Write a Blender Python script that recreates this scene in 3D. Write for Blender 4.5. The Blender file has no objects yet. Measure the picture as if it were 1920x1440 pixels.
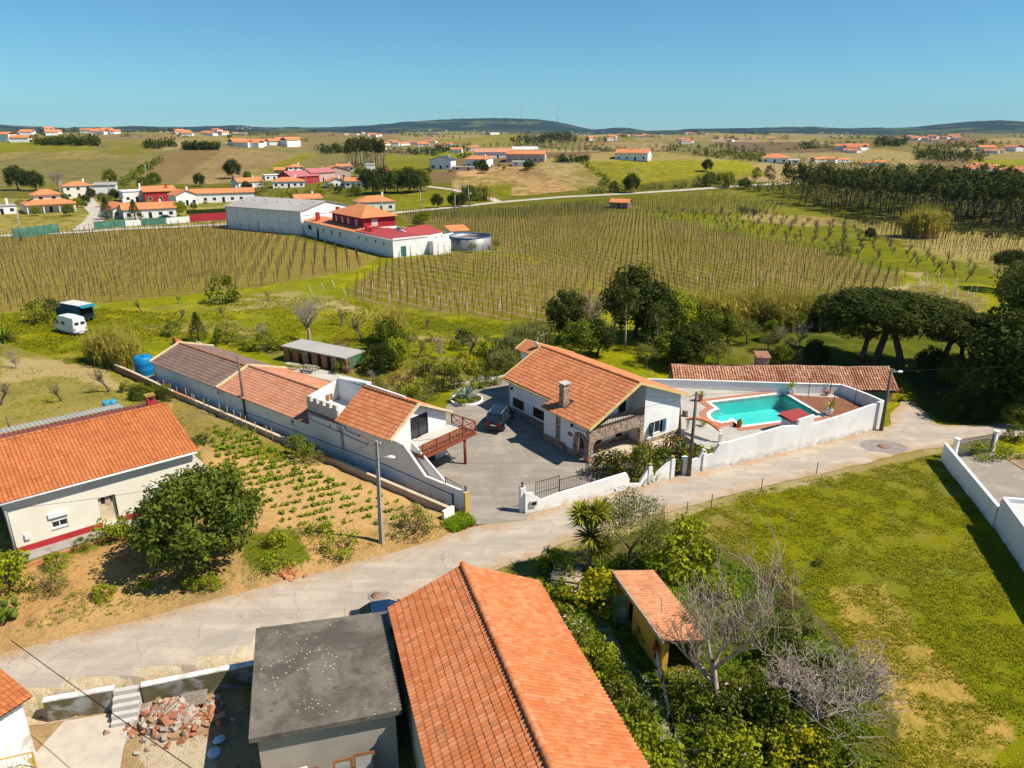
import bpy, bmesh, math, random
import numpy as np
from mathutils import Vector, Matrix
# ------------------------------------------------------------------ camera, sky, sun
scene = bpy.context.scene
F, CX, CY, PITCH, HC = 1333.333, 960., 720., math.radians(19.42), 27.
CP, SP = math.cos(PITCH), math.sin(PITCH)
cam_data = bpy.data.cameras.new('camera'); cam_data.sensor_width = 36.; cam_data.lens = 36. * F / 1920.
cam_data.clip_start = 0.5; cam_data.clip_end = 40000.
cam = bpy.data.objects.new('camera', cam_data); scene.collection.objects.link(cam)
cam.location = (0, 0, HC); cam.rotation_euler = (math.pi / 2 - PITCH, 0, 0)
scene.camera = cam
SUN_AZ = math.radians(168.)          # direction in which shadows fall, measured from +X
SUN_EL = math.radians(52.)
to_sun = Vector((-math.cos(SUN_AZ) * math.cos(SUN_EL), -math.sin(SUN_AZ) * math.cos(SUN_EL), math.sin(SUN_EL)))
world = bpy.data.worlds.new('World'); scene.world = world; world.use_nodes = True
wn = world.node_tree.nodes; wl = world.node_tree.links
sky = wn.new('ShaderNodeTexSky'); sky.sky_type = 'NISHITA'; sky.sun_disc = False
sky.sun_elevation = SUN_EL; sky.sun_rotation = math.atan2(to_sun.x, to_sun.y)
sky.altitude = 100.; sky.air_density = 1.0; sky.dust_density = 0.0; sky.ozone_density = 4.0
bg = wn['Background']; bg.inputs['Strength'].default_value = 0.075
tint = wn.new('ShaderNodeMix'); tint.data_type = 'RGBA'; tint.blend_type = 'MULTIPLY'; tint.inputs[0].default_value = 1.; tint.inputs[7].default_value = (.54, .91, 1.03, 1.)
wl.new(sky.outputs[0], tint.inputs[6]); wl.new(tint.outputs[2], bg.inputs['Color'])
sun_data = bpy.data.lights.new('sun', 'SUN'); sun_data.energy = 5.0; sun_data.angle = math.radians(0.5)
sun_data.color = (1.0, 0.93, 0.80)
sun = bpy.data.objects.new('sun', sun_data); scene.collection.objects.link(sun)
sun.rotation_euler = to_sun.to_track_quat('Z', 'Y').to_euler(); sun.location = (60, -20, 80)
vs = scene.view_settings; vs.view_transform = 'Standard'; vs.look = 'None'; vs.exposure = 0.5; vs.gamma = 1.0
vs.use_curve_mapping = False
scene.cycles.max_bounces = 6; scene.cycles.diffuse_bounces = 3; scene.cycles.glossy_bounces = 3
scene.cycles.transmission_bounces = 4; scene.cycles.transparent_max_bounces = 6; scene.cycles.volume_bounces = 0
scene.cycles.caustics_reflective = False; scene.cycles.caustics_refractive = False
rnd = random.Random(7)
npr = np.random.RandomState(11)
COL = scene.collection
# ------------------------------------------------------------------ lie of the land
def _hash(ix, iy, s):
 h = (ix * 374761393 + iy * 668265263 + s * 974634777) & 0x7fffffff
 h = ((h ^ (h >> 13)) * 1274126177) & 0x7fffffff
 return ((h ^ (h >> 16)) & 0xffff) / 65535.
def vnoise(x, y, s=0):
 x = np.asarray(x, float); y = np.asarray(y, float)
 ix = np.floor(x).astype(np.int64); iy = np.floor(y).astype(np.int64)
 fx = x - ix; fy = y - iy; fx = fx * fx * (3 - 2 * fx); fy = fy * fy * (3 - 2 * fy)
 a = _hash(ix, iy, s); b = _hash(ix + 1, iy, s); c = _hash(ix, iy + 1, s); d = _hash(ix + 1, iy + 1, s)
 return (a * (1 - fx) + b * fx) * (1 - fy) + (c * (1 - fx) + d * fx) * fy
def fbm(x, y, s=0, o=4):
 t = 0.; w = .5; n = 0.
 for i in range(o):
  t = t + w * vnoise(x * 2 ** i, y * 2 ** i, s + i * 17); n += w; w *= .5
 return t / n
def sstep(a, b, t):
 t = np.clip((t - a) / (b - a), 0, 1); return t * t * (3 - 2 * t)
def seg_dist(x, y, pts):
 "distance to an open polyline"
 best = None
 for (x0, y0), (x1, y1) in zip(pts[:-1], pts[1:]):
  dx, dy = x1 - x0, y1 - y0; L = dx * dx + dy * dy
  t = np.clip(((x - x0) * dx + (y - y0) * dy) / L, 0, 1)
  q = np.hypot(x - x0 - t * dx, y - y0 - t * dy)
  best = q if best is None else np.minimum(best, q)
 return best
def inpoly(x, y, poly):
 x = np.asarray(x, float); y = np.asarray(y, float); r = np.zeros(x.shape, bool)
 n = len(poly); j = n - 1
 for i in range(n):
  xi, yi = poly[i]; xj, yj = poly[j]
  if yi != yj:
   r ^= ((yi > y) != (yj > y)) & (x < (xj - xi) * (y - yi) / (yj - yi) + xi)
  j = i
 return r
def sdist(x, y, poly):
 "signed distance, positive inside"
 d = seg_dist(x, y, list(poly) + [poly[0]])
 return np.where(inpoly(x, y, poly), d, -d)
def flat(px, py, z=0.):
 u = (px - CX) / F; v = (py - CY) / F
 t = (z - HC) / (-SP - v * CP)
 return (u * t, (CP - v * SP) * t)
def topx(x, y, z):
 z = z - HC; d = y * CP - z * SP; up = y * SP + z * CP
 return CX + F * x / d, CY - F * up / d
AZ = lambda px: math.atan((px - CX) / F / (CP + 470. / F * SP))
PLATEAU = [flat(*q, .3) for q in ((-400, 1240), (0, 1196), (250, 1150), (560, 1076), (760, 1022), (855, 992), (843, 958), (700, 894), (460, 792), (215, 688))] + [(-75, 100), (-150, 100), (-150, 30)]
SUNK = [flat(*q, 0) for q in ((-300, 1365), (90, 1312), (214, 1290), (262, 1284), (470, 1243), (500, 1200))] + [(-6.9, 31.4), (-2., 17), (-40, 8), (-60, 8)]
HOUSE_O, HOUSE_A = (6.6, 55.76), math.radians(36.)
HILLS = [(1180, 470, 9.5, 85, 55), (1350, 520, 6, 80, 60), (900, 440, 6., 60, 55), (450, 610, 14, 120, 75), (120, 700, 11, 140, 80),
         (200, 1500, 21, 260, 160), (1150, 1350, 18, 190, 110), (1600, 740, 8, 90, 60), (700, 1300, 17, 200, 120), (1750, 1500, 16, 220, 130),
         (-200, 900, 12, 250, 160), (2150, 800, 9, 200, 160), (430, 1000, 14, 130, 70), (1400, 2200, 20, 300, 200), (520, 2400, 22, 350, 200), (950, 850, 9, 110, 60), (1450, 1000, 10, 120, 70), (60, 1050, 15, 150, 80), (1850, 1050, 10, 130, 80), (1000, 2300, 18, 300, 180)]
HILLS = [(d * math.sin(AZ(p)), d * math.cos(AZ(p)), a, sx, sy, AZ(p)) for p, d, a, sx, sy in HILLS]
SKYL = [(-600, 238), (-250, 234), (0, 237), (60, 240), (130, 241), (250, 239), (330, 241), (400, 238.5), (450, 236), (520, 240), (600, 240.5), (690, 236), (760, 230), (830, 225.5),
  (890, 222.5), (930, 221.5), (985, 223), (1040, 229.5), (1085, 239), (1110, 243.5), (1160, 241), (1180, 240), (1210, 245), (1300, 243), (1400, 242.5),
  (1470, 239.5), (1530, 239), (1600, 242), (1700, 240.5), (1760, 236.5), (1830, 231.5), (1870, 229.5), (1920, 232), (2100, 227), (2500, 236)]
SK_AZ = np.array([AZ(p) for p, q in SKYL]); SK_Z = np.array([math.tan(math.atan((CY - q) / F) - PITCH) for p, q in SKYL])
RIDGE = 7600.
def hgt(x, y):
 x = np.asarray(x, float); y = np.asarray(y, float)
 d = np.hypot(x, y)
 z = np.interp(d, [0, 260, 600, 1200, 2500, 5000, 14000], [0, 0, 2., 2.5, 5., 14, 14])
 for hx, hy, a, sx, sy, az in HILLS:
  dx = (x - hx); dy = (y - hy); rx = dx * math.cos(az) - dy * math.sin(az); ry = dx * math.sin(az) + dy * math.cos(az)
  z = z + a * np.exp(-(rx / sx) ** 2 / 2 - (ry / sy) ** 2 / 2)
 z = z + sstep(350, 900, d) * (fbm(x / 160., y / 160., 3) - .5) * 8. + sstep(900, 2500, d) * (fbm(x / 400., y / 400., 9) - .5) * 18
 top = np.interp(np.arctan2(x, y), SK_AZ, SK_Z) * RIDGE + HC
 prof = np.exp(-((d - RIDGE) / 1250.) ** 2 / 2)
 z = z * (1 - sstep(4200, RIDGE, d)) + sstep(3800, 5200, d) * (top * prof + (fbm(x / 260., y / 260., 31, 5) - .5) * 34 * prof * sstep(4800, 6500, d))
 near = d < 160
 if np.any(near):
  xx, yy = x[near] if x.ndim else x, y[near] if y.ndim else y
  a = .6 * sstep(-.2, 2.2, sdist(xx, yy, PLATEAU) + (vnoise(xx * 1.3, yy * 1.3, 5) - .5) * .8) * (1 - sstep(72, 96, yy))
  a = a - 1.25 * sstep(-.75, -.25, sdist(xx, yy, SUNK))
  hu = (xx - HOUSE_O[0]) * math.cos(HOUSE_A) + (yy - HOUSE_O[1]) * math.sin(HOUSE_A)
  hv = -(xx - HOUSE_O[0]) * math.sin(HOUSE_A) + (yy - HOUSE_O[1]) * math.cos(HOUSE_A)
  a = a + .85 * sstep(5.5, 13.5, hv) * sstep(-11, -2, hu) * (1 - sstep(10.5, 12, hu)) * (1 - sstep(16, 26, hv))
  a = a - .5 * sstep(33.5, 39, xx + (yy - 66) * .3) * sstep(63.5, 67, yy) * (1 - sstep(48, 60, xx)) * (1 - sstep(76, 88, yy)) - .8 * sstep(14, 17, xx) * (1 - sstep(44, 52, xx)) * sstep(72.2, 73.6, yy) * (1 - sstep(80, 90, yy))
  if z.ndim: z[near] = z[near] + a
  else: z = z + a
 return z
def H(x, y): return float(hgt(np.array([x]), np.array([y]))[0])
def G(px, py, z=None):
 "the point of the land (or of the level z) seen at a place in the photograph"
 if z is not None:
  x, y = flat(px, py, z); return Vector((x, y, z))
 u = (px - CX) / F; v = (py - CY) / F; D = np.array([u, CP - v * SP, -SP - v * CP])
 t = np.geomspace(15., 9000., 1500); X = D[0] * t; Y = D[1] * t; Z = HC + D[2] * t
 g = Z - hgt(X, Y); k = np.where(g < 0)[0]
 if len(k) == 0: k = [len(t) - 1]
 k = k[0]; lo, hi = t[max(k - 1, 0)], t[k]
 for _ in range(24):
  m = (lo + hi) / 2
  if HC + D[2] * m - H(D[0] * m, D[1] * m) < 0: hi = m
  else: lo = m
 return Vector((D[0] * hi, D[1] * hi, HC + D[2] * hi))
# ------------------------------------------------------------------ small mesh kit
def tag(o, label=None, cat=None, group=None, kind=None):
 if label: o['label'] = label
 if cat: o['category'] = cat
 if group: o['group'] = group
 if kind: o['kind'] = kind
 return o
def thing(name, label, cat, loc=(0, 0, 0), rz=0., group=None):
 o = bpy.data.objects.new(name, None); COL.objects.link(o); o.empty_display_size = .2
 o.location = loc; o.rotation_euler = (0, 0, rz)
 return tag(o, label, cat, group)
def link(name, me, mat=None, parent=None):
 o = bpy.data.objects.new(name, me); COL.objects.link(o)
 if mat is not None and len(me.materials) == 0: me.materials.append(mat)
 if parent is not None: o.parent = parent
 return o
def copy_tree(o, parent=None):
 c = o.copy(); COL.objects.link(c); c.parent = parent
 for ch in o.children: copy_tree(ch, c)
 return c
class MB:
 def __init__(s): s.v = []; s.f = []; s.sm = []
 def add(s, vs, fs, smooth=False):
  n = len(s.v); s.v.extend([tuple(q) for q in vs]); s.f.extend([tuple(n + i for i in f) for f in fs]); s.sm.extend([smooth] * len(fs)); return s
 def box(s, x0, x1, y0, y1, z0, z1):
  return s.add([(x0, y0, z0), (x1, y0, z0), (x1, y1, z0), (x0, y1, z0), (x0, y0, z1), (x1, y0, z1), (x1, y1, z1), (x0, y1, z1)],
                     [(3, 2, 1, 0), (4, 5, 6, 7), (0, 1, 5, 4), (1, 2, 6, 5), (2, 3, 7, 6), (3, 0, 4, 7)])
 def prism(s, poly, z0, z1):
  "upright prism; z0/z1 numbers or one value per corner"
  n = len(poly); a = z0 if hasattr(z0, '__len__') else [z0] * n; b = z1 if hasattr(z1, '__len__') else [z1] * n
  vs = [(p[0], p[1], a[i]) for i, p in enumerate(poly)] + [(p[0], p[1], b[i]) for i, p in enumerate(poly)]
  return s.add(vs, [tuple(range(n - 1, -1, -1)), tuple(range(n, 2 * n))] + [(i, (i + 1) % n, n + (i + 1) % n, n + i) for i in range(n)])
 def slab(s, pts, off):
  "flat polygon in space thickened by the vector off"
  n = len(pts); off = Vector(off); vs = [Vector(p) for p in pts] + [Vector(p) + off for p in pts]
  return s.add(vs, [tuple(range(n - 1, -1, -1)), tuple(range(n, 2 * n))] + [(i, (i + 1) % n, n + (i + 1) % n, n + i) for i in range(n)])
 def wall(s, a, b, t, z0, z1):
  "straight wall from a to b, thickness t centred; z0/z1 = value or (at a, at b)"
  a = Vector(a[:2]); b = Vector(b[:2]); d = (b - a).normalized(); n = Vector((-d.y, d.x)) * t / 2
  za = z0 if hasattr(z0, '__len__') else (z0, z0); zb = z1 if hasattr(z1, '__len__') else (z1, z1)
  return s.prism([a + n * -1, b - n, b + n, a + n], [za[0], za[1], za[1], za[0]], [zb[0], zb[1], zb[1], zb[0]])
 def bar(s, a, b, w, h=None, up=(0, 0, 1)):
  a = Vector(a); b = Vector(b); h = w if h is None else h; d = (b - a).normalized(); u = Vector(up)
  if abs(d.dot(u)) > .98: u = Vector((1, 0, 0))
  x = d.cross(u).normalized() * w / 2; y = x.cross(d).normalized() * h / 2
  return s.add([a - x - y, a + x - y, a + x + y, a - x + y, b - x - y, b + x - y, b + x + y, b - x + y],
                     [(3, 2, 1, 0), (4, 5, 6, 7), (0, 1, 5, 4), (1, 2, 6, 5), (2, 3, 7, 6), (3, 0, 4, 7)])
 def tube(s, pts, rad, n=6, cap=True, smooth=True):
  pts = [Vector(p) for p in pts]; m = len(pts); rad = rad if hasattr(rad, '__len__') else [rad] * m
  base = len(s.v); ref = Vector((.31, .17, .93))
  for i, p in enumerate(pts):
   d = (pts[min(i + 1, m - 1)] - pts[max(i - 1, 0)]).normalized()
   r = ref if abs(d.dot(ref)) < .95 else Vector((1, 0, 0))
   x = d.cross(r).normalized(); y = d.cross(x)
   for k in range(n):
    a = 2 * math.pi * k / n; q = p + (x * math.cos(a) + y * math.sin(a)) * rad[i]; s.v.append((q.x, q.y, q.z))
  for i in range(m - 1):
   for k in range(n):
    s.f.append((base + i * n + k, base + i * n + (k + 1) % n, base + (i + 1) * n + (k + 1) % n, base + (i + 1) * n + k)); s.sm.append(smooth)
  if cap:
   s.f.append(tuple(base + k for k in range(n - 1, -1, -1))); s.f.append(tuple(base + (m - 1) * n + k for k in range(n))); s.sm += [False, False]
  return s
 def lathe(s, prof, n=12, c=(0, 0, 0), smooth=True):
  base = len(s.v)
  for r, z in prof:
   for k in range(n):
    a = 2 * math.pi * k / n; s.v.append((c[0] + r * math.cos(a), c[1] + r * math.sin(a), c[2] + z))
  m = len(prof)
  for i in range(m - 1):
   for k in range(n):
    s.f.append((base + i * n + k, base + i * n + (k + 1) % n, base + (i + 1) * n + (k + 1) % n, base + (i + 1) * n + k)); s.sm.append(smooth)
  s.f.append(tuple(base + k for k in range(n - 1, -1, -1))); s.f.append(tuple(base + (m - 1) * n + k for k in range(n))); s.sm += [False, False]
  return s
 def mesh(s, name='m'):
  me = bpy.data.meshes.new(name); me.from_pydata(s.v, [], s.f)
  if any(s.sm): me.polygons.foreach_set('use_smooth', s.sm)
  me.update(); return me
 def build(s, name, mat=None, parent=None): return link(name, s.mesh(name), mat, parent)
def np_mesh(name, V, Fq, smooth=False):
 "mesh from arrays: V (n,3), Fq (m,3|4)"
 V = np.asarray(V, np.float32); Fq = np.asarray(Fq, np.int32); me = bpy.data.meshes.new(name); k = Fq.shape[1]
 me.vertices.add(len(V)); me.vertices.foreach_set('co', V.ravel())
 me.loops.add(Fq.size); me.loops.foreach_set('vertex_index', Fq.ravel())
 me.polygons.add(len(Fq)); me.polygons.foreach_set('loop_start', np.arange(0, Fq.size, k, dtype=np.int32))
 try: me.polygons.foreach_set('loop_total', np.full(len(Fq), k, np.int32))
 except Exception: pass
 if smooth: me.polygons.foreach_set('use_smooth', np.ones(len(Fq), bool))
 me.update(calc_edges=True); return me
# ------------------------------------------------------------------ materials
MAT = {}
def nt(name):
 m = bpy.data.materials.new(name); m.use_nodes = True; t = m.node_tree; return m, t, t.nodes['Principled BSDF']
def N(t, typ, **kw):
 n = t.nodes.new(typ)
 for k, v in kw.items():
  if k in n.inputs: n.inputs[k].default_value = v
  else: setattr(n, k, v)
 return n
def mixc(t, fac, a, b, mode='MIX'):
 n = t.nodes.new('ShaderNodeMix'); n.data_type = 'RGBA'; n.blend_type = mode
 for sock, val in ((n.inputs[0], fac), (n.inputs[6], a), (n.inputs[7], b)):
  if hasattr(val, 'is_linked'): t.links.new(val, sock)
  else: sock.default_value = val if not hasattr(val, '__len__') else tuple(val) + ((1,) if len(val) == 3 else ())
 return n.outputs[2]
def ramp(t, src, a, b, va=0., vb=1.):
 n = t.nodes.new('ShaderNodeMapRange'); n.clamp = True; n.interpolation_type = 'SMOOTHSTEP'
 n.inputs[1].default_value = a; n.inputs[2].default_value = b; n.inputs[3].default_value = va; n.inputs[4].default_value = vb
 t.links.new(src, n.inputs[0]); return n.outputs[0]
def noise(t, scale, detail=4., rough=.55, vec=None, dist=0.):
 n = N(t, 'ShaderNodeTexNoise', Scale=scale, Detail=detail, Roughness=rough, Distortion=dist)
 if vec is None: vec = pos(t)
 t.links.new(vec, n.inputs['Vector']); return n.outputs[0]
def pos(t):
 if 'geo_pos' in t.nodes: return t.nodes['geo_pos'].outputs['Position']
 n = t.nodes.new('ShaderNodeNewGeometry'); n.name = 'geo_pos'; return n.outputs['Position']
def bump(t, bs, src, strength=.4, dist=.05):
 n = N(t, 'ShaderNodeBump', Strength=strength, Distance=dist); t.links.new(src, n.inputs['Height']); t.links.new(n.outputs[0], bs.inputs['Normal'])
def plain(name, c, rough=.7, metal=0., var=.12, scale=1.5, c2=None, stain=None, bmp=0., bscale=30., spec=.3, streak=None):
 "base colour with two scales of uneven wear"
 if name in MAT: return MAT[name]
 m, t, b = nt(name); MAT[name] = m
 b.inputs['Roughness'].default_value = rough; b.inputs['Metallic'].default_value = metal; b.inputs['Specular IOR Level'].default_value = spec
 c2 = c2 or tuple(x * (1 - 2.2 * var) for x in c)
 n1 = noise(t, scale, 6., .6); col = mixc(t, ramp(t, n1, .35, .72), c, c2)
 if stain:
  sc, sa, sb = stain[1], stain[2], stain[3]
  col = mixc(t, ramp(t, noise(t, sc, 8., .65, dist=.6), sa, sb), col, stain[0])
 if streak:
  mp = N(t, 'ShaderNodeMapping'); mp.inputs['Scale'].default_value = (1.6, 1.6, .16); t.links.new(pos(t), mp.inputs[0]); col = mixc(t, ramp(t, noise(t, 1., 7., .7, vec=mp.outputs[0]), .54, .74, 0., streak[1]), col, streak[0])
  sx = N(t, 'ShaderNodeSeparateXYZ'); t.links.new(pos(t), sx.inputs[0]); mm = N(t, 'ShaderNodeMath', operation='MULTIPLY'); t.links.new(ramp(t, sx.outputs[2], -.1, .75, 1., 0.), mm.inputs[0]); t.links.new(ramp(t, noise(t, 1.3, 7., .7), .40, .62), mm.inputs[1]); col = mixc(t, mm.outputs[0], col, streak[0])
 t.links.new(col, b.inputs['Base Color'])
 if bmp: bump(t, b, noise(t, bscale, 4.), bmp, .02)
 return m
# ------------------------------------------------------------------ the ground, one sheet to the horizon
from mathutils.geometry import delaunay_2d_cdt
DECK_Z = .9
POOL_PX = [(1332, 755), (1349, 767), (1338, 771), (1332, 776), (1333, 782), (1340, 788), (1352, 791), (1365, 789), (1371, 784), (1393, 798), (1540, 779), (1470, 738)]
POOL = [flat(*q, DECK_Z) for q in POOL_PX]
DECK_PX = [(1180, 722), (1280, 727), (1426, 733), (1484, 737), (1575, 738), (1648, 773), (1600, 790), (1500, 806), (1400, 832), (1348, 850), (1310, 835), (1278, 812), (1276, 750)]
DECK = [flat(*q, DECK_Z) for q in DECK_PX]
_hgt0 = hgt
def hgt(x, y):
 x = np.asarray(x, float); y = np.asarray(y, float); z = _hgt0(x, y)
 z = z - 2.6 * sstep(.2, .8, sdist(x, y, DECK)); return z
NC, NR = 470, 680
slope = np.linspace(-1.25, 1.25, NC); rows = np.geomspace(9., 13500., NR)
GX = (slope[None, :] * rows[:, None]).ravel(); GY = np.repeat(rows, NC)
GZ = hgt(GX, GY)
ii = np.arange(NR - 1)[:, None] * NC + np.arange(NC - 1)[None, :]
FQ = np.stack([ii, ii + 1, ii + NC + 1, ii + NC], -1).reshape(-1, 4)
g_me = np_mesh('ground', np.stack([GX, GY, GZ], 1), FQ, True)
GZ2 = GZ.reshape(NR, NC)
def hfast(x, y):
 "height of the ground mesh (bilinear)"
 x = np.asarray(x, float); y = np.maximum(np.asarray(y, float), 9.01)
 r = np.clip(np.log(y / 9.) / math.log(13500. / 9.) * (NR - 1), 0, NR - 1.001); c_ = np.clip((x / y + 1.25) / 2.5 * (NC - 1), 0, NC - 1.001)
 i = r.astype(int); j = c_.astype(int); fr = (y - rows[i]) / (rows[i + 1] - rows[i]); fc = c_ - j
 return (GZ2[i, j] * (1 - fc) + GZ2[i, j + 1] * fc) * (1 - fr) + (GZ2[i + 1, j] * (1 - fc) + GZ2[i + 1, j + 1] * fc) * fr
def H(x, y): return float(hfast(np.array([x]), np.array([y]))[0])
_T = np.geomspace(15., 9000., 900)
def G(px, py, z=None):
 "the point of the land (or of the level z) seen at a place in the photograph"
 if z is not None:
  x, y = flat(px, py, z); return Vector((x, y, z))
 u = (px - CX) / F; v = (py - CY) / F; d = (u, CP - v * SP, -SP - v * CP)
 def first(t):
  g = HC + d[2] * t - hfast(d[0] * t, d[1] * t); k = np.where(g < 0)[0]; k = k[0] if len(k) else len(t) - 1; return max(k - 1, 0), k
 a, b = first(_T); t = np.linspace(_T[a], _T[b], 60); a, b = first(t); k = t[b]
 return Vector((d[0] * k, d[1] * k, HC + d[2] * k))
PX, PY = topx(GX, GY, GZ)
jx = (fbm(GX / 6., GY / 6., 41) - .5); jy = (fbm(GX / 6., GY / 6., 43) - .5)
sc = F / np.maximum(GY, 10.)
QX = PX + jx * 2.6 * sc; QY = PY + jy * 2.2 * sc * np.clip(27. / GY, 0, 1)
D = np.hypot(GX, GY)
n = len(GX)
A1 = np.tile(np.array([.30, .23, .07]), (n, 1)); A2 = np.tile(np.array([.13, .17, .02]), (n, 1))
ROW = np.zeros(n); RAMP = np.zeros(n); FLW = np.zeros(n)
C = dict(bright=(.215, .225, .012), mid=(.165, .16, .02), dark=(.06, .08, .012), straw=(.36, .28, .095), soil=(.56, .34, .16), brown=(.23, .14, .065),
         plough=(.17, .10, .06), tan=(.42, .31, .16), olive=(.15, .14, .03), wood=(.02, .036, .016), lime=(.26, .265, .012), sage=(.20, .18, .065))
def patch(cell, seed):
 ix = np.floor(GX / cell).astype(np.int64); iy = np.floor(GY / cell / 1.6).astype(np.int64)
 best = np.full(n, 1e18); cid = np.zeros(n, np.int64); ang = np.zeros(n)
 for dx in (-1, 0, 1):
  for dy in (-1, 0, 1):
   cx = ix + dx; cy = iy + dy
   sx = (cx + .15 + .7 * _hash(cx, cy, seed)) * cell; sy = (cy + .15 + .7 * _hash(cx, cy, seed + 5)) * cell * 1.6
   d = (GX - sx) ** 2 + ((GY - sy) / 1.6) ** 2; k = d < best
   best = np.where(k, d, best); cid = np.where(k, cx * 7919 + cy * 104729, cid); ang = np.where(k, _hash(cx, cy, seed + 9), ang)
 return cid, ang
pal = ['mid', 'straw', 'brown', 'tan', 'plough', 'olive', 'brown', 'bright', 'sage', 'plough', 'tan', 'mid', 'olive', 'sage', 'wood', 'lime', 'sage']
for lo, hi, cell in ((300, 1000, 95.), (1000, 2600, 190.), (2600, 5600, 420.)):
 cid, ang = patch(cell, int(cell)); m = (D >= lo) & (D < hi)
 k = (np.abs(cid) * 2654435761 % 1000003) % len(pal)
 P1 = np.array([C[p] for p in pal])[k]; k2 = (np.abs(cid) * 40503 % 65537) % len(pal)
 A1[m] = P1[m]; A2[m] = (P1 * .72 + np.array([.05, .045, .012]))[m]
 th = ang * math.pi; ROW[m] = ((GX * np.cos(th) + GY * np.sin(th)) / (3.2 if cell < 100 else 7.))[m]
 RAMP[m] = np.where((k2 % 3) == 0, .45, 0.)[m]
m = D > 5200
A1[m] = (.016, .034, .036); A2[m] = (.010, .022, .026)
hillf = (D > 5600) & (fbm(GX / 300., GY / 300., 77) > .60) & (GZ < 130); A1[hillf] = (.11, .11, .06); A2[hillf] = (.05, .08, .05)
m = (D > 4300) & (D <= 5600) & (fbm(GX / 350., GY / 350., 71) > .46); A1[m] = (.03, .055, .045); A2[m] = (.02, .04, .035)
def field(poly, a, b, rowdir=None, pitch=2.5, amp=0., flow=0., j=1.):
 m = inpoly(PX + (QX - PX) * j, PY + (QY - PY) * j, poly)
 A1[m] = C[a] if isinstance(a, str) else a; A2[m] = C[b] if isinstance(b, str) else b; FLW[m] = flow; RAMP[m] = amp
 if rowdir is not None:
  th = math.radians(rowdir) + math.pi / 2; ROW[m] = (GX[m] * math.cos(th) + GY[m] * math.sin(th)) / pitch
 return m
field([(-900, 345), (700, 345), (1300, 330), (1920, 380), (2900, 400), (2900, 460), (-900, 470)], 'mid', 'olive')
field([(-900, 262), (0, 270), (250, 262), (330, 300), (0, 345), (-900, 350)], 'sage', 'mid')
field([(0, 300), (230, 296), (320, 310), (220, 352), (0, 372), (-300, 372)], 'olive', 'sage')
field([(0, 262), (170, 262), (175, 285), (0, 292)], 'mid', 'bright')
field([(300, 287), (420, 276), (560, 290), (540, 318), (470, 330), (330, 342), (262, 340)], 'plough', 'brown', 70, 6., .7)
field([(420, 278), (560, 288), (545, 318), (470, 338), (400, 345), (330, 345)], 'brown', 'tan', 60, 6., .9)
field([(560, 288), (600, 288), (520, 325), (470, 330)], 'bright', 'mid')
field([(600, 288), (650, 290), (640, 325), (540, 328)], 'sage', 'olive')
field([(160, 250), (300, 246), (280, 262), (170, 266)], 'lime', 'sage', 20, 8, .3)
field([(300, 246), (430, 250), (400, 276), (300, 282)], 'tan', 'sage', 60, 7, .4)
field([(720, 292), (870, 290), (830, 318), (730, 335)], 'bright', 'mid')
field([(860, 318), (1000, 310), (1080, 356), (1000, 365), (900, 368), (850, 345)], 'soil', 'brown', 40, 3., .3)
field([(860, 330), (960, 335), (1020, 362), (900, 372), (840, 365)], 'olive', 'soil', 40, 3., .4)
field([(1000, 308), (1090, 304), (1130, 345), (1080, 356)], 'mid', 'tan', 62, 3., .55)
field([(1080, 302), (1300, 300), (1330, 330), (1150, 350)], 'lime', 'mid', 15, 3.4, .3, .7)
field([(1300, 302), (1400, 300), (1440, 330), (1330, 335)], 'lime', 'bright', 15, 3.4, .1, .9)
field([(1000, 262), (1250, 262), (1480, 300), (1420, 306), (1240, 285), (1000, 280)], 'olive', 'sage', 20, 3., .4)
field([(1340, 266), (1520, 266), (1620, 285), (1400, 288)], 'plough', (.12, .085, .07))
field([(1600, 275), (1760, 290), (1700, 312), (1560, 300)], 'tan', 'straw')
field([(1820, 300), (1960, 298), (1960, 318), (1830, 316)], 'lime', 'bright', flow=.4)
for _q, _a, _b, _rd in (([(150, 252), (330, 249), (300, 262), (170, 263)], (.22, .15, .11), 'sage', 30), ([(0, 286), (180, 282), (240, 296), (0, 300)], 'straw', 'olive', 80), ([(640, 250), (760, 252), (740, 268), (640, 266)], 'sage', 'brown', 20), ([(740, 254), (900, 252), (930, 268), (780, 276)], 'tan', 'sage', 60), ([(800, 262), (960, 256), (1010, 268), (900, 282)], 'olive', 'lime', 120), ([(1080, 268), (1240, 266), (1280, 280), (1100, 284)], 'brown', 'tan', 40), ([(1180, 254), (1340, 252), (1330, 264), (1200, 264)], 'straw', 'sage', 100), ([(1440, 250), (1600, 252), (1580, 264), (1450, 262)], 'tan', 'mid', 10), ([(1640, 256), (1800, 258), (1900, 270), (1700, 272)], 'plough', 'brown', 60), ([(1780, 276), (1960, 280), (1960, 294), (1840, 292)], 'sage', 'tan', 110), ([(340, 256), (480, 254), (500, 268), (350, 272)], 'mid', 'tan', 50), ([(480, 262), (620, 260), (640, 276), (520, 280)], 'brown', 'sage', 75)): field(_q, _a, _b, _rd, 12., .6, j=.5)
field([(500, 315), (700, 305), (760, 340), (700, 372), (480, 372)], 'mid', 'sage')
field([(730, 365), (960, 345), (960, 370), (740, 400)], 'bright', 'mid', flow=.5)
field([(-900, 372), (430, 372), (430, 430), (-900, 470)], 'straw', 'mid')
field([(-1400, 455), (0, 440), (430, 420), (640, 470), (700, 482), (1020, 476), (2600, 560), (3400, 900), (1500, 900), (700, 760), (-900, 760)], 'bright', 'lime', flow=.75)
VINE_L = [(-700, 462), (0, 447), (430, 421), (570, 450), (700, 484), (670, 505), (480, 541), (396, 547), (150, 573), (0, 588), (-700, 640)]
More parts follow.
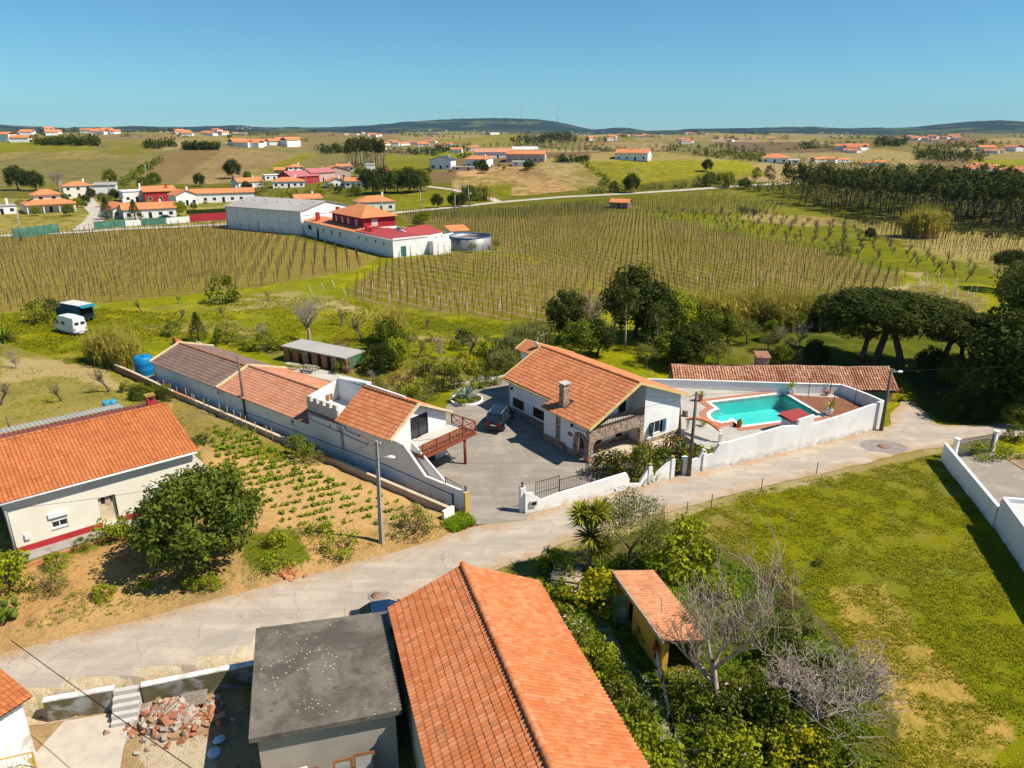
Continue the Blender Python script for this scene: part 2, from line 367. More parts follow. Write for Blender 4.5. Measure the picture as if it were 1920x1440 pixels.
VINE_C = [(645, 548), (740, 485), (880, 474), (985, 484), (1185, 566), (1080, 605), (960, 603), (800, 585), (680, 570)]
VINE_M = [(750, 404), (920, 396), (1100, 385), (1330, 428), (1540, 472), (1700, 520), (1690, 535), (1560, 572), (1480, 578), (1190, 566), (985, 482), (900, 455), (770, 425)]
VINE_R = [(1560, 410), (1750, 425), (1990, 445), (1990, 520), (1880, 500), (1720, 470), (1690, 455)]
VINE_Y = [(1690, 546), (1740, 522), (1850, 560), (1830, 605), (1790, 625), (1700, 590)]
ORCH = [(1180, 398), (1420, 400), (1600, 428), (1700, 470), (1850, 505), (1900, 540), (1740, 520), (1540, 470), (1330, 428)]
field(VINE_L, (.25, .19, .03), (.175, .145, .016), 14., 2.6, .95)
field(VINE_C, (.195, .18, .018), (.21, .155, .035), -43., 3.3, 1.)
field(VINE_M, (.19, .172, .02), (.195, .15, .032), -64., 2.9, .75)
field([(760, 404), (1100, 384), (1330, 366), (1480, 385), (1440, 408), (1180, 398), (1000, 408), (820, 412)], 'mid', 'olive', -64., 2.9, .4)
field([(1230, 362), (1420, 362), (1600, 415), (1560, 425), (1430, 405), (1220, 380)], 'mid', 'bright', -30., 2.4, .35)
field(ORCH, 'bright', 'mid', flow=.25)
field([(1400, 398), (1560, 408), (1600, 422), (1500, 425), (1380, 410)], 'straw', 'brown')
field(VINE_R, 'straw', 'mid', -50., 2.7, .5)
field(VINE_Y, 'straw', 'mid', -35., 2.6, .5)
field([(1480, 372), (1620, 402), (1920, 440), (2300, 470), (2300, 360), (1500, 340)], (.075, .09, .014), (.045, .05, .018), flow=.5)
field([(1480, 578), (1690, 536), (1740, 512), (1690, 508), (1720, 520), (1690, 548), (1560, 586)], 'tan', 'straw')
field([(1270, 640), (1560, 600), (1900, 640), (2100, 700), (2100, 800), (1740, 770), (1680, 690), (1270, 690)], (.14, .155, .018), 'dark')
field([(1700, 690), (2300, 660), (2300, 790), (1880, 790), (1770, 800), (1720, 765)], (.105, .12, .016), (.07, .055, .025))
field([(-900, 620), (0, 640), (150, 690), (230, 705), (330, 770), (420, 830), (300, 790), (0, 830), (-900, 900)], (.30, .235, .07), (.165, .18, .02), flow=.2)
field([(0, 672), (120, 672), (190, 690), (230, 730), (100, 700), (0, 720)], 'tan', 'straw')
field([(20, 585), (170, 570), (260, 610), (230, 680), (120, 665), (0, 640)], 'lime', 'mid', flow=1.)
field([(300, 720), (460, 800), (860, 965), (850, 995), (760, 1025), (400, 1000), (380, 860)], 'soil', (.45, .27, .115), flow=.0)
field([(320, 730), (440, 790), (560, 850), (500, 860), (400, 840), (330, 790)], (.22, .2, .03), (.30, .21, .08), flow=.35)
field([(-900, 1080), (0, 1060), (300, 1000), (420, 960), (560, 1000), (880, 990), (980, 985), (600, 1090), (250, 1180), (0, 1240), (-900, 1400)], (.50, .29, .12), (.38, .21, .09))
field([(440, 1000), (560, 990), (580, 1060), (470, 1075)], (.16, .17, .025), (.3, .2, .07))
field([(-200, 1235), (0, 1180), (260, 1135), (600, 1056), (860, 985), (900, 985), (600, 1088), (250, 1180), (0, 1245), (-200, 1300)], (.48, .29, .135), (.36, .21, .095))
field([(1240, 975), (1400, 922), (1560, 890), (1780, 845), (1960, 1100), (2400, 1500), (2400, 1700), (1650, 1700), (1660, 1300), (1500, 1100), (1330, 1010)], (.165, .205, .008), (.25, .225, .014), flow=.1)
field([(1240, 980), (1380, 940), (1420, 990), (1400, 1080), (1300, 1060)], (.27, .2, .06), (.17, .175, .02))
field([(1560, 1100), (1660, 1090), (1800, 1260), (1900, 1400), (1700, 1600), (1640, 1300)], (.46, .28, .085), (.24, .205, .025))
field([(1010, 1050), (1240, 985), (1420, 1060), (1520, 1120), (1680, 1330), (1700, 1700), (1180, 1700), (1060, 1200)], (.085, .105, .014), (.14, .11, .045))
field([(-400, 1370), (90, 1312), (262, 1284), (470, 1243), (500, 1700), (-400, 1700)], (.40, .27, .155), (.30, .2, .11))
field([(260, 1380), (300, 1340), (380, 1390), (380, 1440), (340, 1500), (250, 1500)], (.50, .41, .33), (.42, .3, .19))
field([(1000, 978), (1060, 955), (1300, 893), (1520, 845), (1660, 806), (1670, 800), (1640, 818), (1400, 885), (1250, 920), (1000, 985)], 'tan', 'soil', j=.1)
field([(1060, 1030), (1240, 980), (1400, 935), (1560, 898), (1770, 848), (1780, 835), (1560, 880), (1240, 960), (1050, 1015)], (.42, .33, .19), (.28, .22, .08), j=.2)
field([(-300, 1430), (-300, 1350), (0, 1290), (470, 1200), (620, 1170), (620, 1210), (470, 1255), (0, 1350)], (.56, .46, .37), (.46, .36, .26), j=.1)
field([(380, 555), (560, 548), (640, 560), (700, 590), (560, 575), (430, 580)], 'tan', 'bright', flow=.3)
field([(250, 612), (430, 600), (520, 640), (430, 628), (300, 625)], 'tan', 'mid', flow=.4)
field([(760, 600), (960, 612), (1040, 606), (1040, 620), (900, 630), (760, 618)], (.14, .19, .012), 'mid', flow=.1)
field([(740, 628), (960, 634), (960, 640), (740, 636)], 'tan', 'straw', j=.3)
field([(480, 650), (760, 660), (930, 680), (930, 720), (760, 740), (560, 700)], (.17, .175, .02), (.25, .2, .07), flow=.6)
for _A in (A1, A2): _k = (.38 * sstep(300, 520, D) * (D < 5000))[:, None]; _A[:] = _A * (1 - _k) + _k * np.array([.17, .125, .06]); _A[:, 2] *= np.where(_A[:, 1] > _A[:, 0] * .87, .35, .85); _A[(D < 420) & (_A[:, 1] > _A[:, 0] * .87)] *= .8
def vattr(me, name, arr, typ):
 a = me.attributes.new(name, typ, 'POINT')
 if typ == 'FLOAT': a.data.foreach_set('value', np.asarray(arr, np.float32))
 else: a.data.foreach_set('color', np.concatenate([arr, np.ones((len(arr), 1))], 1).astype(np.float32).ravel())
vattr(g_me, 'col', A1, 'FLOAT_COLOR'); vattr(g_me, 'col2', A2, 'FLOAT_COLOR'); vattr(g_me, 'row', ROW, 'FLOAT'); vattr(g_me, 'rowamp', RAMP, 'FLOAT'); vattr(g_me, 'flower', FLW, 'FLOAT')
def ground_material():
 m, t, b = nt('ground'); b.inputs['Roughness'].default_value = .95; b.inputs['Specular IOR Level'].default_value = .05
 at = {k: N(t, 'ShaderNodeAttribute', attribute_name=k) for k in ('col', 'col2', 'row', 'rowamp', 'flower')}
 nb = noise(t, .22, 6., .6, dist=.5); nf = noise(t, 2.6, 5., .65); nl = noise(t, .02, 4., .6); nx = noise(t, 11., 3., .6)
 s = N(t, 'ShaderNodeMath', operation='ADD'); t.links.new(nb, s.inputs[0]); t.links.new(nf, s.inputs[1])
 s2 = N(t, 'ShaderNodeMath', operation='ADD'); t.links.new(s.outputs[0], s2.inputs[0]); t.links.new(nl, s2.inputs[1])
 base = mixc(t, ramp(t, s2.outputs[0], 1.3, 1.72), at['col'].outputs['Color'], at['col2'].outputs['Color'])
 dry = noise(t, .055, 6., .68, dist=.9); base = mixc(t, ramp(t, dry, .50, .66, 0., .55), base, mixc(t, .6, base, (.30, .22, .09))); base = mixc(t, ramp(t, noise(t, .09, 5., .65, dist=.6), .52, .68, 0., .55), base, mixc(t, 1., base, (.50, .62, .7), 'MULTIPLY'))
 fr = N(t, 'ShaderNodeMath', operation='ADD'); t.links.new(at['row'].outputs['Fac'], fr.inputs[0])
 nw = N(t, 'ShaderNodeMath', operation='MULTIPLY_ADD'); t.links.new(noise(t, .5, 3.), nw.inputs[0]); nw.inputs[1].default_value = .55; nw.inputs[2].default_value = -.27
 t.links.new(nw.outputs[0], fr.inputs[1])
 pp = N(t, 'ShaderNodeMath', operation='PINGPONG'); t.links.new(fr.outputs[0], pp.inputs[0]); pp.inputs[1].default_value = .5
 st = ramp(t, pp.outputs[0], .30, .40)
 nm = N(t, 'ShaderNodeMath', operation='MULTIPLY'); t.links.new(st, nm.inputs[0]); t.links.new(at['rowamp'].outputs['Fac'], nm.inputs[1])
 nm2 = N(t, 'ShaderNodeMath', operation='MULTIPLY'); t.links.new(nm.outputs[0], nm2.inputs[0]); t.links.new(ramp(t, noise(t, .14, 5., .7), .26, .46), nm2.inputs[1])
 strip = mixc(t, ramp(t, nf, .40, .56), (.42, .29, .11), (.17, .10, .045))
 c = mixc(t, nm2.outputs[0], base, strip)
 fl = N(t, 'ShaderNodeMath', operation='MULTIPLY'); t.links.new(ramp(t, noise(t, .16, 5., .65, dist=.8), .47, .62), fl.inputs[0]); t.links.new(at['flower'].outputs['Fac'], fl.inputs[1])
 fl2 = N(t, 'ShaderNodeMath', operation='MULTIPLY'); t.links.new(fl.outputs[0], fl2.inputs[0]); t.links.new(ramp(t, noise(t, 3.6, 4., .7), .47, .60), fl2.inputs[1])
 c = mixc(t, fl2.outputs[0], c, (.55, .43, .004))
 c = mixc(t, ramp(t, nx, .45, .72, 0., .5), c, mixc(t, .5, c, (.03, .03, .008), 'MULTIPLY'), 'MIX')
 t.links.new(c, b.inputs['Base Color'])
 hs = N(t, 'ShaderNodeMath', operation='ADD'); t.links.new(nf, hs.inputs[0]); t.links.new(nx, hs.inputs[1])
 bump(t, b, hs.outputs[0], .55, .22)
 return m
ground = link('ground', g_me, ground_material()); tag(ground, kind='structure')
# ------------------------------------------------------------------ sheets laid on the ground
def sheet(name, poly, mat, dz=.03, res=1.2, holes=(), zfix=None, jitter=0.):
 "a paved or trodden surface inside the outline poly (metres)"
 pts = []
 for i in range(len(poly)):
  a = Vector(poly[i][:2]); b = Vector(poly[(i + 1) % len(poly)][:2]); k = max(1, int((b - a).length / res)); nn = Vector((-(b - a).y, (b - a).x)).normalized()
  for j in range(k):
   q = a.lerp(b, j / k)
   if jitter: q = q + nn * (float(fbm(np.array([q.x * .9]), np.array([q.y * .9]), 3, 3)[0]) - .5) * 2 * jitter
   pts.append(q)
 nb = len(pts); edges = [(i, (i + 1) % nb) for i in range(nb)]
 for h in holes:
  k = len(pts); pts += [Vector(q[:2]) for q in h]; edges += [(k + i, k + (i + 1) % len(h)) for i in range(len(h))]
 xs = [p.x for p in pts]; ys = [p.y for p in pts]
 gx, gy = np.meshgrid(np.arange(min(xs), max(xs), res), np.arange(min(ys), max(ys), res)); gx = gx.ravel(); gy = gy.ravel()
 bl = [(p.x, p.y) for p in pts[:nb]]
 k = sdist(gx, gy, bl) > res * .4
 pts += [Vector((a, b)) for a, b in zip(gx[k], gy[k])]
 vo, eo, fo, *_ = delaunay_2d_cdt(pts, edges, [], 1, 1e-4)
 cx = np.array([sum(vo[i].x for i in f) / len(f) for f in fo]); cy = np.array([sum(vo[i].y for i in f) / len(f) for f in fo])
 keep = inpoly(cx, cy, bl)
 for h in holes: keep &= ~inpoly(cx, cy, [q[:2] for q in h])
 vx = np.array([v.x for v in vo]); vy = np.array([v.y for v in vo]); vz = hgt(vx, vy) + dz if zfix is None else np.full(len(vx), zfix)
 me = bpy.data.meshes.new(name); me.from_pydata(list(zip(vx, vy, vz)), [], [f for f, q in zip(fo, keep) if q])
 vattr(me, 'edge', np.clip(sdist(vx, vy, bl), 0, 5), 'FLOAT')
 o = link(name, me, mat); return tag(o, kind='structure')
def road_material(name, c1, c2, c3, dirt=(.42, .30, .18), dirtw=1.0):
 m, t, b = nt(name); b.inputs['Roughness'].default_value = .9; b.inputs['Specular IOR Level'].default_value = .1
 ed = N(t, 'ShaderNodeAttribute', attribute_name='edge').outputs['Fac']
 mp = N(t, 'ShaderNodeMapping'); mp.inputs['Rotation'].default_value = (0, 0, math.radians(-26)); mp.inputs['Scale'].default_value = (.12, .9, 1); t.links.new(pos(t), mp.inputs['Vector'])
 n1 = noise(t, 1., 6., .62, vec=mp.outputs[0], dist=.5); n2 = noise(t, .35, 6., .65, dist=.7); n3 = noise(t, 6., 5., .7)
 c = mixc(t, ramp(t, n1, .40, .60), c1, c2); c = mixc(t, ramp(t, n2, .58, .78, 0., .7), c, c3)
 c = mixc(t, ramp(t, n3, .52, .8, 0, .55), c, tuple(x * .62 for x in c2))
 nd = N(t, 'ShaderNodeMath', operation='MULTIPLY_ADD'); t.links.new(noise(t, .7, 5., .65), nd.inputs[0]); nd.inputs[1].default_value = -3. * dirtw; t.links.new(ed, nd.inputs[2])
 c = mixc(t, ramp(t, nd.outputs[0], -1.9 * dirtw, -.4 * dirtw, 1., 0.), c, mixc(t, ramp(t, n3, .4, .65), dirt, tuple(x * .72 for x in dirt)))
 bd = N(t, 'ShaderNodeMath', operation='MULTIPLY'); t.links.new(ramp(t, ed, 1.05, 1.5, 0., 1.), bd.inputs[0]); t.links.new(ramp(t, noise(t, .22, 5., .7, dist=.8), .44, .54, 0., .42), bd.inputs[1]); c = mixc(t, bd.outputs[0], c, tuple(x * .78 for x in (c2[0], c2[1] * 1.02, c2[2] * 1.06)))
 vo = N(t, 'ShaderNodeTexVoronoi', feature='DISTANCE_TO_EDGE', Scale=.55); wv = N(t, 'ShaderNodeMix'); wv.data_type = 'VECTOR'
 wv.inputs[0].default_value = .4; t.links.new(pos(t), wv.inputs[4]); nn = N(t, 'ShaderNodeTexNoise', Scale=.8, Detail=5.); t.links.new(pos(t), nn.inputs['Vector']); t.links.new(nn.outputs[1], wv.inputs[5])
 t.links.new(wv.outputs[1], vo.inputs['Vector'])
 crack = N(t, 'ShaderNodeMath', operation='MULTIPLY'); t.links.new(ramp(t, vo.outputs[0], .003, .009, 1., 0.), crack.inputs[0]); t.links.new(ramp(t, n2, .46, .56, .5, 0.), crack.inputs[1])
 c = mixc(t, crack.outputs[0], c, tuple(x * .45 for x in c2)); t.links.new(c, b.inputs['Base Color'])
 bump(t, b, n3, .3, .03); return m
M_ROAD = road_material('road_surface', (.46, .385, .305), (.38, .32, .26), (.54, .465, .385), (.42, .28, .155), 1.5)
M_YARD = road_material('yard_concrete', (.325, .275, .225), (.26, .225, .185), (.47, .41, .345), (.30, .25, .19), .12)
RU = [(-400, 1325), (0, 1226), (250, 1165), (450, 1112), (600, 1074), (760, 1030), (860, 998), (900, 985), (980, 966), (1054, 947), (1198, 911), (1295, 885), (1400, 864), (1511, 837), (1640, 806), (1668, 796), (1672, 770), (1700, 735), (1735, 765), (1765, 795)]
RL = [(-400, 1460), (0, 1338), (90, 1317), (215, 1294), (262, 1286), (470, 1246), (600, 1190), (730, 1142), (860, 1090), (1000, 1045), (1060, 1018), (1150, 990), (1240, 965), (1330, 938), (1400, 920), (1560, 885), (1690, 850), (1775, 838), (1770, 838)]
def pxpoly(l, z=0.): return [flat(*q, z) for q in l]
sheet('lane', pxpoly(RU + [(1830, 796), (1920, 790), (2200, 775), (2200, 806), (1920, 818), (1850, 824)] + RL[::-1]), M_ROAD, .035, .8, jitter=.28)
sheet('courtyard', pxpoly([(873, 962), (895, 985), (985, 976), (1000, 960), (1190, 893), (1300, 850), (1290, 800), (1205, 836), (1100, 866), (1040, 826), (972, 766), (962, 690), (905, 692), (860, 735), (835, 780), (815, 860), (770, 880)]), M_YARD, .055, .8)
sheet('side_passage', pxpoly([(845, 950), (215, 686), (285, 700), (560, 820), (870, 950)], .3), M_YARD, .05, 1.)
M_TRACK = road_material('pale_track', (.52, .46, .38), (.42, .37, .30), (.60, .55, .47), (.34, .28, .13), .8)
def gstrip(name, pxs, w, mat=None, dz=.12):
 pts = [G(*q) for q in pxs]; L = []; R = []
 fine = []
 for a, b in zip(pts[:-1], pts[1:]):
  k = max(1, int((b - a).length / 4.)); fine += [a.lerp(b, j / k) for j in range(k)]
 fine.append(pts[-1])
 for i, p in enumerate(fine):
  d = (fine[min(i + 1, len(fine) - 1)] - fine[max(i - 1, 0)]); nrm = Vector((-d.y, d.x, 0)).normalized() * w / 2
  for s, l in ((1, L), (-1, R)):
   q = p + nrm * s; l.append((q.x, q.y, H(q.x, q.y) + dz))
 k = len(L); mid = [tuple((np.array(a) + np.array(b)) / 2) for a, b in zip(L, R)]
 me = bpy.data.meshes.new(name); me.from_pydata(L + mid + R, [], [(i, i + 1, k + i + 1, k + i) for i in range(k - 1)] + [(k + i, k + i + 1, 2 * k + i + 1, 2 * k + i) for i in range(k - 1)])
 vattr(me, 'edge', np.array([0.] * k + [w / 2] * k + [0.] * k), 'FLOAT')
 return tag(link(name, me, mat or M_TRACK), kind='structure')
gstrip('far_road', [(700, 404), (745, 399), (850, 389), (930, 380), (1050, 370), (1200, 362), (1320, 354), (1400, 348), (1480, 344)], 5.)
gstrip('far_road', [(935, 379), (920, 372), (850, 356), (800, 350)], 4.)
gstrip('village_road', [(-60, 447), (0, 443), (150, 436), (230, 430), (330, 426), (425, 421)], 4.5)
gstrip('village_track', [(155, 432), (175, 415), (185, 400), (170, 385), (160, 372)], 6.)
# ------------------------------------------------------------------ building materials
def tile_material(name, c1, c2, c3, moss=None, grain=1.0):
 m, t, b = nt(name); b.inputs['Roughness'].default_value = .82; b.inputs['Specular IOR Level'].default_value = .2
 a = N(t, 'ShaderNodeAttribute', attribute_name='tint').outputs['Fac']; oi = N(t, 'ShaderNodeObjectInfo').outputs['Random']
 s = N(t, 'ShaderNodeMath', operation='ADD'); t.links.new(a, s.inputs[0]); t.links.new(oi, s.inputs[1])
 fr = N(t, 'ShaderNodeMath', operation='FRACT'); t.links.new(s.outputs[0], fr.inputs[0])
 c = mixc(t, fr.outputs[0], c1, c2); c = mixc(t, ramp(t, fr.outputs[0], .93, .95, 0., .5), c, tuple(x * .45 for x in c1))
 c = mixc(t, ramp(t, noise(t, .55, 6., .65, dist=.4), .45, .70, 0, .75 * grain), c, c3)
 c = mixc(t, ramp(t, noise(t, 7., 5., .7), .50, .80, 0, .6 * grain), c, tuple(x * .5 for x in c1))
 lp = N(t, 'ShaderNodeAttribute', attribute_name='lap').outputs['Fac']; c = mixc(t, ramp(t, lp, .2, 1., 0., .8), c, tuple(x * .26 for x in c1))  # shade at tile overlaps, valleys and lower edges painted into the colour
 if moss: c = mixc(t, ramp(t, noise(t, 1.7, 7., .72, dist=.8), moss[1], moss[1] + .12, 0, moss[2]), c, moss[0])
 t.links.new(c, b.inputs['Base Color']); bump(t, b, noise(t, 28., 4.), .25, .012); return m
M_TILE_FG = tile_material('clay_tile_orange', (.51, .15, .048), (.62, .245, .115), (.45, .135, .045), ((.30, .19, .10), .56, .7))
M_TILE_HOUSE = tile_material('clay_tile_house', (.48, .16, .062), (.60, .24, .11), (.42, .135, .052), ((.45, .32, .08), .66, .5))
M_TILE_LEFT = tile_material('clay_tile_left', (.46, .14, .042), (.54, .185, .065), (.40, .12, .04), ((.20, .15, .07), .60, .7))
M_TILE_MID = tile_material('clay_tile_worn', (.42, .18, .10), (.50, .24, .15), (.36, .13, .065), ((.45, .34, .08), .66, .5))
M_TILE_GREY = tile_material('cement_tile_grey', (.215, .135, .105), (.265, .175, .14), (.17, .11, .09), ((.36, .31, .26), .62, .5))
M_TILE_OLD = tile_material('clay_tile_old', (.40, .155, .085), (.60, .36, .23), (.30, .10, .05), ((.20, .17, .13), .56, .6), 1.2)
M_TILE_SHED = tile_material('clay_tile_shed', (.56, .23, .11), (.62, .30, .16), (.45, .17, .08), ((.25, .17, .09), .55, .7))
M_UNDER = plain('roof_boarding', (.16, .075, .04), .9)
M_WHITE = plain('white_render', (.80, .79, .765), .85, var=.03, scale=.6, c2=(.73, .715, .69), stain=((.55, .52, .47), .9, .62, .86), bmp=.15, bscale=14., streak=((.46, .41, .34), .22))
M_WHITE_OLD = plain('white_render_stained', (.77, .75, .72), .9, c2=(.66, .64, .61), scale=.5, stain=((.45, .43, .40), .55, .60, .82), bmp=.2, bscale=12., streak=((.33, .29, .235), .38))
M_CREAM = plain('cream_render', (.76, .71, .60), .85, c2=(.70, .63, .52), scale=.4, stain=((.50, .44, .36), .8, .62, .85), bmp=.15, bscale=12.)
M_RED = plain('red_paint', (.42, .03, .035), .6, var=.1)
M_YELLOW = plain('yellow_trim', (.68, .50, .20), .7, var=.08)
M_OCHRE = plain('ochre_paint', (.52, .33, .07), .75, c2=(.46, .28, .06))
M_SHEDY = plain('yellow_render', (.58, .36, .035), .85, c2=(.50, .33, .06), scale=.7, stain=((.20, .13, .04), .9, .56, .76), bmp=.2, bscale=10.)
M_CONC = plain('raw_concrete', (.34, .31, .28), .9, c2=(.25, .23, .21), scale=.6, stain=((.13, .12, .11), .8, .55, .72), bmp=.4, bscale=9.)
M_CONCP = plain('pale_concrete', (.52, .48, .43), .9, c2=(.42, .39, .35), scale=.7, bmp=.2, bscale=12.)
M_RENDER = plain('cement_render', (.44, .37, .30), .92, c2=(.36, .31, .26), scale=.5, stain=((.22, .19, .16), .6, .60, .8), bmp=.3, bscale=14.)
M_DARK = plain('dark_inside', (.012, .011, .010), .9)
M_BROWNW = plain('dark_brown_wood', (.035, .018, .010), .6)
M_REDW = plain('red_brown_timber', (.26, .062, .024), .7, c2=(.18, .045, .02), scale=3.)
M_DECKW = plain('deck_timber', (.25, .10, .05), .75, c2=(.18, .07, .035), scale=2.)
M_GREYM = plain('galvanised_metal', (.45, .46, .47), .45, .6)
M_BLACKM = plain('black_iron', (.02, .02, .02), .5, .4)
M_ALU = plain('white_aluminium', (.78, .78, .77), .4, var=.04)
M_BLUE = plain('blue_line_paint', (.03, .12, .30), .6)
M_TEAL = plain('teal_paint', (.03, .15, .14), .6)
M_REDROOF = plain('red_sheet_roof', (.36, .055, .05), .55, c2=(.31, .05, .048))
M_GREYROOF = plain('fibre_cement_sheet', (.38, .355, .325), .85, c2=(.31, .285, .26), scale=.1, stain=((.2, .18, .17), .3, .6, .8))
M_FARROOF = plain('far_orange_roof', (.60, .22, .085), .85, c2=(.50, .17, .07), scale=.5, bmp=.3, bscale=3.)
M_FARROOF2 = plain('far_pink_roof', (.52, .25, .16), .85, c2=(.42, .19, .12), scale=.5, bmp=.3, bscale=3.)
M_PINK = plain('pink_render', (.62, .43, .35), .85)
M_GLASSN, _t, _b = nt('window_glass'); _b.inputs['Base Color'].default_value = (.02, .028, .035, 1); _b.inputs['Roughness'].default_value = .06; _b.inputs['Specular IOR Level'].default_value = .8; M_GLASS = M_GLASSN
def stone_material():
 m, t, b = nt('rubble_stone'); b.inputs['Roughness'].default_value = .9
 v = N(t, 'ShaderNodeTexVoronoi', Scale=4.6, Randomness=1.); v2 = N(t, 'ShaderNodeTexVoronoi', Scale=4.6, feature='DISTANCE_TO_EDGE')
 t.links.new(pos(t), v.inputs['Vector']); t.links.new(pos(t), v2.inputs['Vector'])
 sx = N(t, 'ShaderNodeSeparateColor'); t.links.new(v.outputs['Color'], sx.inputs[0])
 c = mixc(t, sx.outputs[0], (.10, .07, .05), (.50, .38, .27)); c = mixc(t, ramp(t, sx.outputs[1], .6, .9), c, (.42, .20, .10)); c = mixc(t, ramp(t, noise(t, 12., 4.), .5, .8, 0, .5), c, (.2, .17, .14))
 c = mixc(t, ramp(t, v2.outputs[0], .02, .05, 1., 0.), c, (.46, .42, .36)); t.links.new(c, b.inputs['Base Color'])
 bump(t, b, ramp(t, v2.outputs[0], .0, .12), .9, .05); return m
M_STONE = stone_material()
M_SLABT, _t, _b = nt('lichen_concrete'); _b.inputs['Roughness'].default_value = .95
_c = mixc(_t, ramp(_t, noise(_t, .45, 8., .68, dist=.6), .38, .62), (.085, .068, .053), (.165, .137, .11)); _c = mixc(_t, ramp(_t, noise(_t, 2.2, 8., .75), .5, .72, 0, .8), _c, (.05, .043, .038))
_v = N(_t, 'ShaderNodeTexVoronoi', Scale=4.2); _t.links.new(pos(_t), _v.inputs['Vector']); _mm = N(_t, 'ShaderNodeMath', operation='MULTIPLY'); _t.links.new(ramp(_t, _v.outputs['Distance'], .16, .24, 1., 0.), _mm.inputs[0]); _t.links.new(ramp(_t, noise(_t, .33, 4., .6, dist=.5), .50, .58), _mm.inputs[1])
_c = mixc(_t, _mm.outputs[0], _c, (.40, .34, .21)); _t.links.new(_c, _b.inputs['Base Color']); bump(_t, _b, noise(_t, 6., 6., .7), .5, .04); M_SLAB = M_SLABT
# ------------------------------------------------------------------ roof tiles
TILE_PROF = {'s': [(0, 0), (.10, .62), (.26, 1.), (.42, .62), (.54, .02), (.77, -.22), (1.06, 0)],
             'barrel': [(-.08, 0), (.06, .62), (.28, 1.), (.50, .62), (.64, .0), (.82, -.12), (1., 0)],
             'flat': [(0, 0), (.08, .4), (.16, 0), (.5, -.05), (.84, 0), (.92, .4), (1.02, 0)]}
def tile_mesh(w, l, h, prof='s', lift=.02):
 key = 'tile_%s_%.3f_%.3f' % (prof, w, l)
 if key in bpy.data.meshes: return bpy.data.meshes[key]
 P = TILE_PROF[prof]; k = len(P); l2 = l * 1.10
 V = [(x * w, 0, z * h + lift) for x, z in P] + [(x * w, l2, z * h + .004) for x, z in P] + [(x * w, 0, z * h + lift) for x, z in P] + [(x * w, .0, z * h - .008) for x, z in P]
 Fc = [(i, i + 1, k + i + 1, k + i) for i in range(k - 1)] + [(3 * k + i, 3 * k + i + 1, 2 * k + i + 1, 2 * k + i) for i in range(k - 1)]
 me = bpy.data.meshes.new(key); me.from_pydata(V, [], Fc); me.polygons.foreach_set('use_smooth', [True] * (k - 1) + [False] * (k - 1)); me.update()
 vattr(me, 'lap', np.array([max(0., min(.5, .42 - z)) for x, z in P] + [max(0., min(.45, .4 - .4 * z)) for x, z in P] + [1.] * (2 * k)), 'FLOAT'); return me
def lay_tiles(root, roof, slopes, tw, tl, mat, h=.042, prof='s', single=300, jit=.0, keep=None, sag=None, lift=.036):
 """slopes: (corner, along-eave unit, up-slope unit, length, slope length), local to root; the tiles nearest the
 photographer are objects of their own, the rest one part"""
 W = Matrix.Translation(root.location) @ root.rotation_euler.to_matrix().to_4x4()
 base = tile_mesh(tw, tl, h, prof, lift); mats = []
 for c, eu, es, L, S in slopes:
  c = Vector(c); eu = Vector(eu).normalized(); es = Vector(es).normalized(); nz = eu.cross(es).normalized()
  nu = max(1, round(L / tw)); ns = max(1, round(S / tl)); su = L / nu; ss = S / ns
  R = Matrix((eu, es, nz)).transposed()
  for j in range(ns):
   for i in range(nu):
    p = c + eu * (i * su) + es * (j * ss - .04) + nz * (.03 + rnd.uniform(0, jit))
    if keep and not keep(p): continue
    if sag: p = p + Vector((0, 0, sag(i / nu, j / ns)))
    M = R.to_4x4()
    if jit: M = M @ Matrix.Rotation(rnd.uniform(-jit, jit) * 1.5, 4, 'Z')
    M.translation = p
    vis = (W.to_3x3() @ nz).dot(Vector(cam.location) - W @ p) > 0
    mats.append(((W @ p - cam.location).length + (0 if vis else 1e4), M))
 mats.sort(key=lambda q: q[0])
 if len(base.materials) == 0: base.materials.append(mat)
 me_single = base
 if base.materials[0] != mat:
  me_single = base.copy(); me_single.materials.clear(); me_single.materials.append(mat)
 for d, M in mats[:single]:
  o = bpy.data.objects.new('tile', me_single); COL.objects.link(o); o.parent = roof; o.matrix_local = M
 rest = mats[single:]
 if rest:
  nv = len(base.vertices); co = np.empty(nv * 3, np.float32); base.vertices.foreach_get('co', co); co = co.reshape(-1, 3)
  fq = np.array([p.vertices[:] for p in base.polygons], np.int32)
  Ms = np.array([np.array(M) for d, M in rest]); V = np.einsum('nij,vj->nvi', Ms[:, :3, :3], co) + Ms[:, None, :3, 3]
  FF = (fq[None] + (np.arange(len(rest)) * nv)[:, None, None]).reshape(-1, 4)
  me = np_mesh('tiles', V.reshape(-1, 3), FF); me.polygons.foreach_set('use_smooth', np.tile(np.array([p.use_smooth for p in base.polygons]), len(rest)))
  vattr(me, 'tint', np.repeat(npr.rand(len(rest)), nv), 'FLOAT'); lv = np.empty(nv, np.float32); base.attributes['lap'].data.foreach_get('value', lv); vattr(me, 'lap', np.tile(lv, len(rest)), 'FLOAT'); o = link('tiles', me, mat, root); tag(o, kind='stuff')
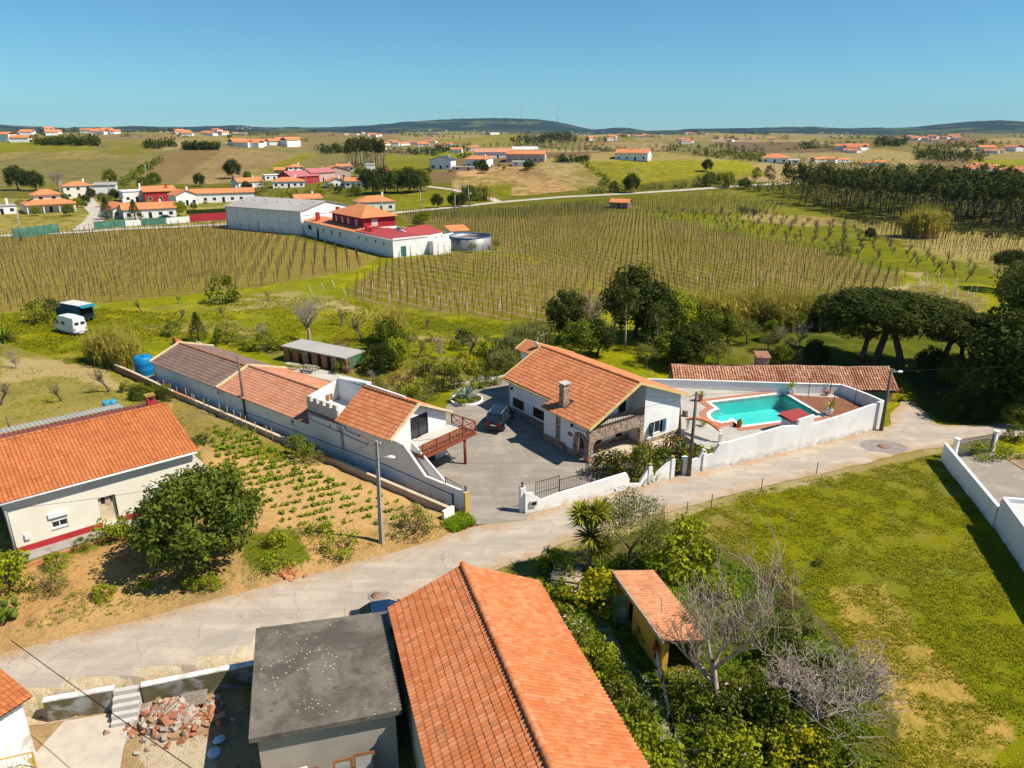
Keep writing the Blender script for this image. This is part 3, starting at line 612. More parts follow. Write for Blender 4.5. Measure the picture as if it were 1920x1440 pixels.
def ridge_caps(parent, a, b, mat, r=.12, step=.42):
 a = Vector(a); b = Vector(b); d = (b - a); k = max(1, int(d.length / step)); d.normalize(); side = d.cross(Vector((0, 0, 1))).normalized()
 me = None
 for i in range(k):
  if me is None:
   mb = MB(); L = (b - a).length / k
   for yy, rr, zz in ((0, r * 1.12, .0), (L * 1.06, r, -.01)):
    for j in range(7):
     t = math.pi * j / 6; mb.v.append((rr * math.cos(t) * 1.15, yy, rr * math.sin(t) + zz - .02))
   for j in range(6): mb.f.append((j, j + 1, 7 + j + 1, 7 + j)); mb.sm.append(True)
   mb.f.append((6, 5, 4, 3, 2, 1, 0)); mb.sm.append(False); me = mb.mesh('ridge_tile'); me.materials.append(mat)
  o = bpy.data.objects.new('ridge_tile', me); COL.objects.link(o); o.parent = parent
  R = Matrix((side, d, Vector((0, 0, 1)))).transposed(); z = R.col[2]; M = Matrix((side, d, side.cross(d))).transposed().to_4x4(); M.translation = a + d * (i * (b - a).length / k)
  o.matrix_local = M
def wall_open(mb, a, b, thick, z0, z1, opens=()):
 "wall from a to b with rectangular openings (s0, s1, za, zb); outer face on the right-hand side of a->b"
 a = Vector(a[:2]); b = Vector(b[:2]); L = (b - a).length; d = (b - a) / L; n = Vector((-d.y, d.x)) * thick
 S = sorted({0, L, *[v for o in opens for v in o[:2]]}); Z = sorted({z0, z1, *[v for o in opens for v in o[2:]]})
 for s0, s1 in zip(S[:-1], S[1:]):
  run = None
  for k in range(len(Z)):
   solid = k < len(Z) - 1 and not any(o[0] - 1e-6 <= s0 and s1 <= o[1] + 1e-6 and o[2] - 1e-6 <= Z[k] and Z[k + 1] <= o[3] + 1e-6 for o in opens)
   if solid and run is None: run = Z[k]
   if not solid and run is not None:
    p, q = a + d * s0, a + d * s1; mb.prism([p, q, q + n, p + n], run, Z[k]); run = None
 return mb
def glazing(parent, a, b, s0, s1, za, zb, frame_mat, name='window', inset=.10, panes=2, bw=.06, glass=None, shutter=None, sill=True):
 "frame, panes and sill set into an opening of the wall a->b (outer face to the right)"
 a = Vector(a[:2]); b = Vector(b[:2]); d = (b - a).normalized(); n = Vector((-d.y, d.x)); i3 = lambda s, z, k: Vector((*(a + d * s + n * k), z))
 fr = MB()
 fr.bar(i3(s0, za + bw / 2, inset), i3(s1, za + bw / 2, inset), bw, bw); fr.bar(i3(s0, zb - bw / 2, inset), i3(s1, zb - bw / 2, inset), bw, bw)
 for j in range(panes + 1):
  s = s0 + bw / 2 + (s1 - s0 - bw) * j / panes; fr.bar(i3(s, za + bw, inset), i3(s, zb - bw, inset), bw * .96, bw * .96)
 w = fr.build(name, frame_mat, parent)
 for j in range(panes):
  p0 = s0 + bw / 2 + (s1 - s0 - bw) * j / panes; p1 = s0 + bw / 2 + (s1 - s0 - bw) * (j + 1) / panes
  MB().slab([i3(p0 + bw * .4, za + bw * .8, inset + .01), i3(p1 - bw * .4, za + bw * .8, inset + .01), i3(p1 - bw * .4, zb - bw * .8, inset + .01), i3(p0 + bw * .4, zb - bw * .8, inset + .01)], (n.x * .012, n.y * .012, 0)).build('pane', glass or M_GLASS, w)
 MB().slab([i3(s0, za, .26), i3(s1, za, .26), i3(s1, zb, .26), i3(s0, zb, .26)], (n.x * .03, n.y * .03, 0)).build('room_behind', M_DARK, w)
 if sill: MB().slab([i3(s0 - .06, za - .06, -.06), i3(s1 + .06, za - .06, -.06), i3(s1 + .06, za - .06, inset), i3(s0 - .06, za - .06, inset)], (0, 0, .055)).build('sill', M_CONCP, w)
 return w
def slope_pair(u0, u1, ridge_v, ridge_z, eave_va, za, eave_vb, zb):
 "two slopes of a roof whose ridge runs along u"
 A = ((u0, eave_va, za), (1, 0, 0), Vector((0, ridge_v - eave_va, ridge_z - za)), u1 - u0, math.hypot(ridge_v - eave_va, ridge_z - za))
 B = ((u1, eave_vb, zb), (-1, 0, 0), Vector((0, ridge_v - eave_vb, ridge_z - zb)), u1 - u0, math.hypot(ridge_v - eave_vb, ridge_z - zb))
 return A, B
def roof_deck(name, quads, mat, parent, t=.09):
 mb = MB()
 for q in quads:
  nrm = (Vector(q[1]) - Vector(q[0])).cross(Vector(q[3]) - Vector(q[0])).normalized(); mb.slab(q, nrm * -t)
 return mb.build(name, mat, parent)
# ------------------------------------------------------------------ white house with the balcony
hs = thing('white_house', 'white house with orange tile roof, stone arches and front balcony beside the pool', 'house', (HOUSE_O[0], HOUSE_O[1], 0), HOUSE_A)
w = MB()
RZ, RU_, SL, SR = 6.5, 5.3, .503, .385
zl = lambda u: RZ - (RU_ - u) * SL
zr = lambda u: RZ - (u - RU_) * SR
wall_open(w, (0, 6.2), (0, 1.9), .3, 0, zl(0) - .1, [])
wall_open(w, (.9, 6.2), (0.3, 6.2), .3, 0, 3.9)
wall_open(w, (.9, 13), (.9, 6.2), .3, 0, zl(.9) - .12, [(.71, 2.5, 1.35, 2.3), (4.0, 5.66, 1.35, 2.3)])
wall_open(w, (11.4, 0.3), (11.4, 13), .3, 0, zr(11.4) - .12)
w.slab([(.9, 13, 0), (11.4, 13, 0), (11.4, 13, zr(11.4) - .12), (RU_, 13, RZ - .12), (.9, 13, zl(.9) - .12)], (0, -.3, 0))
wall_open(w, (6.65, 0), (11.4, 0), .3, 0, 3.9, [(.72, 2.95, .8, 2.0)])
w.slab([(6.65, 0, 3.9), (11.4, 0, 3.9), (11.4, 0, zr(11.4) - .1), (6.65, 0, zr(6.65) - .1)], (0, .3, 0))
wall_open(w, (6.65, 2.2), (6.65, .3), .3, 0, zr(6.65) - .12)
wall_open(w, (.3, 1.9), (6.65, 1.9), .25, 0, 2.75, [(.3, 3.0, 0, 2.05), (4.7, 5.6, 0, 2.05), (5.8, 6.25, 1.2, 1.75)])
w.slab([(.3, 1.9, 2.75), (6.65, 1.9, 2.75), (6.65, 1.9, zr(6.65) - .12), (RU_, 1.9, RZ - .12), (.3, 1.9, zl(.3) - .12)], (0, .25, 0))
w.build('wall', M_WHITE, hs)
st = MB()   # rubble stone: arcade, plinth and strip under the chimney
ar = [(0, 2.02)] ; 
cu, n_a = [.5, 3.6], 10
pts = [(.5, 0), (.5, 1.45)] + [(.5 + .55 * (1 - math.cos(k / 6 * math.pi / 2)), 1.45 + .55 * math.sin(k / 6 * math.pi / 2)) for k in range(1, 7)] + [(5.6, 2.05)] + [(5.6 + .6 * math.sin(k / 5 * math.pi / 2), 2.05 - .45 * (1 - math.cos(k / 5 * math.pi / 2))) for k in range(1, 6)] + [(6.25, 0)]
top = [(p[0], 2.95) for p in pts]
for (p, q), (tp, tq) in zip(zip(pts[1:-2], pts[2:-1]), zip(top[1:-2], top[2:-1])):
 if abs(p[0] - q[0]) < 1e-5: continue
 st.slab([(p[0], -.02, p[1]), (q[0], -.02, q[1]), (tq[0], -.02, 2.95), (tp[0], -.02, 2.95)], (0, .38, 0))
st.box(-.03, .5, -.03, .42, 0, 2.95); st.box(6.22, 6.66, -.03, .42, 0, 2.95)
st.box(-.05, .0, 3.0, 6.15, 0, .78); st.box(-.05, 0, 3.85, 4.45, .78, 3.65); st.box(-.05, .9, 6.2, 6.25, 0, .8); st.box(.85, .9, 6.25, 13.0, .0, 1.15)
st.box(6.66, 11.45, -.05, 0, 0, .45); st.box(.55, 6.6, 1.85, 1.9, 0, .55)
for k in range(8):   # side arch
 t0, t1 = math.pi * k / 8, math.pi * (k + 1) / 8
 f = lambda t, r: (1.15 - r * math.cos(t), 1.55 + r * math.sin(t) * 1.1)
 a0, a1, b0, b1 = f(t0, .62), f(t1, .62), f(t0, .86), f(t1, .86); st.slab([(-.06, a0[0], a0[1]), (-.06, a1[0], a1[1]), (-.06, b1[0], b1[1]), (-.06, b0[0], b0[1])], (.36, 0, 0))
st.box(-.06, .3, .42, .53, 0, 1.5); st.box(-.06, .3, 1.77, 2.02, 0, 1.5); st.box(-.05, 0, 2.02, 3.0, 0, .62)
st.build('stone_cladding', M_STONE, hs)
u = MB(); u.slab([(0, .28, 2.1), (0, .28, zl(0) - .12), (0, 2.0, zl(0) - .12), (0, 2.0, 2.1), (0, 1.75, 2.45), (0, 1.15, 2.6), (0, .6, 2.45)], (.25, 0, 0)); u.build('wall_above_arch', M_WHITE, hs)
bal = MB(); bal.box(.0, 6.62, .3, 1.9, 2.72, 2.9); bal.build('balcony_floor', M_CONCP, hs)
rail = MB(); rail.box(.05, 6.6, .02, .14, 3.66, 3.76); rl = rail.build('balcony_rail', M_BROWNW, hs)
bme = MB().lathe([(.03, 0), (.03, .06), (.05, .2), (.028, .42), (.03, .7)], 6).mesh('baluster'); bme.materials.append(M_BROWNW)
for k in range(34):
 o = link('baluster', bme, None, rl); o.location = (.18 + k * .195, .08, 2.95)
ob = [((.3, 1.9), (6.65, 1.9))]
for s0, s1, zt, nm in ((.3, 3.0, 2.05, 'porch_door'), (4.7, 5.6, 2.05, 'porch_door')):
 d = MB(); k = 3 if s1 - s0 > 1.5 else 1
 for j in range(k): d.box(.3 + s0 + (s1 - s0) * j / k + .02, .3 + s0 + (s1 - s0) * (j + 1) / k - .02, 1.98, 2.05, .02, zt - .02)
 d.build(nm, M_BROWNW, hs)
d = MB(); d.box(5.2, 6.1, 1.86, 1.92, 2.92, 4.9); d.build('balcony_door', M_BROWNW, hs)
glazing(hs, (.3, 1.9), (6.65, 1.9), 5.8, 6.25, 1.2, 1.75, M_BROWNW, panes=1, sill=False)
glazing(hs, (6.65, 0), (11.4, 0), .72, 2.95, .8, 2.0, M_ALU, panes=3)
M_SHUT = plain('blue_shutter', (.055, .13, .24), .5, scale=8.)
for k, (a0, dx) in enumerate(((6.65 + .72, .62), (6.65 + 2.95, .62))):
 sh = MB(); s = -1 if k == 0 else -1; x0, x1 = (a0, a0 - .35) if k == 0 else (a0, a0 - .60)
 y1 = -.58 if k == 0 else -.10
 sh.slab([(x0, -.02, .82), (x1 if k else x0 - .12, y1, .82), (x1 if k else x0 - .12, y1, 1.98), (x0, -.02, 1.98)], (.02, .03, 0)); so = sh.build('shutter', M_SHUT, hs)
 for q in range(8):
  zz = .9 + q * .13; xa = Vector((x0, -.045, zz)); xb = Vector((x1 if k else x0 - .12, y1 - .025, zz)); MB().bar(xa, xb, .03, .07).build('slat', M_SHUT, so)
for s0, s1 in ((.71, 2.5), (4.0, 5.66)):
 g = MB()
 for j in range(4 if s0 < 1 else 3):
  k = 4 if s0 < 1 else 3; v1 = 13 - s0 - (s1 - s0) * j / k; v0 = 13 - s0 - (s1 - s0) * (j + 1) / k; g.box(.86, .93, v0 + .02, v1 - .02, 1.37, 2.28)
 g.build('window_shutter', M_BROWNW, hs)
ch = MB(); ch.box(.24, .9, 3.78, 4.42, 3.6, 6.0); co = ch.build('chimney', M_STONE, hs); MB().box(.12, 1.02, 3.66, 4.54, 6.1, 6.22).build('chimney_cap', M_CONCP, co); MB().box(.3, .84, 3.85, 4.35, 6.0, 6.1).build('chimney_vent', M_DARK, co)
pl = MB(); pl.lathe([(.0, 0), (.34, 0), (.34, .03), (0, .03)], 14); po = pl.build('name_plaque', plain('plaque', (.35, .24, .09)), hs); po.matrix_local = Matrix.Translation((-.03, 2.45, 1.95)) @ Matrix.Rotation(-math.pi / 2, 4, 'Y') @ Matrix.Scale(.55, 4, (1, 0, 0))
for (uu, vv, zz) in ((-.12, 2.2, 2.7), (.8, 12.4, 3.0)):
 MB().lathe([(.03, 0), (.10, .06), (.12, .28), (.02, .36)], 8, (uu, vv, zz)).build('wall_lamp', M_BLACKM, hs)
q = [[(-.52, -.62, zl(-.52)), (RU_, -.62, RZ), (RU_, 6.0, RZ), (-.52, 6.0, zl(-.52))], [(.4, 6.0, zl(.4)), (RU_, 6.0, RZ), (RU_, 13.4, RZ), (.4, 13.4, zl(.4))], [(RU_, -.62, RZ), (11.95, -.62, zr(11.95)), (11.95, 13.4, zr(11.95)), (RU_, 13.4, RZ)]]
rf = roof_deck('roof', [c for c in q], M_UNDER, hs)
eu = Vector((0, 1, 0)); esl = Vector((1, 0, SL)); esr = Vector((-1, 0, SR))
Lf = math.hypot(RU_ + .52, (RU_ + .52) * SL); Rf = math.hypot(11.95 - RU_, (11.95 - RU_) * SR)
def keep_house(p): return not (p.y > 5.9 and p.x < .32) and not (.05 < p.x < .98 and 3.62 < p.y < 4.5)
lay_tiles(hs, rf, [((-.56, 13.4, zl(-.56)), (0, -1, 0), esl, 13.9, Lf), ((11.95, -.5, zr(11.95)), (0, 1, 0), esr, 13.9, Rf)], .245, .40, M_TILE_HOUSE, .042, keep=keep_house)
ridge_caps(rf, (RU_, -.5, RZ + .06), (RU_, 13.4, RZ + .06), M_TILE_HOUSE)
fa = MB()
fa.slab([(-.6, -.68, zl(-.6) - .16), (RU_, -.68, RZ - .14), (RU_, -.68, RZ + .12), (-.6, -.68, zl(-.6) + .08)], (0, .12, 0)); fa.slab([(RU_, -.68, RZ - .14), (12.02, -.68, zr(12.02) - .16), (12.02, -.68, zr(12.02) + .08), (RU_, -.68, RZ + .12)], (0, .12, 0))
fa.slab([(.35, 13.4, zl(.35) - .14), (RU_, 13.4, RZ - .14), (RU_, 13.4, RZ + .12), (.35, 13.4, zl(.35) + .12)], (0, .16, 0)); fa.bar((-.58, -.6, zl(-.58) - .04), (-.58, 6.0, zl(-.58) - .04), .06, .12); fa.bar((.36, 6.0, zl(.36) - .04), (.36, 13.4, zl(.36) - .04), .06, .12)
fa.build('verge_board', M_YELLOW, hs)
w = MB(); w.box(4.3, 11.0, 13.0, 15.5, 0, 3.9); w.slab([(4.3, 15.5, 3.9), (11.0, 15.5, 3.9), (11.0, 15.5, zr(11) - .12), (RU_, 15.5, RZ - .12), (4.3, 15.5, zl(4.3) - .12)], (0, -2.45, 0)); w.build('rear_wall', M_WHITE, hs)
roof_deck('rear_roof', [[(3.9, 13.55, zl(3.9)), (RU_, 13.55, RZ), (RU_, 15.9, RZ), (3.9, 15.9, zl(3.9))], [(RU_, 13.41, RZ), (11.95, 13.41, zr(11.95)), (11.95, 15.9, zr(11.95)), (RU_, 15.9, RZ)]], M_TILE_HOUSE, hs, -.1)
MB().slab([(3.85, 15.9, zl(3.85) - .1), (RU_, 15.9, RZ - .1), (RU_, 15.9, RZ + .16), (3.85, 15.9, zl(3.85) + .16)], (0, .18, 0)).slab([(RU_, 15.9, RZ - .1), (12., 15.9, zr(12.) - .1), (12., 15.9, zr(12.) + .16), (RU_, 15.9, RZ + .16)], (0, .18, 0)).build('rear_verge', M_YELLOW, hs)
dish = MB(); dish.lathe([(.02, 0), (.22, .04), (.38, .13), (.36, .14), (.2, .07), (.02, .03)], 16); do = dish.build('satellite_dish', M_ALU, hs); do.matrix_local = Matrix.Translation((4.7, 13.6, 6.7)) @ Matrix.Rotation(math.radians(70), 4, 'Y')
MB().tube([(4.9, 13.6, 6.2), (4.9, 13.6, 7.5)], .025, 6).tube([(4.7, 13.5, 7.0), (4.9, 13.5, 7.0)], .02, 5).tube([(4.9, 13.5, 7.55), (6.1, 13.5, 7.75)], .02, 5).build('aerial', M_GREYM, hs)
# ------------------------------------------------------------------ long outbuilding along the garden
LB_O, LB_A = (-3.5, 47.32), math.radians(-38.45)
lb = thing('long_outbuilding', 'long white outbuilding with three tile roofs, battlement parapet and raised terrace', 'outbuilding', (LB_O[0], LB_O[1], 0), LB_A)
U0, UT, UM, UB, UE = -8.16, -14.55, -18.75, -33.7, -47.6
w = MB()
wall_open(w, (UT, 0), (U0 - .28, 0), .28, 0, 3.95); wall_open(w, (UM, 0), (UT, 0), .28, 0, 3.75); wall_open(w, (UE, 0), (UM, 0), .28, -.3, 2.6, [(UM - UE - 2.85, UM - UE - 2.35, 1.7, 2.15)])
w.slab([(U0, 0, 0), (U0, 2.4, 0), (U0, 2.4, 2.85), (U0, 0, 2.85)], (-.28, 0, 0)); w.slab([(U0, 3.0, 0), (U0, 3.6, 0), (U0, 3.6, 2.85), (U0, 3.0, 2.85)], (-.28, 0, 0)); w.slab([(U0, 5.2, 0), (U0, 6.6, 0), (U0, 6.6, 2.85), (U0, 5.2, 2.85)], (-.28, 0, 0)); w.slab([(U0, 2.4, 2.3), (U0, 5.2, 2.3), (U0, 5.2, 2.85), (U0, 2.4, 2.85)], (-.28, 0, 0))
w.slab([(U0, 0, 2.85), (U0, 2.4, 2.85), (U0, 2.4, 5.62), (U0, 0, 3.98)], (-.28, 0, 0)); w.slab([(U0, 4.45, 2.85), (U0, 6.6, 2.85), (U0, 6.6, 4.3), (U0, 4.45, 5.35)], (-.28, 0, 0)); w.slab([(U0, 2.4, 4.85), (U0, 4.45, 4.85), (U0, 4.45, 5.35), (U0, 3.05, 6.0), (U0, 2.4, 5.62)], (-.28, 0, 0))
wall_open(w, (U0 - .28, 6.6), (UT, 6.6), .28, 0, 4.25); wall_open(w, (UM, 7.6), (UE, 7.6), .28, -.3, 2.55)
w.slab([(UE, 0, -.3), (UE, 7.6, -.3), (UE, 7.6, 2.55), (UE, 3.5, 3.85), (UE, 0, 2.6)], (.28, 0, 0))
w.slab([(UM, .3, 2.2), (UM, 7.4, 2.2), (UM, 7.4, 2.6), (UM, 3.6, 5.62), (UM, .3, 4.95)], (-.25, 0, 0))   # lit end wall over the small terrace
w.box(UM - .02, UT, 3.5, 3.75, 3.5, 5.75); w.slab([(UM, 3.45, 5.6), (UT, 3.45, 6.1), (UT, 3.45, 6.25), (UM, 3.45, 5.85)], (0, .5, 0)); w.slab([(UT, 3.25, 6.1), (U0 - 1.5, 3.25, 6.02), (U0 - 1.5, 3.25, 6.16), (UT, 3.25, 6.25)], (0, .18, 0))
w.box(UM, UT, .28, 3.5, 3.62, 3.78); w.slab([(UT, .2, 2.3), (UT, 6.6, 2.3), (UT, 6.6, 4.2), (UT, 3.05, 5.95), (UT, .2, 3.95)], (.2, 0, 0))
w.build('wall', M_WHITE_OLD, lb)
pa = MB(); wall_open(pa, (UM, -.02), (UT, -.02), .24, 3.8, 4.72)
po = pa.build('parapet', M_CONCP, lb)
for k in range(5):
 a = UM + .02 + k * .89; MB().box(a, a + .5, -.02, .22, 4.72, 5.12).build('merlon', M_CONCP, po)
tr = MB(); tr.box(UM - .05, UT + .05, -.16, -.02, 3.62, 3.78); tr.build('parapet_tiles', M_TILE_GREY, lb)
wn_ = MB(); wn_.box(UM - .02, UM + .05, 2.0, 2.75, 4.0, 4.55); wo = wn_.build('terrace_window', M_DECKW, lb); MB().box(UM + .05, UM + .07, 2.35, 2.4, 4.0, 4.55).build('mullion', M_ALU, wo)
glazing(lb, (UE, 0), (UM, 0), UM - UE - 2.85, UM - UE - 2.35, 1.7, 2.15, M_ALU, panes=1)
glazing(lb, (U0, 2.4), (U0, 4.45), 0, 2.05, 2.88, 4.85, M_BROWNW, 'glazed_door', panes=2, sill=False)
sd = MB(); prof = [(0, 1.72), (-4.2, 1.76), (-6.45, 3.77), (U0, 3.95)]
for (a, za), (b, zb) in zip(prof[:-1], prof[1:]): sd.slab([(b, 0, 0), (a, 0, 0), (a, 0, za), (b, 0, zb)], (0, .22, 0))
for (a, za), (b, zb) in zip([(-3.1, 1.25), (-6.45, 3.5)], [(-6.45, 3.5), (-6.75, 3.6)]): sd.slab([(b, 1.05, 0), (a, 1.05, 0), (a, 1.05, za), (b, 1.05, zb)], (0, .14, 0))
sd.build('stair_wall', M_WHITE_OLD, lb)
stp = MB()
for k in range(12): stp.box(-3.6 - (k + 1) * .27, -3.6 - k * .27, .22, 1.05, 0, .24 * (k + 1))
stp.build('stair', M_CONCP, lb)
bl = MB()
def bline(pts):
 for (a, za), (b, zb) in zip(pts[:-1], pts[1:]): bl.bar((a, -.02, za), (b, -.02, zb), .06, .05)
bline([(-1.25, 1.12), (-9, 1.38), (-20, 1.15), (-30, 1.0)]); bline([(-14.2, 1.25), (-14.3, 3.4)]); bline([(-14.0, 1.25), (-14.05, 3.2)]); bline([(-18.5, 3.45), (-13.6, 3.5), (-13.6, 3.2), (-11.8, 3.1), (-11.75, 3.3)]); bline([(-18.5, 3.4), (-18.5, 2.95), (-10.8, 2.6), (-10.75, 2.85)]); bline([(-15.7, 2.85), (-15.7, 3.2)]); bline([(-14.8, 3.3), (-14.4, 2.8)])
bl.tube([(-1.25, -.03, .0), (-1.25, -.03, 1.2)], .09, 6)
bl.build('blue_pipework', M_BLUE, lb)
gp = MB(); gp.box(-.02, .06, -.06, .40, 0, 1.72); gp.build('gate_pier', M_OCHRE, lb)
fn = MB().lathe([(.10, 0), (.12, .08), (.05, .14), (.11, .25), (.13, .36), (.04, .46)], 10, (-.12, .2, 1.74)); fn.build('pier_ornament', plain('weathered_stone', (.16, .13, .10), .9), lb)
ir = MB(); ir.bar((-2.1, .1, 1.75), (-2.1, .1, 2.35), .05); ir.bar((-2.1, .1, 2.25), (-.3, .1, 2.05), .04); ir.bar((-2.1, .1, 2.0), (-.3, .1, 1.9), .03); ir.build('iron_rail', M_BLACKM, lb)
dk = MB(); dk.box(U0, -6.9, .6, 7.3, 2.68, 2.86); dk.build('landing', M_CONCP, lb)
pk = None
for k in range(11):
 o = MB().box(-6.88 + k * .135, -6.88 + k * .135 + .12, .95, 7.35, 2.72, 2.80).build('deck_board', M_DECKW, lb)
bm = MB(); bm.bar((-5.35, .95, 2.6), (-5.35, 7.4, 2.6), .12, .22); bm.bar((-6.9, 7.3, 2.6), (-5.3, 7.3, 2.6), .12, .2); bm.bar((-6.9, 1.0, 2.6), (-5.3, 1.0, 2.6), .12, .2); bm.build('deck_beam', M_REDW, lb)
MB().tube([(-5.6, 6.2, 0), (-5.6, 6.2, 2.55)], .13, 8).build('deck_post', M_REDW, lb)
def rail_panel(a, b, z=2.8, h=.95):
 a = Vector((*a, z)); b = Vector((*b, z)); up = Vector((0, 0, h)); mb = MB()
 mb.bar(a + up, b + up, .10, .07); mb.bar(a + up * .08, b + up * .08, .06, .06); mb.bar(a + up * .1, b + up * .92, .045, .06); mb.bar(a + up * .92, b + up * .1, .045, .05); mb.bar(b, b + up, .10, .10)
 return mb.build('railing', M_REDW, lb)
for k in range(4): rail_panel((-5.35, 1.0 + k * 1.575), (-5.35, 1.0 + (k + 1) * 1.575))
MB().bar((-5.35, 1.0, 2.7), (-5.35, 1.0, 3.75), .10).build('railing_post', M_REDW, lb)
rail_panel((-5.35, 7.3), (-6.8, 7.3)); rail_panel((-6.8, 7.3), (-8.1, 7.3))
g = MB(); g.box(U0 - .2, U0 - .05, 3.6, 5.2, 0, 2.3); g.build('garage_door', plain('grey_sheet_door', (.05, .045, .045), .6, scale=6.), lb); MB().box(U0 - .24, U0 - .2, 2.4, 3.0, 0, 2.3).build('doorway', M_DARK, lb); MB().bar((-7.4, 5.3, 1.6), (-6.6, 5.9, .05), .08, .12).build('prop_board', M_CONCP, lb)
for nm, (ua, ub), args, mt, tl, tw, pf in (
  ('front_roof', (UT - .1, U0 + .35), (3.05, 6.0, -.25, 3.86, 6.9, 4.12), M_TILE_HOUSE, .38, .235, 's'),
  ('middle_roof', (UB, UM + .02), (3.5, 3.95, -.25, 2.55, 7.95, 2.5), M_TILE_MID, .36, .22, 's'),
  ('back_roof', (UE - .15, UB), (3.4, 3.95, -.25, 2.55, 7.4, 2.65), M_TILE_GREY, .42, .33, 'flat')):
 rv, rz_, va, za, vb, zb = args; A, B = slope_pair(ua, ub, *args)
 rf = roof_deck(nm, [[(ua, va, za), (ub, va, za), (ub, rv, rz_), (ua, rv, rz_)], [(ub, vb, zb), (ua, vb, zb), (ua, rv, rz_), (ub, rv, rz_)]], M_UNDER, lb)
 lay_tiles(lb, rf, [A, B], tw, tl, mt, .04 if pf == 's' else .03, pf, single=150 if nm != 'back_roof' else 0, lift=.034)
 ridge_caps(rf, (ua, rv, rz_ + .05), (ub, rv, rz_ + .05), M_TILE_HOUSE if nm != 'middle_roof' else M_TILE_MID)
vgm = plain('cream_trim', (.70, .56, .32), .75)
for uu, (va, za, rv, rz_, vb, zb) in ((U0 + .36, (-.25, 3.8, 3.05, 5.95, 6.95, 4.06)), (UB - .02, (-.3, 2.6, 3.5, 4.02, 8.0, 2.56)), (UE - .18, (-.3, 2.56, 3.4, 4.0, 7.5, 2.66))):
 vg = MB(); vg.slab([(uu, va, za), (uu, rv, rz_), (uu, rv, rz_ + .2), (uu, va, za + .2)], (.2, 0, 0)); vg.slab([(uu, rv, rz_), (uu, vb, zb), (uu, vb, zb + .2), (uu, rv, rz_ + .2)], (.2, 0, 0)); vg.build('verge', vgm, lb)
MB().tube([(UB + .2, -.25, 1.9), (UB + .2, -.3, 2.7), (UB + .1, -.45, 2.95)], .09, 8).build('flue_pipe', M_GREYM, lb)
# ------------------------------------------------------------------ cream house on the left
lh = thing('cream_house', 'cream single storey house with big orange roof and red plinth on the left', 'house', (-32.77, 40.78, .6), math.radians(40.9))
LW = 11.7
w = MB(); ops = [(2.16, 3.1, 1.1, 2.2), (5.1, 6.2, .25, 2.35), (8.5, 9.45, 1.15, 2.25)]
wall_open(w, (0, 0), (LW, 0), .35, 0, 4.0, ops); wall_open(w, (LW, .35), (LW, 8.2), .3, 0, 3.9); w.slab([(LW, .35, 3.9), (LW, 8.2, 3.9), (LW, 8.2, 4.6), (LW, 6.3, 5.75), (LW, .35, 4.1)], (-.3, 0, 0)); wall_open(w, (0, 10.4), (0, .35), .3, 0, 4.2); wall_open(w, (LW, 10.4), (0.3, 10.4), .3, 0, 4.3)
w.build('wall', M_CREAM, lh)
p = MB(); p.box(0, 5.1, -.025, -.001, 0, .5); p.box(6.2, LW + .02, -.025, -.001, 0, .5); p.box(-.03, -.001, 0, 10, 0, .5); p.build('plinth', M_RED, lh)
for s0, s1, za, zb in (ops[0], ops[2]):
 g = glazing(lh, (0, 0), (LW, 0), s0, s1, za, zb, M_ALU, panes=2); bx = MB(); bx.box(s0 - .1, s1 + .1, -.12, .06, zb - .28, zb + .06); bx.build('shutter_box', M_ALU, g)
 sh = MB()
 for k in range(5): sh.box(s0 + .03, s1 - .03, .03, .05, zb - .34 - k * .06 - .05, zb - .34 - k * .06)
 sh.build('roller_shutter', M_ALU, g)
d = MB(); d.box(5.15, 6.15, .26, .31, .25, 2.35); do = d.build('door', plain('cream_door', (.62, .52, .36), .5), lh); MB().box(5.3, 6.0, .24, .26, 1.75, 2.2).build('door_pane', M_GLASS, do); MB().box(5.55, 5.9, .225, .24, 1.6, 2.2).build('door_curtain', plain('pink_cloth', (.6, .36, .30)), do)
MB().box(5.0, 6.3, -.5, -.03, 0, .24).build('door_step', M_CONCP, lh)
gt = MB(); gt.tube([(-.35, -.42, 3.98), (LW + .25, -.42, 3.98)], .085, 7); gt.build('gutter', M_ALU, lh); MB().tube([(-.12, -.40, 3.95), (-.12, -.10, 3.6), (-.12, -.10, .05)], .055, 7).build('downpipe', M_ALU, lh)
fr_ = MB()
for k in range(39): fr_.box(k * .3 + .02, k * .3 + .22, -.09, -.01, 3.66, 3.9)
tag(fr_.build('cornice', M_WHITE, lh), kind='stuff')
MB().box(.55, .85, -.14, -.001, .95, 1.35).build('meter_box', M_ALU, lh)
A, B = slope_pair(-.5, LW + .35, 6.3, 5.85, -.38, 4.05, 8.3, 5.25)
rf = roof_deck('roof', [[(-.5, -.38, 4.05), (LW + .35, -.38, 4.05), (LW + .35, 6.3, 5.85), (-.5, 6.3, 5.85)]], M_UNDER, lh)
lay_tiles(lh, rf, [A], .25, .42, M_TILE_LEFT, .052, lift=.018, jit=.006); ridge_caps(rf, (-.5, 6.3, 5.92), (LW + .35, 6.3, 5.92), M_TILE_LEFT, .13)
def corrugated(name, u0, u1, v0, z0, v1, z1, mat, parent, pitch=.22, amp=.04):
 k = int((u1 - u0) / pitch * 4); V = []; 
 for i in range(k + 1):
  uu = u0 + (u1 - u0) * i / k; dz = amp * math.sin(2 * math.pi * i / 4 + .4); V += [(uu, v0, z0 + dz), (uu, v1, z1 + dz)]
 me = bpy.data.meshes.new(name); me.from_pydata(V, [], [(2 * i, 2 * i + 2, 2 * i + 3, 2 * i + 1) for i in range(k)]); me.polygons.foreach_set('use_smooth', [True] * k); return link(name, me, mat, parent)
corrugated('red_sheet_roof', -.5, LW + .2, 6.35, 5.72, 9.0, 5.42, plain('rust_red_sheet', (.23, .065, .05), .7), lh, .3, .05)
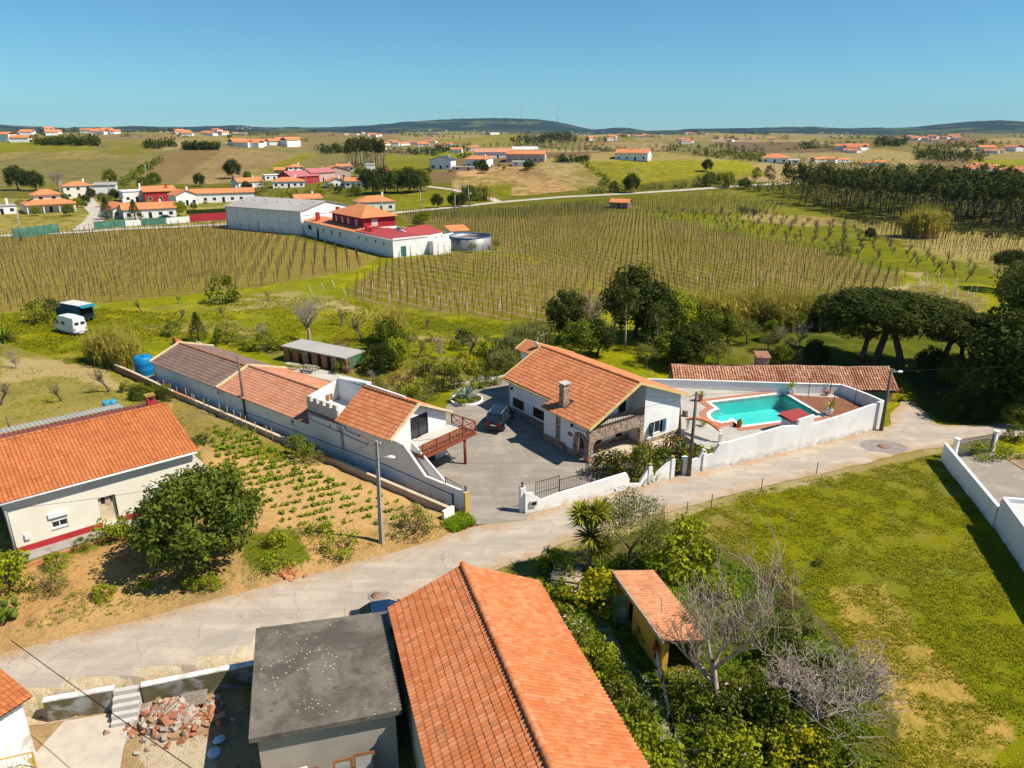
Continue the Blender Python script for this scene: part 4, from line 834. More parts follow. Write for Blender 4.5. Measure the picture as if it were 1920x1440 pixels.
corrugated('grey_sheet_roof', -.5, LW - 2.2, 8.95, 5.5, 10.8, 5.25, M_GREYROOF, lh, .3, .05)
c = MB(); c.box(10.75, 11.35, 6.6, 7.2, 5.2, 6.65); co = c.build('chimney', M_RED, lh); MB().box(10.68, 11.42, 6.53, 7.27, 6.65, 6.76).build('chimney_cap', plain('mossy_cap', (.33, .22, .05)), co); MB().box(10.9, 11.2, 6.585, 6.6, 6.35, 6.55).build('chimney_vent', M_DARK, co)
s = MB(); s.slab([(LW + .05, .6, 1.6), (LW + 1.5, .6, 1.3), (LW + 1.5, 5.5, 1.3), (LW + .05, 5.5, 1.6)], (0, 0, .12)); s.box(LW + 1.2, LW + 1.4, .7, 5.4, 0, 1.3); s.build('side_lean_to', M_RENDER, lh)
pa = MB(); pa.prism([(-2, -1.3), (7.5, -1.1), (7.5, -.03), (-2, -.03)], -.1, .06); pa.build('front_path', M_CONC, lh)
# ------------------------------------------------------------------ near house with the orange tile roof
fh = thing('near_tiled_house', 'near house seen from above with large orange tile roof beside flat concrete garage', 'house', (-6.5, 31.7, 0), math.radians(17.5))
w = MB(); wall_open(w, (.35, -14), (.35, -.35), .3, -1.3, 2.75); wall_open(w, (8.1, -.35), (8.1, -14), .3, -1.3, 2.75); w.slab([(.35, -.35, -1.3), (8.1, -.35, -1.3), (8.1, -.35, 2.9), (4.1, -.35, 4.75), (.35, -.35, 2.9)], (0, -.3, 0)); wall_open(w, (.35, -14), (8.1, -14), .3, -1.3, 2.75)
w.build('wall', plain('pale_green_render', (.58, .55, .42), .9), fh)
e1 = ((0, -14.2, 2.98), (0, 1, 0)); 
def slope_u(u_eave, z_eave, u_ridge, z_ridge, v0, v1):
 du = u_ridge - u_eave; L = v1 - v0; es = Vector((du, 0, z_ridge - z_eave)); S = es.length
 return ((u_eave, v1 if du > 0 else v0, z_eave), (0, -1 if du > 0 else 1, 0), es, L, S)
rf = roof_deck('roof', [[(0, .3, 2.96), (4.1, .3, 4.86), (4.1, -14.2, 4.86), (0, -14.2, 2.96)][::-1], [(4.1, .3, 4.86), (8.45, .3, 2.9), (8.45, -14.2, 2.9), (4.1, -14.2, 4.86)][::-1]], M_UNDER, fh)
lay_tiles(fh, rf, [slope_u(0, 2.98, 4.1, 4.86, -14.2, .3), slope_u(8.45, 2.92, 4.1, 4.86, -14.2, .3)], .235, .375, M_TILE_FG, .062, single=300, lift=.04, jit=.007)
ridge_caps(rf, (4.1, -14.2, 4.95), (4.1, .32, 4.95), M_TILE_FG, .15, .40)
# ------------------------------------------------------------------ flat roofed concrete garage
gq = [(-13.44, 30.94), (-6.80, 32.38), (-4.95, 25.33), (-11.3, 23.69)]
gar = thing('flat_roof_garage', 'grey concrete garage with flat lichen spotted roof beside the near tiled house', 'garage', (-9.2, 28.1, -1.25))
loc = lambda q: (q[0] + 9.2, q[1] - 28.1)
def inset(poly, d):
 n = len(poly); out = []
 for i in range(n):
  p0, p1, p2 = Vector(poly[i - 1]), Vector(poly[i]), Vector(poly[(i + 1) % n]); a = (p1 - p0).normalized(); b = (p2 - p1).normalized()
  n1 = Vector((-a.y, a.x)); n2 = Vector((-b.y, b.x)); m = (n1 + n2).normalized(); out.append(tuple(p1 + m * d / max(.3, m.dot(n1))))
 return out
lq = [loc(q) for q in gq][::-1]
rb = MB(); rb.prism(lq, 3.5, 3.75); gro = rb.build('roof_slab', M_SLAB, gar)
MB().prism(inset(lq, .3), 0, 3.5).build('wall', M_RENDER, gar)
# ------------------------------------------------------------------ yellow garden shed
ys = thing('yellow_shed', 'yellow garden shed with lean-to tile roof and open end', 'shed', (7.85, 30.2, 0), math.radians(15.9))
w = MB(); wall_open(w, (0, 6), (0, 0), .18, 0, 2.3, [(1.55, 2.35, 0, 1.85)]); wall_open(w, (2.2, 6), (0.18, 6), .18, 0, 2.0); wall_open(w, (2.2, 0), (2.2, 5.8), .18, 0, 1.9); w.box(.18, .32, 0, .2, 0, 2.2)
w.build('wall', M_SHEDY, ys); MB().box(.19, 2.0, 0.05, 5.8, .0, .05).build('floor', plain('clay_floor', (.40, .16, .07)), ys); MB().box(.2, 2.0, 2.6, 2.7, 0.05, 1.95).build('partition', M_DARK, ys)
rf = roof_deck('roof', [[(-.18, -.25, 2.42), (2.45, -.25, 1.98), (2.45, 6.25, 1.98), (-.18, 6.25, 2.42)]], M_UNDER, ys)
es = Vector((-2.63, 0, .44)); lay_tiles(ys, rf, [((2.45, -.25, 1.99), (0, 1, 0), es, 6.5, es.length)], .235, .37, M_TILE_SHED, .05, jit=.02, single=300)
MB().box(-.24, -.16, -.28, 6.28, 2.36, 2.50).build('verge', M_CONC, ys)
dr = MB(); dr.slab([(-.02, 4.42, .05), (-.75, 4.75, .05), (-.75, 4.75, 1.85), (-.02, 4.42, 1.85)], (.04, .04, 0)); dr.build('door', plain('green_door', (.045, .14, .04), .6, c2=(.30, .32, .28), scale=1.2), ys)
MB().box(1.55, 1.85, 3.3, 3.6, 2.14, 2.17).build('glass_tile', plain('grey_glass_tile', (.35, .38, .4), .2), ys)
# ------------------------------------------------------------------ old barn behind the pool
bn = thing('old_barn', 'low old barn with wavy weathered clay tile roof behind the pool wall', 'barn', (18.1, 73.5, -1.5), math.radians(-2.2))
BL, BD = 23.5, 5.6
w = MB(); wall_open(w, (0, .3), (BL - 3.6, .3), .35, -.8, 2.15); w.slab([(BL, .3, -.8), (BL, BD - .3, -.8), (BL, BD - .3, 2.2), (BL, 2.8, 3.7), (BL, .3, 2.2)], (-.35, 0, 0)); w.slab([(0, .3, 0), (0, BD - .3, 0), (0, BD - .3, 2.2), (0, 2.8, 3.7), (0, .3, 2.2)], (.35, 0, 0)); wall_open(w, (BL, BD - .3), (0, BD - .3), .3, 0, 2.15); w.build('wall', plain('pink_old_render', (.40, .29, .24), .9, c2=(.30, .22, .18), stain=((.18, .14, .12), .8, .5, .7)), bn)
d = MB()
for k in range(6): d.box(BL - 3.55 + k * .55, BL - 3.55 + k * .55 + .52, .32, .40, -.6, 2.1)
d.build('barn_door', M_TEAL, bn)
sag = lambda a, b: -.10 * math.sin(a * 9.) * b - .12 * b * math.sin(math.pi * a * 1.3) + .03 * math.sin(a * 37)
A, B = slope_pair(-.3, BL + .35, 2.8, 3.9, -.25, 2.2, BD + .25, 2.2)
rf = roof_deck('roof', [[(-.3, -.2, 2.0), (BL + .3, -.2, 2.0), (BL + .3, 2.8, 3.6), (-.3, 2.8, 3.6)], [(BL + .3, BD + .2, 2.0), (-.3, BD + .2, 2.0), (-.3, 2.8, 3.6), (BL + .3, 2.8, 3.6)]], M_UNDER, bn)
lay_tiles(bn, rf, [A, B], .29, .40, M_TILE_OLD, .10, 'barrel', jit=.03, sag=sag, lift=.05)
rc = MB()
for i in range(60):
 a0, a1 = i / 60, (i + 1) / 60; rc.tube([(-.3 + (BL + .6) * a0, 2.8, 3.9 + sag(a0, 1)), (-.3 + (BL + .6) * a1 + .05, 2.8, 3.92 + sag(a1, 1))], .13, 6)
tag(rc.build('ridge_tiles', plain('mortared_ridge', (.34, .22, .15), .9), bn), kind='stuff')
c = MB(); c.box(9.4, 10.7, 3.2, 4.3, 2.6, 4.75); co = c.build('chimney', plain('chimney_render', (.33, .22, .19), .9), bn); corrugated('chimney_roof', 9.25, 10.85, 3.0, 4.78, 4.5, 5.15, M_TILE_OLD, co, .22, .05); corrugated('chimney_roof', 9.25, 10.85, 3.4, 4.8, 3.0, 4.75, M_TILE_OLD, co, .22, .05)
# ------------------------------------------------------------------ house with outside stair at the lower left corner
ch_ = thing('corner_house', 'white house corner with orange tile eaves and outside stair at lower left', 'house', (-23.0, 26.4, -1.25), math.radians(62.))
w = MB(); wall_open(w, (-9, 0), (0.05, 0), .3, 0, 3.3, []); wall_open(w, (0.05, .3), (.05, 7), .3, 0, 3.3); w.build('wall', M_WHITE, ch_)
rf = roof_deck('roof', [[(-9, -.3, 3.32), (.35, -.3, 3.32), (.35, 2.6, 4.0), (-9, 2.6, 4.0)]], M_UNDER, ch_); es = Vector((0, 2.9, .68)); lay_tiles(ch_, rf, [((-5, -.35, 3.34), (1, 0, 0), es, 5.4, es.length)], .22, .36, M_TILE_LEFT, .06)
MB().box(-4, -.6, .55, .85, 3.5, 3.62).build('mortar_strip', M_CONCP, ch_)
s = MB()
for k in range(9): s.box(-.6 - k * .30 - .30, -.6 - k * .30, -1.35, -.02, 0, .27 * (k + 1) * .75 + .2)
s.box(-9, -3.3, -1.35, -.02, 0, 2.05); s.build('outside_stair', M_WHITE, ch_)
for (a, za), (b, zb) in (((-.6, .5), (-3.3, 2.1)), ((-3.3, 2.1), (-7, 2.1))):
 r = MB(); r.bar((a, -1.3, za + .85), (b, -1.3, zb + .85), .05); r.bar((a, -1.3, za + .12), (b, -1.3, zb + .12), .03)
 k = int(abs(b - a) / .16)
 for i in range(k + 1): r.bar((a + (b - a) * i / k, -1.3, za + (zb - za) * i / k + .1), (a + (b - a) * i / k, -1.3, za + (zb - za) * i / k + .85), .018)
 if b < -3.4:
  for i in range(k - 2): r.bar((a + (b - a) * i / k, -1.3, za + .12), (a + (b - a) * (i + 3) / k, -1.3, za + .85), .014)
 r.build('stair_railing', plain('yellow_rail_paint', (.55, .34, .03), .5), ch_)
MB().bar((-.58, -1.3, .1), (-.58, -1.3, 1.35), .07).build('newel_post', plain('yellow_rail_paint', (.55, .34, .03)), ch_)
MB().box(-5.6, -4.5, -1.40, -1.352, 0, 1.6).build('under_stair_door', M_DARK, ch_)
sheet('yard_paving', pxpoly([(120, 1352), (262, 1328), (232, 1400), (215, 1500), (90, 1500), (60, 1420)], -1.22), plain('cream_paving', (.50, .43, .345), .9, c2=(.42, .36, .29)), zfix=-1.215, res=.8)
# ------------------------------------------------------------------ free-standing walls
def px_wall(name, label, prof, base, mat, t=.22, zb=0., cat='wall', cap=None, zlow=None):
 "wall standing on the line base (view points); prof = view points of its top"
 bx = [b[0] for b in base]; by = [b[1] for b in base]; P3 = []
 for x, y in prof:
  g = G(x, float(np.interp(x, bx, by)), zb); v = (y - CY) / F; D_ = (CP - v * SP, -SP - v * CP); z = HC + D_[1] / D_[0] * g.y; P3.append((Vector((g.x, g.y)), z))
 o = thing(name, label, cat, (P3[0][0].x, P3[0][0].y, zb)); mb = MB(); cp = MB()
 for (a, za), (b, zb_) in zip(P3[:-1], P3[1:]):
  if (b - a).length < .03: continue
  d = (b - a).normalized(); nn = Vector((-d.y, d.x)) * t; l = lambda p, z: (p.x - P3[0][0].x, p.y - P3[0][0].y, z - zb)
  z0 = (zlow if zlow is not None else zb)
  mb.slab([l(a, z0), l(b, z0), l(b, zb_), l(a, za)], (nn.x, nn.y, 0))
  if cap: cp.slab([l(a - nn * .15, za + .002), l(b - nn * .15, zb_ + .002), l(b + nn * 1.15, zb_ + .002), l(a + nn * 1.15, za + .002)], (0, 0, .05))
 mb.build('wall_body', mat, o)
 if cap: cp.build('coping', cap, o)
 return o
SB = [(978, 962), (982, 965), (1054, 948), (1198, 913), (1295, 887), (1360, 875), (1511, 839), (1639, 807), (1660, 800)]
px_wall('low_street_wall', 'low white wall with iron fence in front of the courtyard', [(985, 925), (1000, 925), (1004, 930), (1016, 938), (1040, 928), (1173, 887), (1179, 897), (1180, 908), (1198, 907), (1217, 873), (1224, 888), (1229, 889), (1260, 860), (1262, 860)], SB, M_WHITE)
px_wall('pool_street_wall', 'tall white wall along the lane in front of the pool', [(1287, 866), (1297, 863), (1308, 859), (1315, 843), (1321, 844), (1322, 855), (1335, 851), (1345, 833), (1352, 830), (1361, 830), (1462, 800), (1490, 798), (1491, 788), (1519, 778), (1519, 796), (1570, 780), (1648, 752)], SB, M_WHITE_OLD, .25)
gp_ = G(984, 966, 0)
def pier(name, label, p, w, h, mat, orn=None):
 o = thing(name, label, 'gate post', (p.x, p.y, p.z), math.radians(22)); MB().box(-w / 2, w / 2, -w / 2, w / 2, 0, h).build('shaft', mat, o)
 if orn == 'urn': MB().lathe([(.09, 0), (.12, .07), (.05, .14), (.12, .28), (.13, .36), (.03, .46)], 10, (0, 0, h)).build('ornament', MAT['weathered_stone'], o)
 if orn == 'pot': MB().lathe([(.07, 0), (.10, .05), (.15, .16), (.13, .22), (.16, .25)], 10, (0, 0, h)).build('pot', plain('ochre_pot', (.48, .31, .11)), o)
 if orn == 'cap': MB().box(-w / 2 - .05, w / 2 + .05, -w / 2 - .05, w / 2 + .05, h, h + .09).build('cap', mat, o)
 return o
pier('gate_post', 'white gate post with urn at the courtyard entrance', Vector((.78, 47.5, 0)), .42, 2.1, M_WHITE, 'urn')
for px, py, hh, lb_ in ((1217, 908, 1.55, 'white pointed pier with ochre pot among the shrubs on the street wall'), (1259, 897, 1.75, 'white pier with ochre pot left of the small iron gate'), (1282, 891, 1.65, 'plain white pier right of the small iron gate'), (1318, 883, 1.65, 'white pier with ochre pot right of the wooden pole')):
 g = G(px, py, 0); pier('wall_pier', lb_, g + Vector((0, .1, 0)), .34 if '1282' not in str(px) else .42, hh, M_WHITE, None if 'plain' in lb_ else 'pot')
def iron_panel(name, label, a, b, z0, z1, nbar, rails=(0.04, .96), mat=None, cat='gate', bw=.022):
 a = Vector(a); b = Vector(b); o = thing(name, label, cat, (a.x, a.y, z0)); mat = mat or M_BLACKM; d = b - a; fr = MB(); h = z1 - z0
 for r in rails: fr.bar((0, 0, h * r), (d.x, d.y, h * r), .035, .035)
 fr.bar((0, 0, 0), (0, 0, h), .045); fr.bar((d.x, d.y, 0), (d.x, d.y, h), .045); fr.build('frame', mat, o)
 me = MB().bar((0, 0, 0), (0, 0, h * .98), bw).mesh('bar'); me.materials.append(mat)
 for k in range(1, nbar): 
  q = link('bar', me, None, o); q.location = (d.x * k / nbar, d.y * k / nbar, 0)
 return o
a = G(1263, 896, 0); b = G(1276, 892, 0); iron_panel('small_iron_gate', 'small black iron gate between two white piers', a, b, .1, 1.5, 7, (.05, .3, .5, .72, .96))
a = G(1002, 962, 0) + Vector((.1, .55, 0)); b = G(1190, 915, 0) + Vector((-.3, .9, 0)); m_ = a.lerp(b, .24)
iron_panel('courtyard_fence', 'long black iron fence on the low street wall', m_, b, .95, 2.05, 44, (.06, .93), cat='fence')
iron_panel('sliding_gate', 'black iron gate leaf folded back beside the courtyard gate post', a, m_ + Vector((-.05, .05, 0)), .35, 2.35, 13, (.04, .5, .97))
mbx = thing('mailbox', 'small square mailbox niche on the low white wall by the gate', 'mailbox', (*(G(1000, 948, .6).xy), .62), math.radians(22)); MB().box(-.28, .28, -.12, .1, 0, .42).build('case', M_CONCP, mbx); MB().box(-.2, .2, -.13, -.121, .08, .34).build('door', M_DARK, mbx)
LBM = Matrix.Translation((LB_O[0], LB_O[1], 0)) @ Matrix.Rotation(LB_A, 4, 'Z')
gw = thing('garden_wall', 'low narrow wall with pale coping along the vegetable plot', 'wall', LBM @ Vector((-.35, -1.25, 0)), LB_A)
x0 = 0
for k in range(12):
 x1 = x0 - 4.55; top_ = lambda x: .74 + (.28 if x < -42 else 0) * min(1, (-x - 42) / 6); m = MB(); m.slab([(x1, 0, -.1), (x0, 0, -.1), (x0, 0, top_(x0)), (x1, 0, top_(x1))], (0, .2, 0)); m.build('wall_bay', M_RENDER if k < 9 else plain('brick_wall', (.38, .17, .09), .9), gw)
 m = MB(); m.slab([(x1 + .01, -.05, top_(x1)), (x0, -.05, top_(x0)), (x0, .25, top_(x0)), (x1 + .01, .25, top_(x1))], (0, 0, .06)); m.build('coping', plain('cream_coping', (.58, .47, .33), .9) if k % 5 != 3 else plain('brick_coping', (.46, .2, .1), .9), gw); x0 = x1
MB().box(-.02, .2, -.9, .2, -.1, 1.0).build('end_return', M_WHITE, gw)
for nm, lbl, pts in (('retaining_wall', 'short mossy retaining wall with white top beside the outside stair', [(-23.6, 28.5), (-20.5, 29.35)]), ('retaining_wall', 'long mossy retaining wall with white top beside the rubble heap', [(-19.2, 29.55), (-13.6, 31.3)])):
 o = thing(nm, lbl, 'wall', (pts[0][0], pts[0][1], -1.3)); dx, dy = pts[1][0] - pts[0][0], pts[1][1] - pts[0][1]
 mat = plain('mossy_wall', (.30, .30, .30), .95, c2=(.14, .11, .06), scale=.8, stain=((.12, .10, .05), .9, .42, .55), bmp=.5, bscale=10.)
 MB().wall((0, 0), (dx, dy), .3, 0, 1.32).build('wall_body', mat, o); MB().wall((-.02, .0), (dx, dy), .34, 1.32, 1.40).build('coping', M_WHITE, o)
stt = thing('yard_steps', 'white concrete steps from the lane down to the sunken yard', 'steps', (-19.9, 29.4, -1.25), math.radians(15))
for k in range(5): MB().box(-.62, .62, -1.3 + k * .3, -1.02 + k * .3, 0, .24 * (k + 1)).build('step', M_CONCP, stt)
# ------------------------------------------------------------------ right-hand property
rw = thing('boundary_wall', 'long low white wall running along the right edge of the green field', 'wall', (37.6, 56.4, 0)); MB().wall((0, 0), (-2.55, -11.1), .26, -.1, 1.68).build('wall_body', M_WHITE, rw)
fb = thing('flat_roof_annex', 'white flat roofed annex with gravel roof at the right edge', 'annex', (35.0, 45.25, 0)); pq = [(0, 0), (14, -2.5), (11, -15), (-3.6, -12.2)]; pq = pq[::-1] if False else pq
pq = [(0, 0), (-3.6, -12.2), (10.4, -15), (14, -2.5)]
MB().prism(pq, -.1, 2.2).build('wall', M_WHITE, fb); MB().prism(inset(pq, .26), 2.2, 2.215).build('gravel_roof', plain('white_gravel', (.56, .54, .52), .95, c2=(.42, .40, .38), scale=12., bmp=.6, bscale=20.), fb)
pb = MB(); 
for i in range(4): pb.wall(Vector(inset(pq, .13)[i]), Vector(inset(pq, .13)[(i + 1) % 4]), .258, 2.2, 2.52)
pb.build('parapet', M_WHITE, fb)
ga, gb = Vector((39.0, 56.9, 0)), Vector((42.9, 58.2, 0))
sg = thing('slatted_gate', 'grey metal slatted gate between white posts at the right', 'gate', ga); d = gb - ga; fr = MB(); fr.bar((0.2, 0.06, .05), (0.2, .06, 1.75), .07); fr.bar((d.x, d.y, .05), (d.x, d.y, 1.75), .07); fr.bar((.2, .06, 1.75), (d.x, d.y, 1.75), .06); fr.bar((.2, .06, .08), (d.x, d.y, .08), .06); M_GATE = plain('gate_grey', (.10, .11, .12), .5, .3); fr.build('frame', M_GATE, sg)
for k in range(9): MB().bar((.22, .06, .25 + k * .17), (d.x - .02, d.y, .25 + k * .17), .03, .09).build('slat', M_GATE, sg)
pier('gate_post', 'white post left of the slatted metal gate', ga + Vector((-.15, -.05, 0)), .32, 1.85, M_WHITE, 'cap'); pier('gate_post', 'white post right of the slatted metal gate', gb + Vector((.25, .1, 0)), .32, 1.95, M_WHITE, 'cap')
sheet('driveway', [(38.0, 56.6), (43.2, 58.0), (43.8, 45.0), (35.3, 45.5)], M_YARD, .05, 1.5)
sheet('garden_beds', [(43.4, 57.6), (60, 60), (60, 45), (44.0, 45.2)], road_material('bed_soil', (.34, .22, .12), (.26, .18, .10), (.45, .42, .36), (.40, .30, .18), .5), .04, 1.5)
# ------------------------------------------------------------------ pool terrace
def off_poly(poly, d): return inset(poly[::-1], -d)[::-1] if sum(a[0] * b[1] - b[0] * a[1] for a, b in zip(poly, poly[1:] + poly[:1])) < 0 else inset(poly, -d)
COP = off_poly(POOL, .38); BRD = off_poly(POOL, 1.05)
M_PAVE, _t, _b = nt('deck_paving'); _b.inputs['Roughness'].default_value = .9
_br = N(_t, 'ShaderNodeTexBrick', Scale=1., offset=0., **{'Mortar Size': .012, 'Brick Width': .6, 'Row Height': .6}); _mp = N(_t, 'ShaderNodeMapping'); _mp.inputs['Rotation'].default_value = (0, 0, math.radians(-20)); _t.links.new(pos(_t), _mp.inputs[0]); _t.links.new(_mp.outputs[0], _br.inputs[0])
_br.inputs['Color1'].default_value = (.42, .385, .34, 1); _br.inputs['Color2'].default_value = (.37, .34, .30, 1); _br.inputs['Mortar'].default_value = (.16, .15, .12, 1)
_t.links.new(mixc(_t, ramp(_t, noise(_t, .6, 6., .6), .42, .66, 0, .6), _br.outputs[0], (.50, .46, .40)), _b.inputs['Base Color'])
sheet('pool_terrace', DECK, M_PAVE, res=1.5, holes=[BRD], zfix=DECK_Z)
edge = MB(); 
for a, b in zip(DECK, DECK[1:] + DECK[:1]): edge.slab([(a[0], a[1], -2.4), (b[0], b[1], -2.4), (b[0], b[1], DECK_Z - .004), (a[0], a[1], DECK_Z - .004)], (0, 0.01, 0))
tag(edge.build('terrace_edge', M_CONC), kind='structure')
sp = thing('swimming_pool', 'turquoise swimming pool with scalloped end and white coping', 'pool', (POOL[0][0], POOL[0][1], DECK_Z)); o0 = POOL[0]
pl = lambda q: (q[0] - o0[0], q[1] - o0[1])
def ring(inner, outer, z0, z1, name, mat):
 n = len(inner); mb = MB()
 for i in range(n):
  j = (i + 1) % n; a, b, c, d = pl(inner[i]), pl(inner[j]), pl(outer[j]), pl(outer[i])
  mb.add([(*a, z1), (*b, z1), (*c, z1), (*d, z1), (*a, z0), (*b, z0), (*c, z0), (*d, z0)], [(0, 1, 2, 3), (0, 4, 5, 1), (3, 2, 6, 7)])
 return mb.build(name, mat, sp)
ring(POOL, COP, -.3, .05, 'coping', plain('white_coping', (.78, .76, .72), .7)); ring(COP, BRD, -.3, .03, 'brick_border', plain('brick_paving', (.42, .175, .095), .85, c2=(.36, .15, .09), scale=4.))
M_POOL = plain('pool_liner', (.16, .66, .62), .6, c2=(.13, .60, .58), scale=.4)
bs = MB(); n = len(POOL); bot = [(*pl(q), -1.6) for q in POOL]; tp = [(*pl(q), -.0) for q in POOL]; bs.add(tp + bot, [(i, (i + 1) % n, n + (i + 1) % n, n + i) for i in range(n)] + [tuple(range(n, 2 * n))]); bs.build('basin', M_POOL, sp)
M_WATER = bpy.data.materials.new('pool_water'); M_WATER.use_nodes = True; t = M_WATER.node_tree; t.nodes.remove(t.nodes['Principled BSDF']); tr_ = N(t, 'ShaderNodeBsdfTransparent'); tr_.inputs[0].default_value = (.62, .95, .94, 1); gl = N(t, 'ShaderNodeBsdfGlossy', Roughness=.03); fz = N(t, 'ShaderNodeFresnel', IOR=1.33); mx = N(t, 'ShaderNodeMixShader'); bp = N(t, 'ShaderNodeBump', Strength=.12, Distance=.05); t.links.new(noise(t, 2.2, 3.), bp.inputs['Height']); t.links.new(bp.outputs[0], gl.inputs['Normal']); t.links.new(bp.outputs[0], fz.inputs['Normal'])
t.links.new(fz.outputs[0], mx.inputs[0]); t.links.new(tr_.outputs[0], mx.inputs[1]); t.links.new(gl.outputs[0], mx.inputs[2]); t.links.new(mx.outputs[0], t.nodes['Material Output'].inputs[0])
wme = bpy.data.meshes.new('water'); wme.from_pydata([(*pl(q), -.16) for q in POOL], [], [tuple(range(n))]); link('water', wme, M_WATER, sp)
for k in range(3):
 pass
cc = G(1345, 781, DECK_Z)
stp = MB()
for k in range(3):
 stp.lathe([(1.5 - k * .38, -.55 - k * .33), (1.5 - k * .38, -.25 - (2 - k) * 0 - k * .33 + .0)], 18, (cc.x - o0[0] + .75, cc.y - o0[1] + .1, -.2))
wd = [flat(*q, DECK_Z + .03) for q in ((1486, 742), (1578, 747), (1645, 772), (1560, 783), (1545, 778))]
tdk = thing('timber_deck', 'brown timber deck between the pool and the back wall', 'deck', (wd[0][0], wd[0][1], DECK_Z)); du = Vector((wd[2][0] - wd[1][0], wd[2][1] - wd[1][1])).normalized(); 
bb = [(q[0] - wd[0][0], q[1] - wd[0][1]) for q in wd]
xs = [q[0] for q in bb]; ys_ = [q[1] for q in bb]; yy = min(ys_)
while yy < max(ys_):
 cr = []
 for (x0, y0), (x1, y1) in zip(bb, bb[1:] + bb[:1]):
  if (y0 > yy) != (y1 > yy): cr.append(x0 + (yy - y0) / (y1 - y0) * (x1 - x0))
 if len(cr) >= 2 and max(cr) - min(cr) > .3: MB().box(min(cr), max(cr), yy, yy + .135, .03, .07).build('board', M_DECKW, tdk)
 yy += .145
BW = [(1195, 724), (1280, 728), (1426, 734), (1484, 738), (1575, 739), (1652, 776)]
px_wall('pool_back_wall', 'white wall behind the pool in front of the old barn', [(1195, 711), (1276, 713), (1470, 719), (1575, 722), (1620, 739), (1652, 753)], BW, M_WHITE, .2, DECK_Z, zlow=-1.0, cap=M_WHITE)
ph = thing('pump_house', 'small white pump house with red sheet roof on the pool wall', 'shed', (25.4, 59.55, .6), math.radians(26)); MB().box(.1, 2.3, .25, 1.4, 0, 1.75).build('wall', M_WHITE, ph); corrugated('roof', -.15, 2.55, -.1, 1.88, 1.75, 2.06, M_REDROOF, ph, .3, .03); MB().box(-.15, 2.55, -.1, 1.75, 1.76, 1.82).build('roof_edge', M_REDROOF, ph)
aa, ab = Vector((16.35, 61.1)), Vector((18.6, 58.35)); ac = thing('tiled_arch', 'curved tiled arch on white posts at the pool entrance', 'arch', (aa.x, aa.y, .3)); d = ab - aa; am = MB(); am.box(-.12, .12, -.12, .12, 0, 1.6); am.build('post', M_WHITE, ac); am = MB(); am.box(d.x - .12, d.x + .12, d.y - .12, d.y + .12, 0, 1.45); am.build('post', M_WHITE, ac)
me = None
for k in range(22):
 t0 = k / 22; p = Vector((d.x * t0, d.y * t0, 1.55 + math.sin(math.pi * (t0 * .9 + .05)) * .55)); q = Vector((d.x * (t0 + 1 / 22), d.y * (t0 + 1 / 22), 1.55 + math.sin(math.pi * ((t0 + 1 / 22) * .9 + .05)) * .55)); dd = d.normalized(); nn = Vector((-dd.y, dd.x, 0))
 MB().tube([p - nn * .32 + Vector((0, 0, .12)), p + nn * .32 + Vector((0, 0, .12))], .075, 6).build('arch_tile', M_TILE_HOUSE, ac); MB().bar(p, q, .22, .14).build('arch_segment', M_WHITE, ac)
# ------------------------------------------------------------------ warehouse, winery and tank across the vineyard
wh = thing('white_warehouse', 'large white warehouse with grey low gable roof beyond the vineyard', 'warehouse', (-58.9, 202.3, 0), math.radians(-30))
w = MB(); w.slab([(0, 0, 0), (0, 20, 0), (0, 20, 6.5), (0, 10, 8.5), (0, 0, 6.5)], (-.3, 0, 0)); w.slab([(-31, 0, 0), (-31, 20, 0), (-31, 20, 6.5), (-31, 10, 8.5), (-31, 0, 6.5)], (.3, 0, 0)); w.box(-31, 0, 0, .3, 0, 6.5); w.box(-31, 0, 19.7, 20, 0, 6.5); w.build('wall', M_WHITE, wh)
for k in range(8): MB().box(-30.6 + k * 4.35, -30.3 + k * 4.35, -.14, -.002, 0, 6.4).build('pilaster', M_WHITE, wh)
for k in range(5): MB().box(.002, .16, k * 4.85 + .1, k * 4.85 + .4, 0, 6.4).build('pilaster', M_WHITE, wh)
MB().box(.003, .14, .4, 19.6, 5.3, 5.6).build('tie_beam', M_WHITE, wh)
rf = MB(); rf.slab([(-31.4, -.4, 6.45), (.4, -.4, 6.45), (.4, 10, 8.6), (-31.4, 10, 8.6)], (0, 0, .12)); rf.slab([(-31.4, 10, 8.6), (.4, 10, 8.6), (.4, 20.4, 6.45), (-31.4, 20.4, 6.45)], (0, 0, .12)); rf.build('roof', M_GREYROOF, wh)
for k in range(9): MB().box(-29 + k * 3.3, -28 + k * 3.3, 5 + (k % 3) * 1.2, 5.9 + (k % 3) * 1.2, 7.75 + (k % 3) * .25, 7.85 + (k % 3) * .25).build('roof_light', plain('roof_light', (.5, .5, .48)), wh)
wy = thing('winery_wing', 'long low white building with orange and red roofs and red upper storey', 'winery', (-27.15, 163.4, 0), math.radians(-51.5))
w = MB(); w.box(-50, 0, 0, 9.5, 0, 3.9); w.box(-2, 2.0, 9.5, 14.5, 0, 3.2); w.build('wall', M_WHITE, wy)
rf = MB(); rf.slab([(-50, -.25, 3.95), (-19, -.25, 3.95), (-19, 5, 4.9), (-50, 5, 4.9)], (0, 0, .1)); rf.slab([(-50, 5, 4.9), (-19, 5, 4.9), (-19, 9.7, 4.0), (-50, 9.7, 4.0)], (0, 0, .1)); rf.build('orange_roof', M_FARROOF, wy)
rf = MB(); rf.slab([(-19, .2, 4.2), (.1, .2, 3.95), (.1, 9.3, 4.05), (-19, 9.3, 4.3)], (0, 0, .08)); rf.build('red_roof', M_REDROOF, wy)
MB().box(-.25, .05, 0, 9.5, 3.9, 4.4).build('end_parapet', M_WHITE, wy); MB().box(-19, -.3, -.05, .2, 3.9, 4.02).build('edge_parapet', M_WHITE, wy)
